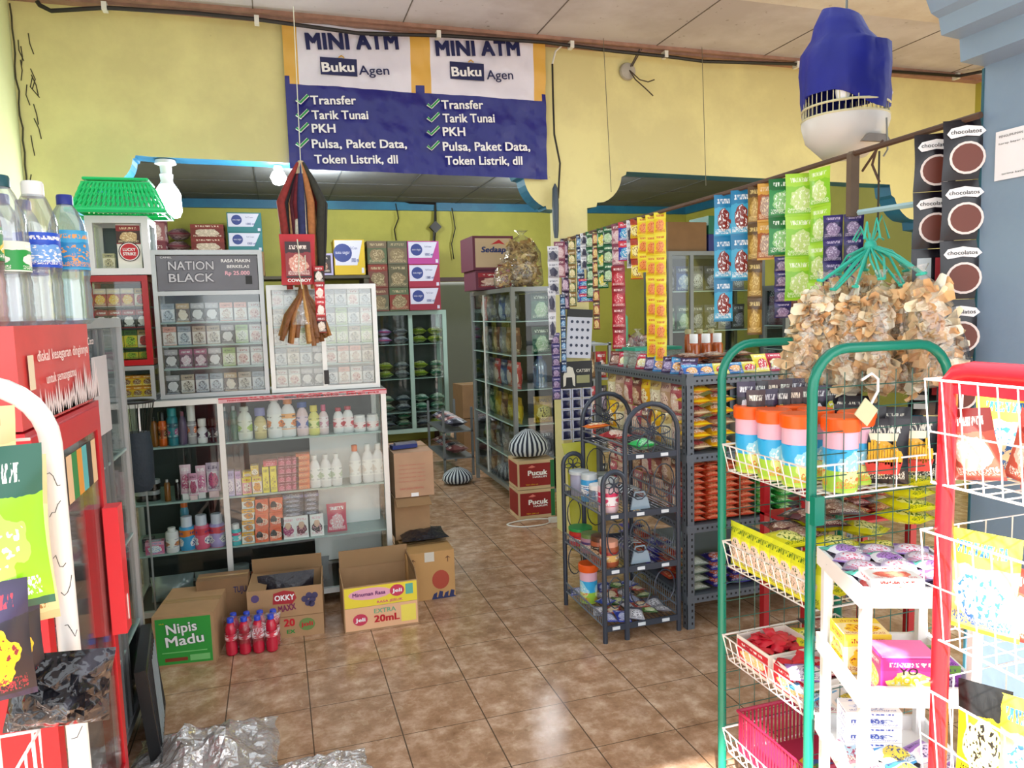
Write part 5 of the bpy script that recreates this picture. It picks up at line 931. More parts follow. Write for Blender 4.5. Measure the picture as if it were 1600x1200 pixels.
# ---------------------------------------------------------------- tea cartons, striped bundle
TR = mat('tea_carton_red', '#8c1c20', .5, noise=.1); TC = mat('tea_carton_cream', '#c8b08c', .6)
for k in range(2):
    r = carton(['lower red tea carton on the floor by the middle cabinet', 'upper red tea carton under the striped bundle'][k], .27, .24, .205, (1.695, 4.94, .0 + k * .209), math.radians(-2), TC, TR, pf=(.012, .022), side=TR)
    MB().box(.105, .134, -.1225, -.1210, .005, .2).build('green_edge', W('deep_green', '#1c6a38'), r)
    text('Pucuk', r, (-.06, -.1225, .10), .14, .036, WHITE, bold=.04); text('HARUM', r, (-.025, -.1225, .08), .10, .013, WHITE, bold=.03); MB().poly([(-.06, .155), (-.03, .172), (-.005, .158), (-.03, .152)], -.1222, -.1212).build('leaf_mark', W('pale_red', '#e08078'), r); text('TEH 350 ml', r, (-.08, -.1225, .03), .09, .009, YEL, bold=0)
m = MB(); n_ = 48; prof = [(.02, 0), (.125, .02), (.15, .06), (.14, .11), (.10, .155), (.05, .19), (.02, .205)]; vs = []; fs = []; ms = []
for rr, z in prof:
    for j in range(n_): a = 2 * math.pi * j / n_; vs.append((rr * math.cos(a) * (1 + .03 * math.sin(6 * a)), rr * math.sin(a) * .8, z))
for i in range(len(prof) - 1):
    for j in range(n_): fs.append([i * n_ + j, i * n_ + (j + 1) % n_, (i + 1) * n_ + (j + 1) % n_, (i + 1) * n_ + j]); ms.append(0 if (j // 1) % 2 else 1)
m.add(vs, fs, ms); o = m.build('striped_bundle', [mat('navy_cloth', '#1c2438', .8), mat('white_cloth', '#c8d0d8', .8)], None, 60); o.location = (1.68, 4.94, .419); tag(o, 'navy and white striped cloth bundle on the red tea cartons', 'bundle')
o2 = o.copy(); COL.objects.link(o2); o2.location = (1.42, 6.1, .0); o2.scale = (.9, 1, .7); tag(o2, 'striped cloth bundle on the dark floor behind the tea cartons', 'bundle')
r = thing('low_rack', 'low metal rack with grey packets left of the middle cabinet', 'rack', (1.50, 6.7, 0)); m = MB()
for x in (-.14, .12):
    for y in (-.35, .33): MB().box(x, x + .02, y, y + .02, 0, .62).build('post', ALUD, r)
for z in (.16, .40): MB().box(-.14, .14, -.35, .35, z, z + .012).build('shelf', ALUD, r)
for zi, z in enumerate((.173, .413)):
    for i in range(5): put(flatpack('soft_pack', .12, .2, .08, *(mc[3] if (i + zi) % 2 else ('#8a5858', '#6a3c40', '#b8a0a0', '#e0d0d0'))), (1.50, 6.42 + i * .135, z + .03), olabel('mottled %s packet' % ('charcoal' if (i + zi) % 2 else 'dusty red'), i, 5, 'on %s tier of low rack' % ['lower', 'upper'][zi], 'near end'), 'packet', math.pi / 2, 'packets on the low rack')
for k, (x, y, z) in enumerate(((1.95, 7.6, 0), (1.95, 7.6, .36))): carton(['brown carton on floor beside the doorway', 'brown carton stacked beside the doorway'][k], .3, .3, .35, (x, y, z), .1, CARDD)
o = MB().tube([(.16 * math.cos(a) * (1 + .1 * math.sin(3 * a)), .08 * math.sin(a), .006) for a in [i * math.pi / 10 for i in range(20)]], .005, 5, closed=True).build('cable_loop', wc, None); o.location = (1.60, 4.70, 0); tag(o, 'white cable loop lying on the floor before the tea cartons', 'cable')
o = MB().box(-.05, .05, -.02, .02, 0, .03).build('plug_socket', wc, None); o.location = (1.78, 4.68, 0); tag(o, 'white extension socket on the floor right of the cable loop', 'socket'); MB().tube([(.05, 0, .015), (.12, .03, .01), (.1, .1, .01)], .004, 5).build('cable', wc, o)
# ---------------------------------------------------------------- shelf with packets between cabinet and pillar
r = thing('side_rack', 'narrow metal rack of packets between middle cabinet and pillar', 'rack', (2.15, 5.0, 0)); m = MB()
for x in (-.13, .13):
    for y in (-.15, .13): MB().box(x, x + .02, y, y + .02, 0, 1.22).build('post', ALUD, r)
zr = (.12, .42, .70, .95, 1.2)
for z in zr: MB().box(-.13, .15, -.15, .15, z, z + .012).build('shelf', ALUD, r)
hp = [sachet('standing_pack', .085, .19, .04, *q) for q in (('#8a4050', '#c04858', '#e8d0c0', '#f0f0f0'), ('#584868', '#383048', '#a890b8', '#d8d0e0'), ('#9a7858', '#684828', '#d8c8a8', '#402818'), ('#a02028', '#c83038', '#f0c8c0', '#ffffff'), ('#2a2a32', '#484850', '#9a9aa0', '#e0e0e0'))]; hn = ['rose', 'violet', 'tan', 'red', 'black']
for zi, z in enumerate(zr[:-1]):
    for i in range(3): k = (zi * 2 + i) % 5; put(hp[k if zi else 4 - (i % 2)], (2.07 + i * .09, 4.92, z + .013), olabel('%s standing packet' % hn[k if zi else 4 - (i % 2)], i, 3, 'on tier %s of narrow rack' % ['one', 'two', 'three', 'four'][zi]), 'packet', 0, 'packets on the narrow rack')
# ---------------------------------------------------------------- aluminium cabinets along the right wall
r = display_case('glass_cabinet', 'dark glass cabinet against the right side under cartons', 'cabinet', 2.86, 3.72, 5.0, 5.4, 0, 1.88, (.5, .9, 1.27, 1.58), (3.06,), .03, metal=ALUD, glass=GLASS, back=mat('dark_teal_back', '#182426', .5), basez=.1)
for zi, (z, ks) in enumerate(((.9, (5, 5, 5, 1, 3, 3)), (1.27, (5, 5, 3, 3, 6, 3)), (1.58, (3, 1, 6, 3, 3, 6)))):
    for i in range(6): put(mp[ks[i]], (2.97 + i * .128, 5.2, z), olabel('%s standing pack' % mn[ks[i]], i, 6, 'on shelf %s of dark cabinet' % ['one', 'two', 'three'][zi]), 'pack', 0, 'packs in the dark cabinet', s=(.8, 1, 1))
r = display_case('glass_cabinet', 'grey framed cabinet with dark red box right of dark cabinet', 'cabinet', 3.62, 4.25, 4.62, 4.92, 0, 1.60, (.5, 1.12, 1.3), (), .035, metal=ALUD, glass=GLASS, back=mat('dark_teal_back', '#182426', .5), basez=.1)
mg = carton('dark red carton on top shelf of the grey framed cabinet', .5, .2, .22, (3.93, 4.80, 1.302), 0, pack('#5a1830', '#6a1c3c', '#7a3048', '#a08088'), None)
carton('brown carton at left end on the dark cabinet', .34, .3, .22, (3.05, 5.2, 1.885), 0, CARDD); carton('brown carton at right on the dark cabinet', .24, .3, .3, (3.60, 5.2, 1.885), 0, CARD)
carton('blue printed carton between the brown cartons', .20, .28, .13, (3.345, 5.2, 1.885), 0, mat('carton_blue', '#28307a', .5)); carton('dark green carton on top of the blue printed carton', .20, .28, .14, (3.345, 5.2, 2.017), 0, mat('carton_green', '#1c7058', .5))
# ---------------------------------------------------------------- cards and strips on the pillar
p = aY(905, 525, YW - .03); r = thing('sachet_card', 'white card of twenty dark dots hanging on the yellow pillar', 'card', (p.x, YW - .03, p.z), 0); r.rotation_euler = (0, math.radians(4), 0)
MB().box(-.085, .085, -.004, .004, -.14, .12).build('card', mat('card_pale', '#c8ccdc', .5), r); MB().box(-.088, .088, -.002, .006, .12, .17).build('holder', BLACKI, r)
d = MB()
for j in range(5):
    for i in range(4): d.lathe([(.010, 0), (.010, .001)], 8, (0, 0, 0)); d.xf(Matrix.Translation((-.055 + i * .037, -.0045, -.11 + j * .05)) @ Matrix.Rotation(math.radians(90), 4, 'X'), len(d.v) - 16)
d.build('dots', W('dot_navy', '#2a3450'), r)
p = aY(901, 628, YW - .07); r = thing('sachet_board', 'black hanging board with mask picture and navy sachets', 'board', (p.x, YW - .07, p.z)); BK = mat('board_black', '#101216', .3)
MB().box(-.11, .11, -.003, .003, .09, .26).build('header', BK, r)
MB().poly([(-.09, .10), (-.09, .17), (-.07, .22), (-.05, .23), (-.025, .22), (-.01, .17), (-.01, .10), (-.025, .11), (-.03, .16), (-.07, .16), (-.075, .11)], -.006, -.004).build('mask_print', W('bone', '#d8d4c8'), r); text('CATSBY', r, (.0, -.006, .19), .095, .02, W('bone', '#d8d4c8'), bold=.02); MB().box(.0, .09, -.006, -.004, .12, .17).build('caption_print', W('olive_text', '#9a9a70'), r)
for j in range(6):
    for i in range(3):
        if j == 5 and i != 1: continue
        o = MB().box(-.033, .033, -.004, .004, 0, .062).build('sachet', mat('sachet_edge', '#b8bcd4', .35), r); o.location = (-.072 + i * .072, 0, .025 - j * .066); 
        MB().pillow(.05, .05, .012, 0, 4, 4, z0=.006).xf(Matrix.Translation((0, -.004, 0))).build('navy_face', mat('sachet_navy', '#181c44', .25), o, 60)
o = MB(); vs = []; n = 8
for k in range(n + 1):
    z = .66 * (1 - k / n); b = .05 * math.sin(k / n * 2.2); vs += [(-.0 + b, -.02 - .02 * math.sin(k), z), (.12 + b, .0, z), (.25, .0, z)]
o.add(vs, [q for k in range(n) for q in ([3 * k + 3, 3 * k + 4, 3 * k + 1, 3 * k], [3 * k + 4, 3 * k + 5, 3 * k + 2, 3 * k + 1])]); o = o.build('plastic_sheet', mat('lime_plastic_sheet', '#b8b83a', .4, bump=.4, bscale=12), None, 60); o.location = (1.60, 4.1, 0); tag(o, 'lime yellow plastic sheet standing behind the floral shelf rack', 'sheet')
s_ = o.modifiers.new('solid', 'SOLIDIFY'); s_.thickness = .003
# ================================================================ strips hanging from the long rod
r = thing('hanging_rod', 'long thin brown rod running from the pillar toward the grey front pillar', 'rod', (1.75, 2.9, 1.915)); MB().tube([(.0, -1.42, .012), (0, -.4, -.005), (0, .5, -.01), (0, 1.44, -.02)], .009, 7).build('bamboo_rod', mat('rod_brown', '#5a4030', .7, noise=.4), r, 50); MB().tube([(0, -1.08, .01), (.01, -1.05, -.04), (-.01, -1.1, -.1)], .004, 5).tube([(.0, -1.1, .02), (.02, -1.0, -.05)], .004, 5).build('knot', mat('rod_brown', '#5a4030', .7), r)
def strip(label, loc, n, w, h, cols, rz=-.75, t=.016, group=None, two=None, cols2=None, rot=0):
    r = thing('sachet_strip', label, 'sachets', loc, rz, group)
    for c_ in range(2 if two else 1):
        cc = cols2 if (c_ and cols2) else cols; me = MB().pillow(w, h, t, 0, 5, 6, wob=.25).mesh('sachet', pack(*cc, .28), 60)
        for k in range(n):
            o = bpy.data.objects.new('sachet', me); COL.objects.link(o); o.parent = r; o.location = ((c_ - (.5 if two else 0)) * w * 1.02, 0, -(k + 1) * h); o.rotation_euler = (random.uniform(-.04, .04), 0, random.uniform(-.12, .12))
    return r
def rodstrip(px, n, w, h, cols, label, rz=-.75, dx=0, **k):
    p = aX(px, 300, 1.75); y = aX(px, 190 + (1530 - px) * .28, 1.75).y; return strip(label, (1.75 + dx, y, 1.905), n, w, h, cols, rz, **k)
V = dict(a=('#58305a', '#301c3c', '#c8a8c0', '#e8d8e8'), b=('#4a5a28', '#8a6838', '#d8c890', '#f0e8c8'), c=('#1c3a30', '#0f5a38', '#a8c8a0', '#d8e8d0'), d=('#b0b0b8', '#d8d8e0', '#383850', '#484860'), e=('#1c4878', '#183058', '#6aa0d0', '#e0e8f0'), f=('#187038', '#0f4a28', '#e0d048', '#e8f0e0'), g=('#a06878', '#804058', '#d8b8c0', '#f0e0e0'), h=('#a0182c', '#8a1428', '#c84858', '#f0d0d0'), i=('#e0c820', '#e8d838', '#e89850', '#c03828'), j=('#d8b828', '#a83820', '#f0e8a0', '#803018'), k=('#8a3020', '#503020', '#d8b070', '#f0e0a0'), l=('#3838a0', '#c83048', '#48a0d0', '#f0f0f8'), m=('#38a0c8', '#1c78a8', '#802820', '#f0f4f8'), n=('#8a6a28', '#5a4018', '#b8964a', '#e0c880'), o=('#a85a30', '#d8a040', '#b8988a', '#f0d8b8'), p=('#1f8a40', '#186a30', '#90c880', '#f0f8f0'), q=('#88c828', '#a8d838', '#c8e088', '#f0f8d8'), r=('#241c50', '#302468', '#887098', '#c8b8d8'))
for px, n, w, h, c_, d in [(882, 4, .055, .11, 'a', 'dark purple sachet strip nearest the yellow pillar on rod'), (893, 5, .05, .085, 'b', 'olive and brown sachet strip second from pillar'), (906, 5, .05, .08, 'e', 'blue and white sachet strip hanging low before the pillar'), (913, 3, .055, .07, 'd', 'silver grey sachet strip beside the blue strip'), (922, 4, .055, .095, 'c', 'dark green sachet strip with pale print left of centre'), (930, 7, .04, .08, 'k', 'long narrow brown and yellow sachet strip reaching low'), (941, 3, .065, .11, 'f', 'bright green and yellow sachet strip'), (950, 3, .06, .10, 'c', 'dark green sachet strip right of bright green one'), (965, 2, .07, .11, 'g', 'pinkish brown sachet strip above the crimson strip'), (976, 2, .07, .10, 'l', 'blue and red wavy sachet strip'), (986, 2, .05, .12, 'd', 'pale silver strip between blue and yellow strips'), (994, 3, .065, .1, 'j', 'short yellow and brown sachet strip'), (1006, 3, .07, .09, 'i', 'short bright yellow sachet strip left of long yellow ones')]:
    rodstrip(px, n, w, h, V[c_], d)
o = strip('crimson coffee sachet strip hanging below the pinkish brown strip', (1.75, aX(965, 190 + 565 * .28, 1.75).y, 1.685), 4, .075, .11, V['h'])
MB().tube([(0, .01, -.02), (0, .01, .22)], .002, 4).build('thread', tw, o)
o = strip('blue wrapped candy strip hanging at the bottom of pillar strips', (1.75, 4.02, 1.64), 3, .09, .045, V['l']); MB().tube([(0, .01, -.02), (0, .01, .262)], .002, 4).build('thread', tw, o)
rodstrip(1018, 7, .062, .098, V['i'], 'long yellow sachet strip, left of the long yellow pair'); rodstrip(1031, 7, .058, .1, V['i'], 'long yellow sachet strip, right of the long yellow pair')
rodstrip(1130, 3, .075, .17, V['m'], 'sky blue chocolate wafer strip, left of the blue pair', rz=-.5, two=False); rodstrip(1158, 2, .078, .175, V['m'], 'shorter sky blue chocolate wafer strip, right of the pair', rz=-.5)
rodstrip(1180, 4, .055, .14, V['n'], 'dull golden brown snack strip right of the blue strips'); rodstrip(1197, 2, .062, .14, V['o'], 'short orange edged brown snack strip'); 
rodstrip(1224, 2, .10, .135, V['p'], 'dark green noodle sachet strip with white oval', rz=-.5); o = strip('pale green and navy small sachet strip under dark green noodle strip', (1.75, 2.25, 1.63), 4, .06, .055, V['r'], -.5)
rodstrip(1252, 3, .105, .145, V['q'], 'lime green drink sachet strip facing the camera', rz=-.5); rodstrip(1282, 4, .09, .125, V['q'], 'lime green drink sachet strip seen edge on', rz=-1.45)
p = aX(1318, 335, 1.75); o = strip('purple coffee sachet sheet hanging beneath the wooden stick', (1.75, p.y, p.z), 3, .06, .075, V['r'], -.6, two=True)
r = thing('wooden_stick', 'short weathered wooden stick standing upright above the purple sachets', 'stick', (1.75, aX(1332, 300, 1.75).y, aX(1332, 338, 1.75).z)); MB().box(-.016, .016, -.01, .01, 0, .19).poly([(-.016, .19), (.016, .19), (.01, .2), (-.008, .2)], -.01, .01).build('stick', mat('old_wood', '#6a5848', .8, noise=.5), r)
a = aX(1342, 332, 1.75); b = aX(1436, 318, 1.75); o = MB().tube([Vector((0, 0, 0)), b - a], .009, 6).build('pale_rod', mat('pale_blue_rod', '#a8c8d0', .4)); o.location = a; tag(o, 'pale blue horizontal rod between wooden stick and chocolate sachets', 'rod')
# chocolate drink sachets by the grey pillar
ck = mat('choco_black_foil', '#161018', .22); chz = W('choco_brown', '#6a3020'); chc = W('choco_cup', '#c88068')
def choco(px, ytop, n, label, back=False):
    p = aX(px, ytop, 1.75); r = thing('sachet_strip', label, 'sachets', (1.75, p.y, p.z), -.62, 'chocolate drink strips')
    me = MB().pillow(.105, .155, .022, 0, 6, 7, wob=.15).mesh('sachet', ck, 60)
    pl = MB().poly([(-.045 + .0, .118), (-.035, .132), (0, .138), (.035, .132), (.045, .12), (.03, .108), (0, .112), (-.035, .106)], -.0125, -.0115).mesh('name_plate', WHITE)
    cup = MB().lathe([(.042, 0), (.042, .001)], 18).mesh('cup_ring', W('cup_white', '#e8dcd8')); cf2 = MB().lathe([(.036, .001), (.036, .002)], 18).mesh('cup_picture', W('choco_brown', '#6a3020'))
    bk1 = MB().box(-.04, -.005, -.013, -.012, .07, .13).box(-.04, -.005, -.013, -.012, .02, .035).box(-.04, -.005, -.013, -.012, .045, .06).mesh('back_text', W('back_grey', '#c8d0d4')); bk2 = MB().box(.005, .042, -.013, -.012, .06, .13).mesh('red_panel', W('back_red', '#b83038'))
    for k in range(n):
        o = bpy.data.objects.new('sachet', me); COL.objects.link(o); o.parent = r; o.location = (0, 0, -(k + 1) * .156)
        if not (back and k >= 2):
            for q, rt in ((pl, 0), (cup, 1), (cf2, 1)):
                c_ = bpy.data.objects.new(q.name.split('.')[0], q); COL.objects.link(c_); c_.parent = o
                if rt: c_.rotation_euler = (math.radians(90), 0, 0); c_.location = (.004, -.012, .055)
            text('chocolatos', o, (-.036, -.0135, .117), .07, .011, BLACKI, bold=.01, name='lettering')
        else:
            for q in (bk1, bk2): c_ = bpy.data.objects.new(q.name.split('.')[0], q); COL.objects.link(c_); c_.parent = o
choco(1462, 208, 5, 'black chocolate drink strip, left column, lower sachets seen from behind', True); choco(1509, 186, 5, 'black chocolate drink strip, right column against the grey pillar')
# left of the pillar: more strips
for i, (px, yt, n, w, h, c_, d) in enumerate([(862, 385, 3, .07, .1, 'd', 'silver grey packet strip left of the pillar cable'), (872, 378, 2, .07, .11, 'g', 'brownish packet strip at the pillar cable'), (860, 450, 2, .05, .16, 'd', 'long white packet hanging left of the pillar'), (877, 460, 7, .035, .07, 'e', 'narrow blue chain of sachets along the pillar edge'), (866, 520, 6, .055, .07, 'r', 'violet grey sachet strip low on pillar left side')]):
    p = aY(px, yt, 4.32); strip(d, (p.x, 4.30, p.z), n, w, h, V[c_], -.2)
# ================================================================ birdcage under blue cloth
p = aY(1321, 130, 2.1); cgx, cgy = p.x, 2.1
zt = aY(1325, 20, 2.1).z; zb = aY(1320, 180, 2.1).z; zbot = aY(1320, 248, 2.1).z
r = thing('bird_cage', 'round bird cage covered by royal blue cloth, hanging under the ceiling', 'bird cage', (cgx, cgy, zbot))
H_ = zt - zbot; m = MB(); n_ = 40; rnd = random.Random(4)
prof = [(.03, H_), (.062, H_ * .985), (.085, H_ * .88), (.105, H_ * .80), (.136, H_ * .74), (.142, H_ * .6), (.14, H_ * .5), (.143, H_ * .42), (.137, H_ * .36)]
vs = []; fs = []
for i, (rr, z) in enumerate(prof):
    for j in range(n_):
        a = 2 * math.pi * j / n_; fold = 1 + (.035 * math.sin(a * 7 + i * .7) + .02 * math.sin(a * 13)) * (1 if i > 2 else .4); bb = .02 * max(0, math.sin(a * 1 + 2)) * (i > 0)
        vs.append((rr * fold * math.cos(a) - (.02 if i < 3 else 0), rr * fold * math.sin(a), z + (.035 * math.sin(a * 2 + 1) if i == len(prof) - 1 else 0) + (.02 * math.cos(a - 2.4) if 0 < i < 4 else 0)))
for i in range(len(prof) - 1):
    for j in range(n_): fs.append([i * n_ + j, (i + 1) * n_ + j, (i + 1) * n_ + (j + 1) % n_, i * n_ + (j + 1) % n_])
fs.append(list(range(n_))); m.add(vs, fs); m.build('blue_cloth', mat('royal_blue_cloth', '#0c168a', .55, noise=.35, nscale=9, bump=.35, bscale=14), r, 70)
MB().lathe([(.03, .0), (.07, .004), (.125, .06), (.14, .115), (.138, .13), (.128, .118)], 32).build('tray', mat('white_tray_plastic', '#d8d4d0', .4), r, 40)
cr = mat('cage_cream', '#d8d0a8', .5); m = MB()
for j in range(44): a = 2 * math.pi * j / 44; m.tube([(.134 * math.cos(a), .134 * math.sin(a), .11), (.134 * math.cos(a), .134 * math.sin(a), H_ * .45)], .0018, 4)
m.build('bars', cr, r)
for z in (.165, .13): MB().tube([(.137 * math.cos(2 * math.pi * j / 32), .137 * math.sin(2 * math.pi * j / 32), z) for j in range(32)], .004, 5, closed=True).build('ring', cr, r, 40)
MB().lathe([(.02, 0), (.025, .03), (.02, .04)], 10, (-.08, -.08, .17)).build('feeder_cup', WHITE, r); MB().lathe([(.02, 0), (.028, .02), (.022, .035)], 10, (.09, -.075, .18)).build('feeder_cup', WHITE, r)
MB().tube([(.03, -.15, .10), (.035, -.152, .0), (.03, -.14, -.02)], .003, 5).build('latch_wire', mat('grey_wire', '#8a8a86', .4, .5), r); MB().tube([(0, 0, H_ - .02), (0, 0, H_ + .35)], .004, 5).build('hanging_wire', mat('grey_wire', '#8a8a86', .4, .5), r); MB().poly([(-.045, .03), (-.02, .055), (.05, .055), (.075, .03)], -.13, -.118).build('tray_latch', mat('dull_tin', '#8a8078', .6), r)
o = MB().tube([(0, 0, 0), (.0, .0, -.24)], .003, 5).build('hanging_string', mat('dark_cord', '#3c3830', .8)); o.location = aX(1374, 236, 1.75); tag(o, 'dark cord from the rod down to the turquoise raffia knot', 'cord')
# ================================================================ cracker bags hung on raffia
cm = [mat('cracker_%d' % i, c_, .55, noise=.25, nscale=30) for i, c_ in enumerate(('#fbd8a8', '#ffe9c8', '#f4c48c', '#fff0dc', '#f8ce9c'))]
tk = aX(1360, 385, 1.72)
bags = [(1240, 440, 606, .105, 1.46, 'leftmost cracker bag, leaning out over the green rack'), (1272, 455, 608, .10, 1.52, 'second cracker bag from left, partly behind its neighbours'), (1320, 452, 612, .11, 1.57, 'third cracker bag from left, upright at front'), (1378, 440, 612, .12, 1.62, 'middle cracker bag, tallest and upright at front'), (1425, 448, 608, .105, 1.68, 'second cracker bag from right'), (1472, 428, 600, .15, 1.66, 'rightmost and widest cracker bag beside the chocolate strips'), (1345, 425, 540, .12, 1.74, 'rear cracker bag high between the front bags'), (1430, 425, 560, .12, 1.80, 'rear cracker bag high at right'), (1290, 432, 560, .11, 1.68, 'rear cracker bag high at left')]
kn = []
for i, (px, yt, yb, w, X, d) in enumerate(bags):
    b = aX(px, yb, X); t = aX(px, yt, X); h = (t.z - b.z) * 1.12; tl = (px - 1365) / 110 * .16
    o = chips_bag(d, (b.x, b.y, b.z), w * .98, h, w * .85, 20 + i, cm, 150, cs=.054, tie=True, group='cracker bags on the raffia knot'); o.rotation_euler = (0, 0, -.7)
    o.rotation_euler = Matrix.Rotation(-.7, 3, 'Z').to_euler(); o.matrix_world = Matrix.Translation(b) @ Matrix.Rotation(-.7, 4, 'Z') @ Matrix.Rotation(-tl * 1.2, 4, 'Y')
    top = (Matrix.Translation(b) @ Matrix.Rotation(-.7, 4, 'Z') @ Matrix.Rotation(-tl * 1.2, 4, 'Y')) @ Vector((0, 0, h * .92)); kn.append(top)
m = MB()
for t in kn:
    for k in range(3):
        s = Vector((random.uniform(-.012, .012), random.uniform(-.012, .012), random.uniform(-.01, .01))); mid = t.lerp(tk, .5) + s * 1.5 + Vector((0, 0, .01)); m.tube([t + s * .6 - tk, mid - tk, s * .5], .0038, 5)
for k in range(7): a = k * .9; m.tube([(0, 0, 0), (.03 * math.cos(a), .03 * math.sin(a), .03 + .01 * k), (.05 * math.cos(a), .05 * math.sin(a), .02)], .0035, 4)
m.lathe([(.008, -.02), (.02, -.005), (.016, .012), (.006, .02)], 8)
o = m.build('raffia_knot', TEALS, None, 60); o.location = tk; tag(o, 'turquoise raffia strings knotted above the cracker bags', 'string')
# ================================================================ slotted angle shelf rack
SG = mat('slotted_grey_steel', '#5e6670', .45, .3, noise=.15); HOLE = mat('slot_hole', '#14161a', .8)
SX0, SX1, SY0, SY1 = 1.70, 2.62, 2.83, 3.80; zsh = [aY(1078, y, SY0).z for y in (932, 822, 711)] + [1.15]
r = thing('shelf_rack', 'grey slotted angle shelf rack behind the green wire rack', 'rack', ((SX0 + SX1) / 2, (SY0 + SY1) / 2, 0)); ox, oy = (SX0 + SX1) / 2, (SY0 + SY1) / 2
for x, sx in ((SX0, 1), (SX1, -1)):
    for y, sy in ((SY0, 1), (SY1, -1)):
        m = MB(); a, b = sorted((x - ox, x - ox + sx * .038)); c0, c1 = sorted((y - oy, y - oy + sy * .003)); m.box(a, b, c0, c1, 0, 1.165); a, b = sorted((x - ox, x - ox + sx * .003)); c0, c1 = sorted((y - oy, y - oy + sy * .038)); m.box(a, b, c0, c1, 0, 1.165)
        if sy == 1:
            for k in range(38):
                z = .02 + k * .03; hx = x - ox + sx * (.026 if k % 1 == 0 else .012); m.box(hx - .004, hx + .004, y - oy - .0006, y - oy, z, z + .012, 1)
                if sx == 1: m.box(x - ox - .0006, x - ox, y - oy + .016, y - oy + .024, z, z + .012, 1)
        m.build('post', [SG, HOLE], r)
for z in zsh:
    m = MB().box(SX0 - ox, SX1 - ox, SY0 - oy + .004, SY1 - oy, z - .004, z).box(SX0 - ox, SX1 - ox, SY0 - oy - .002, SY0 - oy + .004, z - .035, z).box(SX0 - ox - .002, SX0 - ox + .004, SY0 - oy, SY1 - oy, z - .035, z)
    for k in range(34): x = SX0 - ox + .05 + k * .025; m.box(x, x + .009, SY0 - oy - .0028, SY0 - oy - .002, z - .022, z - .013, 1)
    for k in range(34): y = SY0 - oy + .05 + k * .027; m.box(SX0 - ox - .0028, SX0 - ox - .002, y, y + .009, z - .022, z - .013, 1)
    m.build('shelf', [SG, HOLE], r)
SGp = 'packs on the grey slotted rack'
def fp(w, h, t, c_, rough=.3, nm='flat_pack'): return flatpack(nm, w, h, t, *c_, rough)
f_or = fp(.085, .11, .028, ('#c84828', '#b03820', '#e88858', '#f4d0b0')); f_gr = fp(.10, .12, .035, ('#2a9a40', '#188030', '#a8d888', '#e8f8e0')); f_ye = fp(.12, .13, .05, ('#e8b818', '#f0d020', '#f4f0e0', '#c85818')); f_pu = fp(.10, .12, .04, ('#2c2470', '#383098', '#c86840', '#d8d8f0')); f_tan = fp(.12, .13, .05, ('#b89878', '#d8c8a8', '#a83848', '#503020')); f_wh = fp(.11, .12, .03, ('#98a098', '#586858', '#c8d0c0', '#e8ece8'))
LV = ['lowest', 'second', 'third', 'fourth', 'fifth', 'sixth', 'seventh', 'eighth', 'ninth']
z1, z2, z3, z4 = zsh
for c_ in range(4):
    for k in range(10): put(f_or, (SX0 + .075 + c_ * .088 + random.uniform(-.003, .003), SY0 + .07, z2 + .001 + k * .0285), 'orange red noodle pack, %s layer of %s stack on rack' % ((LV + ['top'])[k], ORD[c_]), 'pack', random.uniform(-.05, .05), SGp)
for k in range(8): put(f_gr, (SX0 + .44 + random.uniform(-.006, .006), SY0 + .07, z2 + .001 + k * .034), 'green snack pack, %s layer beside the orange red stacks' % LV[k], 'pack', random.uniform(-.15, .15), SGp)
for k in range(8): put(f_gr, (SX0 + .55 + random.uniform(-.006, .006), SY0 + .07, z2 + .001 + k * .034), 'green snack pack, %s layer of farther green stack' % LV[k], 'pack', random.uniform(-.15, .15), SGp)
for c_ in range(2):
    for k in range(6): put(f_ye if (k + c_) % 3 else f_tan, (SX0 + .085 + c_ * .125, SY0 + .08, z3 + .001 + k * .052), '%s snack pack, %s layer of %s pile on upper shelf' % ('yellow' if (k + c_) % 3 else 'tan', LV[k], ORD[c_]), 'pack', random.uniform(-.1, .1), SGp)
up = [sachet('standing_pack', .10, .15, .05, *q) for q in (('#b89878', '#c8a898', '#e0c8b8', '#7a3848'), ('#e0a818', '#e8c020', '#f4e8c0', '#b04818'), ('#a84858', '#b8606c', '#e8c8b8', '#f4ece0'), ('#d8d0b0', '#c8b070', '#f0e8d0', '#805828'), ('#8a5048', '#6a3430', '#c8a080', '#f0e0c8'))]; un = ['tan', 'amber', 'rose', 'cream', 'brown']
for lv in range(2):
    for i in range(8): k = (i * 3 + lv * 2) % 5; put(up[k], (SX0 + .055, SY0 + .17 + i * .098, z3 + .002 + lv * .152), '%s standing pack, %s from front, %s row, upper left side of rack' % (un[k], ORD[i], ['lower', 'upper'][lv]), 'pack', -math.pi / 2 + random.uniform(-.15, .15), SGp)
f_rd = fp(.11, .12, .03, ('#8a2420', '#b04028', '#d88850', '#f0d8a8')); f_br_ = fp(.11, .12, .03, ('#5a1c28', '#382028', '#a88078', '#e0d0c8'), .2)
for lv in range(2):
    for i in range(8): k = (2, 4, 0, 4, 2, 4, 0, 2)[(i + lv) % 8]; put(up[k], (SX0 + .055, SY0 + .17 + i * .098, z2 + .002 + lv * .14), '%s standing pack, %s from front, %s row, middle left side of rack' % (un[k], ORD[i], ['lower', 'upper'][lv]), 'pack', -math.pi / 2 + random.uniform(-.15, .15), SGp, s=(1, 1, .9))
for c_ in range(5):
    for k in range(4): q = f_pu if c_ in (1, 2, 3) else f_wh; put(q, (SX0 + .08 + c_ * .115, SY0 + .08, z1 + .001 + k * .038), '%s pack, %s layer, pile %s on lowest rack shelf' % ('indigo' if q is f_pu else 'grey green', LV[k], ORD[c_]), 'pack', random.uniform(-.2, .2), SGp)
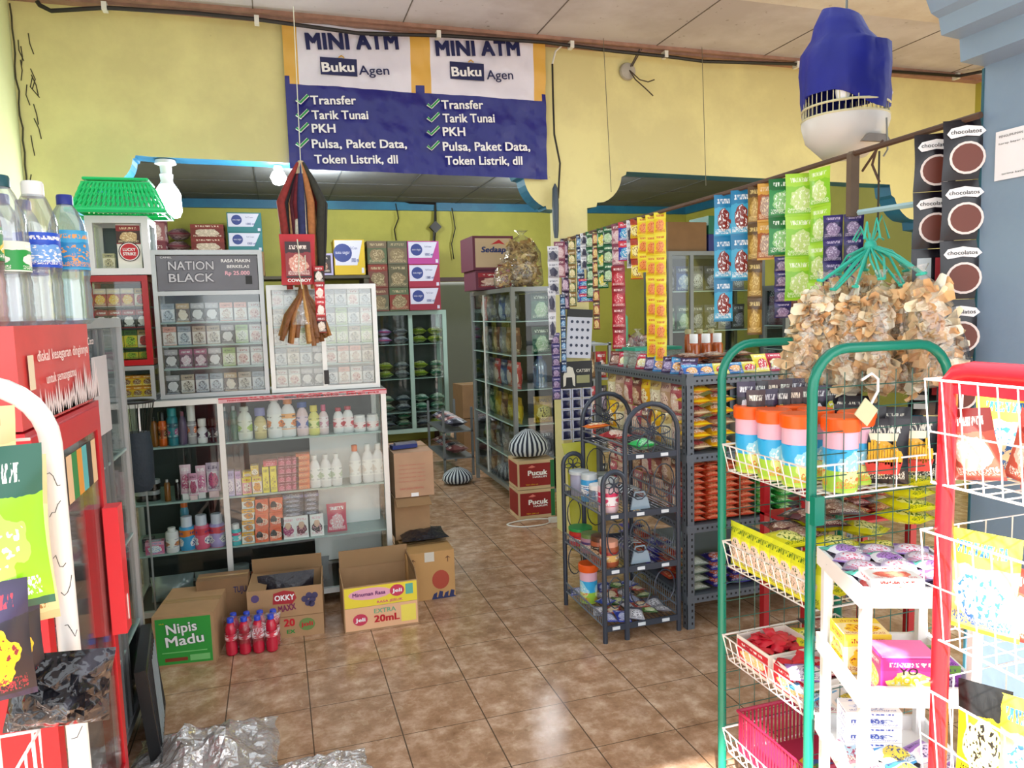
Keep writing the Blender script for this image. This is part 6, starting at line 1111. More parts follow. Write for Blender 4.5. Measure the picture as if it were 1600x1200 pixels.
for c_ in range(4):
    for k in range(4): put([f_rd, f_pu][c_ % 2], (SX0 + .075, SY0 + .24 + c_ * .15, z1 + .001 + k * .038), '%s pack, %s layer, pile %s, lowest shelf left side' % (['dark red', 'indigo'][c_ % 2], LV[k], ORD[c_]), 'pack', math.pi / 2, SGp)
w_ = carton('grey and white boxed goods on the rack behind the blue packs', .12, .1, .14, (SX0 + .40, SY0 + .12, z3), 0, mat('grey_box', '#b8bcc0', .5)); f_bl = fp(.1, .12, .05, ('#2078c8', '#1c68b8', '#a8c8e8', '#e8f4fc'))
for k in range(4): put(f_bl, (SX0 + .52 + .01 * (k % 2), SY0 + .08, z3 + .001 + k * .052), 'bright blue pack, %s layer by the orange lidded tubs' % LV[k], 'pack', .1 * k, SGp)
# on the top shelf: three sauce bottles, packets, lidded tray
sb = bottle('sauce_bottle', .028, .17, mat('amber_syrup', '#a84c18', .12, spec=.7), WCAP, None, shape='spray', capr=.75, caph=.26)
for i, px in enumerate((1084, 1103, 1121)): q = aY(px, 540, SY0 + .42); put(sb, (q.x, SY0 + .42, 1.152), 'amber syrup bottle with white cap, %s of three' % ['left', 'middle', 'right'][i], 'bottle', 0, 'amber syrup bottles on the rack top')
for i, px in enumerate((1075, 1093, 1111)): q = aY(px, 530, SY0 + .56); put(bottle('thin_bottle', .018, .19, mat('amber_syrup', '#a84c18', .12, spec=.7), mat('tan_cap', '#a8a078', .5), None, shape='spray', capr=.9, caph=.12), (q.x, SY0 + .56, 1.152), 'taller bottle with tan cap behind the %s syrup bottle' % ['left', 'middle', 'right'][i], 'bottle', 0, 'tan capped bottles on the rack top')
TS = [('#5a2428', '#7a3030', '#b08878', '#e0c8c0'), ('#3868b8', '#48a0d8', '#e8a850', '#f0f0f8'), ('#5a4070', '#382850', '#a898c8', '#e0d8f0'), ('#e8d848', '#f0e070', '#c82848', '#f8f8f0'), ('#a81c38', '#c83050', '#e8e0a8', '#ffffff')]
tp = [sachet('standing_pack', .085, .10, .03, *q) for q in TS]; tn = ['maroon', 'blue and orange', 'violet', 'yellow and red', 'crimson']
for i, px in enumerate(range(962, 1078, 14)): k = (0, 4, 0, 4, 2, 1, 2, 1, 2)[i]; q = aX(px, 560, SX0 + .06); put(tp[k], (SX0 + .06, min(q.y, 3.76), 1.152), olabel(tn[k] + ' pack', i, 9, 'along left edge of rack top'), 'pack', -.9 + random.uniform(-.3, .3), 'packs along the left edge of the rack top', rot=(-.35, 0, -.9), s=(1, 1, .8))
for i in range(8): k = (1, 1, 3, 1, 3, 3, 4, 3)[i]; put(tp[k], (SX0 + .06 + i * .075, SY0 + .045, 1.152), olabel(tn[k] + ' pack', i, 8, 'along front edge of rack top'), 'pack', 0, 'packs along the front edge of the rack top', rot=(-.5, 0, random.uniform(-.1, .1)), s=(1, 1, .55 if i < 5 else .9))
f_br = fp(.13, .15, .03, ('#5a2c28', '#7a3c34', '#a88878', '#d8c0b0'), .2)
for c_ in range(3):
    for k in range(3): put(f_br, (SX0 + .12 + c_ * .14, SY0 + .20, 1.152 + k * .031), 'glossy brown wafer pack, %s layer of %s pile on rack top' % (LV[k], ORD[c_]), 'pack', random.uniform(-.2, .2), 'brown wafer packs on the rack top')
o = MB().box(-.13, .13, -.07, .07, 0, .09).build('wafer_tub', film('frosted_tub', (.85, .95, .92), .1, .2, .3, (.7, .85, .82))); o.location = (SX0 + .17, SY0 + .62, 1.152); tag(o, 'frosted plastic tub with green lid on the rack top', 'tub'); MB().box(-.135, .135, -.075, .075, .09, .105).build('lid', mat('seagreen_lid', '#2a9a80', .4), o)
o = chips_bag('clear bag holding red dried snacks on rack top left corner', (SX0 + .14, 3.55, 1.152), .16, .2, .12, 71, [mat('red_dried', '#8a2430', .5), mat('pale_dried', '#c8a8a0', .5)], 60, cs=.035, tie=False)
o = MB().lathe([(.03, 0), (.035, .05), (.035, .26), (.02, .28)], 12).build('cup_sleeve', mat('mint_cups', '#58b090', .35)); o.location = (SX0 + .12, 3.70, 1.152); tag(o, 'tall mint green sleeve of stacked cups on rack top', 'cups')
RP = mat('red_angle_steel', '#a81820', .4); r = thing('shelf_rack', 'low red angle steel rack of maroon packs behind the green rack', 'rack', (1.93, 2.33, 0))
for x in (0, .52):
    for y in (0, .26): MB().box(x, x + .03, y, y + .004, 0, .80).box(x, x + .004, y + .004, y + .03, 0, .80).build('post', RP, r)
for z in (.30, .58): MB().box(0, .55, 0, .29, z - .01, z).build('shelf', RP, r)
for zi, z in enumerate((.301, .581)):
    for i in range(4):
        for k in range(4): put([f_rd, f_br_ if (i + k) % 2 else f_wh][k % 2], (2.02 + i * .118, 2.44, z + k * .034), '%s pack, %s layer, pile %s on %s shelf of red rack' % (['dark red', 'maroon' if (i + k) % 2 else 'grey green'][k % 2], LV[k], ORD[i], ['lower', 'upper'][zi]), 'pack', random.uniform(-.3, .3), 'packs on the low red rack')
# ================================================================ dark floral snack rack
DG = mat('charcoal_enamel', '#3a4250', .35, .2); r = thing('floral_rack', 'charcoal folding display rack with flower pattern arches', 'rack', (1.48, 3.07, 0)); OX, OY = 1.48, 3.07
RY0, RY1 = 2.845, 3.305; LA, LB, LC = 1.30, 1.405, 1.665
def archpts(x0, x1, y, h, n=10):
    R_ = (x1 - x0) / 2; cx_ = (x0 + x1) / 2; return [(x0 - OX, y - OY, 0), (x0 - OX, y - OY, h - R_)] + [(cx_ - R_ * math.cos(math.pi * i / n) - OX, y - OY, h - R_ + R_ * math.sin(math.pi * i / n)) for i in range(1, n)] + [(x1 - OX, y - OY, h - R_), (x1 - OX, y - OY, 0)]
def ringp(cx_, y, cz, rx, rz, n=14): return [(cx_ - OX + rx * math.cos(2 * math.pi * i / n), y - OY, cz + rz * math.sin(2 * math.pi * i / n)) for i in range(n)]
for y, nm in ((RY0, 'front'), (RY1, 'back')):
    MB().tube(archpts(LA, LB, y, .76), .0115, 8).build('low_arch', DG, r, 50); MB().tube(archpts(LB + .002, LC, y, 1.045), .0115, 8).build('tall_arch', DG, r, 50)
    m = MB(); cx_ = (LB + LC) / 2; cz = .925
    for k in range(8):
        a = k * math.pi / 4; e = []
        for i in range(12): t = 2 * math.pi * i / 12; u = .05 + .045 * math.cos(t); v = .018 * math.sin(t); e.append((cx_ - OX + u * math.cos(a) - v * math.sin(a), y - OY, cz + u * math.sin(a) + v * math.cos(a)))
        m.tube(e, .0028, 4, closed=True)
    m.tube(ringp(cx_, y, cz, .02, .02), .003, 4, closed=True); m.build('flower', DG, r, 60)
    m = MB(); cx2 = (LA + LB) / 2
    for k in range(6):
        a = k * math.pi / 3; e = []
        for i in range(10): t = 2 * math.pi * i / 10; u = .022 + .02 * math.cos(t); v = .011 * math.sin(t); e.append((cx2 - OX + u * math.cos(a) - v * math.sin(a), y - OY, .70 + u * math.sin(a) + v * math.cos(a)))
        m.tube(e, .0024, 4, closed=True)
    m.build('flower', DG, r, 60)
    m = MB()
    for z0 in (.46, .70, .22):
        for x, rr in ((LB + .07, .05), (LB + .19, .05)): MB().tube(ringp(x, y, z0, rr, .075), .0028, 4, closed=True).build('oval_scroll', DG, r, 60)
    for z0 in (.46, .22): MB().tube(ringp(cx2, y, z0, .035, .07), .0028, 4, closed=True).build('oval_scroll', DG, r, 60)
FZ = [.07, .325, .57, .825]
WLB = mat('label_holder_white', '#d8e0e8', .4)
for i, z in enumerate(FZ):
    x0 = LA if i < 3 else LB; m = MB().box(x0 - OX, LC - OX, RY0 - OY - .006, RY0 - OY + .002, z - .02, z + .006).box(x0 - OX, LC - OX, RY1 - OY - .002, RY1 - OY + .006, z - .02, z + .006)
    for k in range(int((LC - x0) / .022) + 1): x = x0 - OX + k * .022; m.tube([(x, RY0 - OY, z - .004), (x, RY1 - OY, z - .004)], .0018, 4, caps=False)
    m.build('wire_shelf', DG, r)
    h = .045
    for xx in (x0, LC):
        m = MB()
        m.tube([(xx - OX, RY0 - OY, z + h), (xx - OX, RY1 - OY, z + h)], .0045, 5).tube([(xx - OX, RY0 - OY, z), (xx - OX, RY1 - OY, z)], .004, 5)
        if i < 3 or xx == LC:
            for k in range(24): y = RY0 - OY + .01 + k * .0195; m.tube([(xx - OX, y, z), (xx - OX, y, z + (.085 if xx == LC else h))], .0016, 4, caps=False)
        m.build('side_rail', mat('grey_blue_rail', '#7c8692', .35, .3), r)
    for x in ([x0 + .05] if i < 3 else []) + [LB + .07, LB + .19]: MB().box(x - OX - .018, x - OX + .018, RY0 - OY - .009, RY0 - OY - .006, z - .014, z + .0).build('label_holder', WLB, r)
GB = mat('grey_blue_plastic', '#94a8b8', .35)
for i, z in enumerate((.33, .575)):
    cl = thing('divider_clip', 'pale grey blue plastic divider on %s rack tier' % ['second', 'third'][i], 'divider', (1.49, 2.875, z)); MB().poly([(-.048, 0), (.048, 0), (.035, .052), (-.035, .052)], -.008, .0).build('face', GB, cl)
    MB().tube([(-.03, 0, .052), (-.022, 0, .075), (.022, 0, .075), (.03, 0, .052)], .004, 5).build('grip', GB, cl)
    m = MB()
    for k in range(5): y = .03 + k * .025; m.tube([(-.045, y, .0), (-.05, y, .06), (-.02, y, .085), (.02, y, .08)], .0022, 4)
    m.build('springs', mat('bright_steel', '#c8d0d4', .3, .6), cl)
def fput(pr, x, y, z, d, cat, rz=0, **k): return put(pr, (x, y, z), d, cat, rz, 'goods on the floral rack', **k)
jr = lambda r_, h, b, c_, l, **k: bottle('jar', r_, h, b, c_, l, shape='jar', capr=k.pop('capr', .95), caph=k.pop('caph', .2), **k)
clr = film('clear_jar', (.93, .95, .96), .12, .06, .1)
fput(jr(.045, .15, mat('heart_jar_pink', '#e8c8d0', .3), mat('clear_lid', '#c8d0d4', .2), lab('#f4f0f4', '#e03868', '#e04878', '#c01848')), 1.352, 2.905, .572, 'clear jar of pink heart sweets on the low front tier', 'jar'); fput(jr(.046, .10, clr, WCAP, None), 1.352, 3.005, .572, 'clear jar with white lid behind the heart jar', 'jar')
fput(jr(.04, .13, mat('blueprint', '#3898d0', .3), mat('clear_lid', '#c8d0d4', .2), lab('#2888c8', '#e8f0f8', '#f0f0f0', '#204080')), 1.352, 3.11, .572, 'jar with bright blue label on the low tier', 'jar'); fput(jr(.043, .12, mat('mauve_glass', '#a8a8c0', .15), mat('clear_lid', '#c8d0d4', .2), None, caph=.12, capr=1.15), 1.352, 3.23, .572, 'pale violet tumbler at back of the low tier', 'jar')
fput(jr(.05, .10, clr, mat('steel_lid', '#98a098', .3, .5), None), 1.47, 3.2, .572, 'wide clear jar with steel lid in tall section', 'jar')
fput(jr(.043, .115, mat('brown_sweets', '#a85838', .4), mat('peach_lid', '#e8a890', .4), lab('#d8b068', '#a82828', '#f4e8d8', '#6a2018')), 1.352, 2.905, .327, 'jar of brown sweets with peach lid, second tier front', 'jar'); fput(jr(.043, .11, mat('brown_sweets', '#a85838', .4), mat('brown_lid', '#5a3828', .4), lab('#5a3428', '#282020', '#c8a078', '#e8d8c0')), 1.352, 3.0, .327, 'dark brown jar behind the peach lidded jar', 'jar')
fput(jr(.055, .085, mat('redgreen_tub', '#c83028', .4), mat('green_lid', '#2a9048', .4), lab('#d83828', '#c82820', '#f4f0e8', '#283878'), caph=.15, capr=1.05), 1.355, 3.235, .327, 'red printed tub with green lid at back of second tier', 'tub'); fput(jr(.045, .09, mat('mixed_tub', '#a87888', .4), mat('olive_lid', '#688048', .4), lab('#c89898', '#684878', '#e8e0c8', '#303868')), 1.352, 3.11, .327, 'mixed colour tub in middle of second tier', 'tub')
TUBL = lab('#58c8e8', '#f0a8c0', '#b8e058', '#f4f8f8')
def tub(): 
    hb = .155; o = bpy.data.objects.new('snack_tub', MB().lathe([(.04, 0), (.042, .01), (.042, .055), (.042, .11), (.042, .13), (.042, hb)], 20, mi=[0, 0, 1, 2, 2]).mesh('snack_tub', [pack('#a8d848', '#c0e058', '#e8f4a0', '#f08040', .3), pack('#38b0e8', '#2090d8', '#a0e0f4', '#f4fafc', .3), W('tub_pink', '#e8b8cc')], 40)); l = bpy.data.objects.new('lid', MB().lathe([(.046, hb - .002), (.048, hb + .004), (.048, hb + .03), (.044, hb + .034)], 24).mesh('lid', mat('tub_orange_lid', '#f06018', .35), 40)); return proto(o, [l])
TUB = tub(); fput(TUB, 1.352, 3.14, .072, 'rainbow striped tub with orange lid on the bottom tier', 'tub')
mix = [fp(.07, .08, .022, q) for q in (('#2c3c98', '#4858b8', '#a8b0d8', '#e8e8f0'), ('#b8b8c0', '#686878', '#e0e0e8', '#383848'), ('#4a7a38', '#2c5828', '#c8d898', '#f0f0d8'), ('#a83838', '#c85848', '#e8d0a8', '#f8f0e0'))]; mxn = ['blue', 'silver', 'green', 'red']
for j in range(5):
    for i in range(5): k = (i * 2 + j) % 4 if j else (0, 0, 1, 2, 1)[i]; fput(mix[k], 1.335 + i * .068, 2.89 + j * .085 if not (i == 0 and j == 3) else 2.89 + j * .085 - .0, .074 + random.uniform(0, .012), '%s small packet, column %s from left, row %s from front, bottom tier' % (mxn[k], ORD[i], ORD[j]), 'packet', random.uniform(-.6, .6), rot=(random.uniform(-.2, .35), random.uniform(-.2, .2), random.uniform(-.6, .6))) if not (i == 0 and j in (2, 3)) else None
fput(fp(.1, .1, .05, ('#28c060', '#20b050', '#60e090', '#e0f8e8')), 1.53, 2.92, .83, 'bright green packet on the top tier', 'packet', .2); fput(fp(.13, .14, .05, ('#983038', '#b84848', '#e0c0b0', '#f0e8e0'), .15), 1.52, 3.18, .83, 'glossy red wrapped packet on the top tier', 'packet', .5); fput(fp(.14, .06, .03, ('#e87028', '#f09038', '#f8e8c0', '#c83020')), 1.46, 3.26, .88, 'orange stick packet leaning at back of top tier', 'packet', .2)
# ================================================================ wire display stands
GT = mat('green_gloss_tube', '#0c7a64', .25, noise=.1); WW = mat('white_coated_wire', '#e6e2e0', .35); GW = mat('dark_green_wire', '#2c5a50', .4); RT = mat('red_gloss_tube', '#d4202c', .3); WT = mat('white_cracked_tube', '#e6e6e4', .35)
def archframe(w, h, rad, tr, m_, parent, y, nm='arch_frame', plane='x'):
    pts = [(0, 0, 0), (0, 0, h - rad)] + [(rad - rad * math.cos(math.pi / 2 * i / 6), 0, h - rad + rad * math.sin(math.pi / 2 * i / 6)) for i in range(1, 7)] + [(w - rad + rad * math.sin(math.pi / 2 * i / 6), 0, h - rad + rad * math.cos(math.pi / 2 * i / 6)) for i in range(0, 7)] + [(w, 0, 0)]
    if plane == 'y': pts = [(0, p_[0], p_[2]) for p_ in pts]
    return MB().tube([(p_[0], p_[1] + y, p_[2]) if plane == 'x' else (p_[0] + y, p_[1], p_[2]) for p_ in pts], tr, 12).build(nm, m_, parent, 50)
def wbasket(parent, x0, x1, y0, y1, z, h, m_, slant=.02, step=.031, wr=.0022, label=None):
    m = MB(); R4 = [(x0 - slant, y0, z + h), (x0 - slant, y1, z + h), (x1, y1, z + h), (x1, y0, z + h)]; m.tube(R4, wr * 1.4, 5, closed=True); m.tube([(x0, y0, z), (x0, y1, z), (x1, y1, z), (x1, y0, z)], wr * 1.4, 5, closed=True)
    n = max(2, round((y1 - y0) / step))
    for k in range(n + 1): y = y0 + (y1 - y0) * k / n; m.tube([(x0 - slant, y, z + h), (x0, y, z), (x1, y, z), (x1, y, z + h)], wr, 4)
    n = max(2, round((x1 - x0) / .06))
    for k in range(1, n): x = x0 + (x1 - x0) * k / n; m.tube([(x, y0, z + h), (x, y0, z), (x, y1, z), (x, y1, z + h)], wr, 4)
    m.tube([(x0 - slant * .5, y0, z + h * .5), (x0 - slant * .5, y1, z + h * .5)], wr, 4)
    return m.build('basket', m_, parent, None, label=label)
r = thing('wire_display_rack', 'green tubular display rack with white wire baskets', 'rack', (1.21, 1.445, 0)); RW_, RH = .42, 1.35
archframe(RW_, RH, .10, .0125, GT, r, 0); archframe(RW_, RH, .10, .0125, GT, r, .375)
for y in (.012, .363):
    m = MB()
    for k in range(1, 8): m.tube([(k * RW_ / 8, y, .1), (k * RW_ / 8, y, RH - .06)], .0015, 4, caps=False)
    for k in range(22): z = .10 + k * .055; m.tube([(0, y, z), (RW_, y, z)], .0015, 4, caps=False)
    m.build('end_grid', GW, r)
MB().box(-.014, .014, -.03, -.012, .93, 1.0).build('clamp', GT, r); MB().tube([(0, 0, .955), (0, 0, .985)], .0133, 12).build('clamp_band', mat('steel_band', '#b8b4b4', .3, .6), r, 40)
for z in (.985, .70, .415, .125): wbasket(r, .015, RW_ - .02, .012, .363, z, .078, WW)
G4 = 'goods in the green rack'
def gput(pr, x, y, z, d, cat, rz=0, **k): return put(pr, (1.21 + x, 1.445 + y, z), d, cat, rz, G4, **k)
for i, (x, y, d) in enumerate([(.065, .33, 'farthest front'), (.07, .235, 'third front'), (.075, .14, 'second front'), (.13, .05, 'nearest front'), (.165, .29, 'farthest back'), (.17, .19, 'middle back'), (.225, .10, 'nearest back')]): gput(TUB, x, y, .987, 'rainbow striped tub with orange lid, %s one in top basket' % d, 'tub', 1.9)
fr = sachet('snack_pack', .13, .17, .045, '#181418', '#201820', '#e0a828', '#e8e0d0', nu=8); 
def mfries():
    fm = MB(); rnd = random.Random(5)
    for k in range(12): x = -.036 + k * .0065; fm.box(x, x + .005, -.0255, -.024, .055 + rnd.uniform(-.005, .005), .10 + rnd.uniform(-.015, .02))
    a = bpy.data.objects.new('fries_print', fm.mesh('fries_print', W('fries', '#e8b020'))); b = bpy.data.objects.new('tray_print', MB().poly([(-.035, .03), (.035, .03), (.044, .062), (-.044, .062)], -.0255, -.0245).mesh('tray_print', W('tray_red', '#d83828'))); c_ = bpy.data.objects.new('face_print', MB().poly([(-.03, .115), (.03, .115), (.035, .135), (-.035, .135)], -.0222, -.0212).mesh('face_print', W('cream_print', '#e8e4c8'))); return [a, b, c_]
proto(fr, mfries())
for i, (x, y, z, rz) in enumerate([(.26, .02, .99, -.6), (.355, .015, .99, -.5), (.30, .14, 1.01, -.7), (.38, .13, 1.0, -.6), (.37, .24, 1.02, -.6)]): gput(fr, x, y + .03, z, 'black french fries snack pack, %s in top basket' % ['front left', 'front right', 'middle left', 'middle right', 'rear right'][i], 'snack pack', rz)
ds = [sachet('snack_sachet', .052, .15, .02, *q, nu=4) for q in (('#141014', '#3a1c1c', '#d84050', '#e8e8d8'), ('#181420', '#302040', '#e0e0e8', '#f4f4f8'), ('#101018', '#282028', '#d8d838', '#f0f0e8'), ('#181010', '#401818', '#e0703c', '#f0e0c8'))]; dn = ['red print', 'white print', 'lime print', 'orange print']
for j in range(2):
    for i in range(9): k = (i + j) % 4; gput(ds[k], .06 + i * .042, .30 + j * .045, 1.08 + .02 * j, 'black sachet with %s, %s of %s upper row' % (dn[k], ORD[i], ['front', 'rear'][j]), 'sachet', -.5 + random.uniform(-.2, .2), s=(1, 1, .95))
hk = thing('hook_tag', 'white hook with square cream tag hanging on the green rack', 'tag', (1.21 + .17, 1.44, 1.21)); MB().tube([(-.03, 0, .06), (.0, 0, .075), (.02, 0, .06), (.02, 0, .03), (.0, 0, .0)], .0035, 6).build('hook', WW, hk, 50); MB().box(-.025, .025, -.003, .0, -.05, .0).build('tag_plate', mat('cream_tag', '#cfc8a0', .5), hk).rotation_euler = (0, math.radians(40), 0)
ys = fp(.10, .13, .04, ('#e8e020', '#d8d018', '#f4f098', '#58781c'), .25); ys2 = sachet('snack_pack', .10, .13, .03, '#ecec40', '#d8dc28', '#f4d8c8', '#3c6420')
for i in range(8): gput(ys2, .03, .335 - i * .043, .704, olabel('yellow snack pack standing against front wires', i, 8, 'of second basket', 'near end') if False else 'yellow snack pack standing at front of second basket, %s from far end' % ORD[i], 'snack pack', -math.pi / 2, s=(.8, 1, 1))
for j in range(4):
    for i in range(4): gput(ys, .11 + j * .085, .055 + i * .085, .72 + .035 * ((i + j) % 3), 'yellow snack pack lying in second basket, row %s, place %s from near end' % (ORD[j], ORD[i]), 'snack pack', random.uniform(-.6, .6))
for k in range(5): gput(ys, .36, .06 + .01 * (k % 2), .835 + k * .034, 'yellow snack pack, %s layer of the tall pile at right' % LV[k], 'snack pack', .3 * (k % 2)) if k else None
f_dr = fp(.12, .13, .03, ('#5a1c28', '#382028', '#a88078', '#e0d0c8'), .2)
for i in range(6): gput(f_dr, .19 + (i % 3) * .07, .27 + (i // 3) * .06, .79 + .028 * (i % 3), 'dark maroon snack pack, %s from left behind the yellow packs' % ORD[i], 'snack pack', random.uniform(-.5, .5))
for k in range(2):
    cb = thing('candy_tray', 'open white tray of red candies, %s in third basket' % ['far', 'near'][k], 'candy box', (1.21 + .115, 1.445 + .27 - k * .165, .418), 0, None); tw_ = mat('white_card_tray', '#ece6e0', .5)
    MB().box(-.085, .085, -.075, .075, 0, .003).box(-.085, .085, -.075, -.072, .003, .08).box(-.085, .085, .072, .075, .003, .08).box(-.085, -.082, -.072, .072, .003, .08).box(.082, .085, -.072, .072, .003, .08).build('tray', tw_, cb); MB().box(-.0862, -.0852, -.07, .07, .01, .07).build('printed_side', pack('#d83848', '#c82838', '#f0d890', '#f8f0f0'), cb)
    m = MB(); rnd = random.Random(k)
    for q in range(46): st = len(m.v); m.pillow(.035, .04, .014, 0, 3, 3); m.xf(Matrix.Translation((rnd.uniform(-.062, .062), rnd.uniform(-.055, .055), .045 + rnd.uniform(0, .03))) @ Matrix.Rotation(rnd.uniform(0, 6), 4, 'Z') @ Matrix.Rotation(rnd.uniform(.9, 1.9), 4, 'X'), st)
    o = m.build('red_candies', mat('red_candy_wrap', '#d82c40', .25), cb, 60); o['kind'] = 'stuff'
wp = [fp(.09, .09, .03, q) for q in (('#f0e8e0', '#e8a8b8', '#b8d8e8', '#a83858'), ('#d8e8f4', '#48a0d8', '#e8d048', '#384878'), ('#f4f0f4', '#a878c8', '#e8d8f0', '#503878'))]; wn = ['white and pink', 'white and blue', 'white and violet']
for i in range(3):
    for j in range(4): k = (i + j) % 3; gput(wp[k], .05 + j * .10, .045 + i * .08 if j > 1 else .03 + .022 * i, .425 + .032 * i, '%s sweets packet in third basket, row %s, place %s' % (wn[k], ORD[j], ORD[i]), 'packet', random.uniform(-.5, .5))
for i in range(7): gput(f_dr if i % 2 else ys, .24 + .05 * (i % 4), .2 + .04 * (i // 2), .43 + .03 * (i % 3), '%s packet, %s at back of third basket' % ('maroon' if i % 2 else 'yellow', ORD[i]), 'packet', random.uniform(-.5, .5))
bk = thing('pink_basket', 'crimson slotted plastic basket in the lowest wire basket', 'basket', (1.21 + .2, 1.445 + .19, .128)); PKB = mat('crimson_plastic', '#b0284c', .4); MB().box(-.16, .16, -.15, .15, 0, .004).build('base', PKB, bk)
m = MB().tube([(-.165, -.155, .13), (.165, -.155, .13), (.165, .155, .13), (-.165, .155, .13)], .006, 6, closed=True)
for k in range(24): y = -.15 + k * .013; m.box(-.163, -.160, y, y + .006, .004, .13).box(.160, .163, y, y + .006, .004, .13); x = -.16 + k * .0135; m.box(x, x + .006, -.153, -.150, .004, .13).box(x, x + .006, .150, .153, .004, .13)
m.build('slotted_walls', PKB, bk)
o = MB().box(-.07, .07, -.055, .055, 0, .025, 1, {'T': 0}).build('card_box', [pack('#2868b8', '#e8d028', '#48a058', '#e86830', .3), mat('dark_red_card', '#7a1c20', .5)]); o.location = (1.36, 1.60, .137); o.rotation_euler = (-.2, .1, .5); tag(o, 'blue and yellow picture card box in the crimson basket', 'box')
for i in range(5): gput(wp[i % 3], .12 + i * .055, .06 + .02 * (i % 2), .137, '%s packet, %s from left in crimson basket' % (wn[i % 3], ORD[i]), 'packet', .4 * i)
# ================================================================ white plastic shelf rack
WP = mat('white_moulded_plastic', '#ececec', .35); ang = -math.radians(22.5); r = thing('plastic_shelf_rack', 'white three tier plastic shelf rack between green and red racks', 'rack', (1.10, 1.16, 0), ang)
WX, WY = .235, .25; WZ = (.46, .665, .875)
for x, y in ((.0, .0), (WX - .02, 0), (0, WY - .02), (WX - .02, WY - .02)): MB().box(x, x + .02, y, y + .02, 0, .86).build('leg', WP, r)
for z in WZ + (.25,): MB().box(-.006, WX + .006, -.006, WY + .006, z - .03, z - .022).box(-.008, WX + .008, -.008, 0, z - .03, z + .012).box(-.008, WX + .008, WY, WY + .008, z - .03, z + .012).box(-.008, 0, 0, WY, z - .03, z + .012).box(WX, WX + .008, 0, WY, z - .03, z + .012).build('tray', WP, r)
Mw = Matrix.Translation((1.10, 1.16, 0)) @ Matrix.Rotation(ang, 4, 'Z')
def wput(pr, x, y, z, d, cat, rz=0, **k): return put(pr, Mw @ Vector((x, y, z)), d, cat, rz + ang, 'goods on the white plastic rack', **k)
pkb = pbox('candy_box', .115, .08, .085, '#d83898', '#c82888', '#f0e870', '#e8f0e0'); yb2 = pbox('candy_box', .10, .09, .09, '#f4e8b0', '#f0d848', '#f0c828', '#a83020')
o = wput(pkb, .10, .05, WZ[1] - .02, 'magenta candy box with yellow lettering on the middle tray', 'box'); MB().box(-.055, .055, -.038, .038, .0855, .09).build('open_flap', mat('magenta_pale', '#e878b8', .4), o); text('YO', o, (-.02, -.0415, .052), .035, .015, BLACKI, bold=.02); text('MOO', o, (-.03, -.0415, .032), .05, .016, YEL, bold=.02)
wput(yb2, .055, .155, WZ[1] - .02, 'cream and yellow candy box behind the magenta box', 'box'); wput(pbox('candy_box', .06, .1, .05, '#a858c8', '#78a850', '#d8c8e8', '#503080'), .19, .1, WZ[1] - .02, 'violet and green candy box right of the magenta box', 'box')
vp = [fp(.075, .08, .022, q) for q in (('#c8b8d8', '#8860b0', '#f0e8f4', '#d84878'), ('#e8e4ec', '#58b8a8', '#a878c8', '#383048'), ('#9890a8', '#584870', '#e0d8e8', '#c83868'))]; vn = ['lilac', 'pale mint and violet', 'dusky violet']
for j in range(4):
    for i in range(3):
        for k in range(2): c_ = (i + j + k) % 3; wput(vp[c_], .04 + i * .075, .055 + j * .055, WZ[2] - .02 + k * .024, '%s sweets pack on top tray, column %s, row %s, %s' % (vn[c_], ORD[i], ORD[j], ['below', 'above'][k]), 'packet', random.uniform(-.5, .5))
o = wput(pbox('clear_tub', .10, .07, .05, '#f0ece8', '#f4f0f0', '#e87860', '#d84848'), .065, .03, WZ[2] - .02, 'white tub of coral sweets at front of the top tray', 'tub')
mb_ = pbox('mint_box', .12, .06, .035, '#f2f2f6', '#e8e8f0', '#e0e8f8', '#3850a8')
for k in range(3): o = wput(mb_, .08, .16, WZ[0] - .02 + k * .036, 'white mint roll box, %s of three on the low tray' % LV[k], 'box'); text('mentos', o, (-.05, -.0315, .01), .07, .012, W('mint_blue', '#3850a8'), bold=.02)
for i in range(6): wput(wp[i % 3], .04 + (i % 3) * .075, .05 + (i // 3) * .07, WZ[0] - .02, '%s packet, %s on the low white tray' % (wn[i % 3], ORD[i]), 'packet', random.uniform(-.6, .6))
# ================================================================ red wire rack at the right edge
r = thing('wire_display_rack', 'red tubular rack with white wire baskets at right picture edge', 'rack', (.925, .80, 0)); MB().tube([(0, .02, 0), (0, .02, 1.34), (0, .005, 1.355), (0, -.02, 1.36), (0, -.38, 1.36), (0, -.40, 1.35), (0, -.405, 1.33), (0, -.405, 0)], .0125, 12).build('arch_frame', RT, r, 50); MB().tube([(.34, .02, 0), (.34, .02, 1.34), (.34, .005, 1.355), (.34, -.02, 1.36), (.34, -.38, 1.36), (.34, -.40, 1.35), (.34, -.405, 1.33), (.34, -.405, 0)], .0125, 12).build('arch_frame', RT, r, 50)
MB().box(-.004, .004, -.38, .01, 1.325, 1.35).build('top_band', RT, r)
for z, h in ((1.19, .155), (.955, .165), (.72, .16), (.48, .16)): wbasket(r, -.01, .32, -.39, .035, z, h, WW, slant=.018, step=.028, wr=.0014)
yp = sachet('snack_pack', .10, .155, .05, '#ecec90', '#e8e040', '#f4f4d8', '#3878c8', nu=8); bp_ = sachet('snack_pack', .07, .11, .03, '#b85848', '#983c38', '#e8c8b8', '#f4f0e8'); kp = sachet('snack_pack', .07, .16, .03, '#f0d818', '#181818', '#f4e890', '#101010')
G5 = 'snack packs in the red rack'
for i in range(4): put(yp, (1.03, .80 - i * .085, 1.195), 'pale yellow snack bag in top basket of red rack, %s from far end' % ORD[i], 'snack pack', -1.1, G5, s=(1, 1, 1 if i else .8))
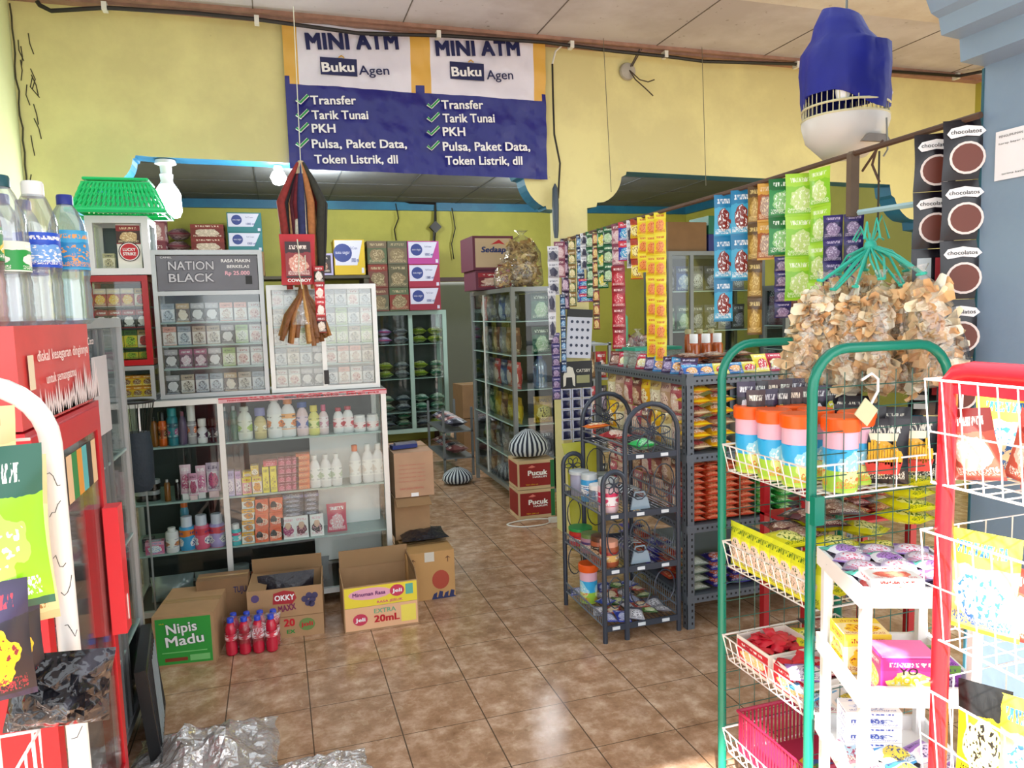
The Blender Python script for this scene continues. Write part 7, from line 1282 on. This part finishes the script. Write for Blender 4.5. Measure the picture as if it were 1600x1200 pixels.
for i in range(6): put(bp_, (.97 + (i % 2) * .03, .80 - i * .05, 1.195), 'reddish brown snack pouch in top basket of red rack, %s from far end' % ORD[i], 'snack pack', -1.3 + random.uniform(-.3, .3), G5, rot=(.2, random.uniform(-.3, .3), -1.3))
for i in range(7): put([yp, bp_][i % 2], (.98 + .03 * (i % 3), .80 - i * .05, .96), '%s in second basket of red rack, %s from far end' % (['yellow snack bag', 'reddish brown pouch'][i % 2], ORD[i]), 'snack pack', -1.2 + random.uniform(-.3, .3), G5)
for i in range(6): put([kp, yp][i % 2], (.98 + .03 * (i % 3), .79 - i * .055, .725), '%s in third basket of red rack, %s from far end' % (['yellow and black snack pack', 'pale yellow bag'][i % 2], ORD[i]), 'snack pack', -1.2 + random.uniform(-.2, .2), G5)
for i in range(5): put(wp[i % 3], (1.0 + .06 * (i % 2), .78 - i * .06, .485), '%s packet in lowest basket of red rack, %s from far end' % (wn[i % 3], ORD[i]), 'packet', random.uniform(-.5, .5), G5)
# notice on the grey pillar
a = aX(1557, 207, 1.777); b = aX(1640, 280, 1.777); o = MB().box(-.001, .001, -(a.y - b.y), 0, 0, .122).build('notice', mat('white_notice', '#eeeef2', .6)); o.location = (1.776, a.y, 1.757); tag(o, 'white printed notice taped to the blue grey pillar', 'notice')
text('PENGUMUMAN WARGA', o, (-.002, -.01, .105), .10, .006, BLACKI, bold=0, rot=(0, 0, -math.pi / 2)); text('harap bayar tunai ya', o, (-.002, -.01, .088), .1, .005, BLACKI, bold=0, rot=(0, 0, -math.pi / 2)); text('terima kasih', o, (-.002, -.02, .012), .06, .005, BLACKI, bold=0, rot=(0, 0, -math.pi / 2))
# ================================================================ white rack at the left edge
q = aY(86, 760, 1.13); lx = q.x; r = thing('wire_display_rack', 'white tubular rack with cracked paint at left picture edge', 'rack', (lx, 1.13, 0))
pts = [(0, 0, 0), (0, 0, 1.30)] + [(-.085 + .085 * math.cos(math.pi / 2 * i / 7), 0, 1.30 + .085 * math.sin(math.pi / 2 * i / 7)) for i in range(1, 8)] + [(-.27, 0, 1.385)] + [(-.27 - .085 * math.sin(math.pi / 2 * i / 7), 0, 1.30 + .085 * math.cos(math.pi / 2 * i / 7)) for i in range(1, 8)] + [(-.355, 0, 0)]
MB().tube(pts, .0135, 14).build('arch_frame', WT, r, 50); MB().tube([(x, y - .42, z) for x, y, z in pts], .0135, 14).build('arch_frame', WT, r, 50)
m = MB(); rnd = random.Random(6)
for k in range(17):
    z = .42 + k * .052 + rnd.uniform(-.01, .01); a0 = rnd.uniform(-2.6, -.6); P_ = []
    for i in range(5): P_.append((.0137 * math.cos(a0 + i * .28), .0137 * math.sin(a0 + i * .28), z + rnd.uniform(-.009, .009) + (i * .006 if k % 2 else -i * .004)))
    m.tube(P_, .0005, 4)
m.build('paint_cracks', mat('dark_crack', '#3a3a3c', .8), r)
for z in (1.06, .84, .60, .36): wbasket(r, -.33, -.04, -.40, -.02, z, .07, WW, slant=-.0, step=.03, wr=.0018)
m = MB()
for x in (-.05, -.09): m.tube([(x, -.014, .3), (x, -.014, 1.31)], .002, 5)
m.tube([(-.3, -.014, 1.31), (-.02, -.014, 1.31)], .0022, 5); m.build('end_wires', WW, r)
G6 = 'snack packs in the left white rack'
gs = sachet('snack_pack', .15, .20, .06, '#8ad020', '#1c5a48', '#a8dc60', '#f4f8f0', nu=8); bs = sachet('snack_pack', .15, .22, .06, '#e8d8a0', '#d8c890', '#f0e4c0', '#b07838', nu=8); ks = sachet('snack_pack', .11, .16, .05, '#181420', '#241c38', '#e8c020', '#8a2030')
for i, (px, py, y, pr, nm, s_) in enumerate([(-28, 962, 1.00, gs, 'lime green and dark green snack pack at front, left edge', 1.0), (-12, 985, 1.07, bs, 'tall cream foil snack pack behind the lime green one', 1.0), (-38, 830, 1.06, bs, 'cream foil snack pack with red mark, upper left edge', .7), (-18, 1100, .98, ks, 'black and yellow snack pack low at left edge', .9), (4, 1085, 1.04, ks, 'black and dark red snack pack right of the black and yellow one', .9)]):
    p = aY(px, py, y); put(pr, p, nm, 'snack pack', .25, G6, s=s_)
o = MB().pillow(.12, .10, .07, 0, 12, 12, wob=1.0).build('black_plastic_bag', mat('glossy_black_bag', '#1a1a20', .12, bump=1.0, bscale=30), None, 60); p = aY(90, 1135, 1.06); o.location = (p.x, 1.06, p.z); o.rotation_euler = (0, .15, .2); tag(o, 'glossy black plastic bag hooked on the left white rack', 'bag')
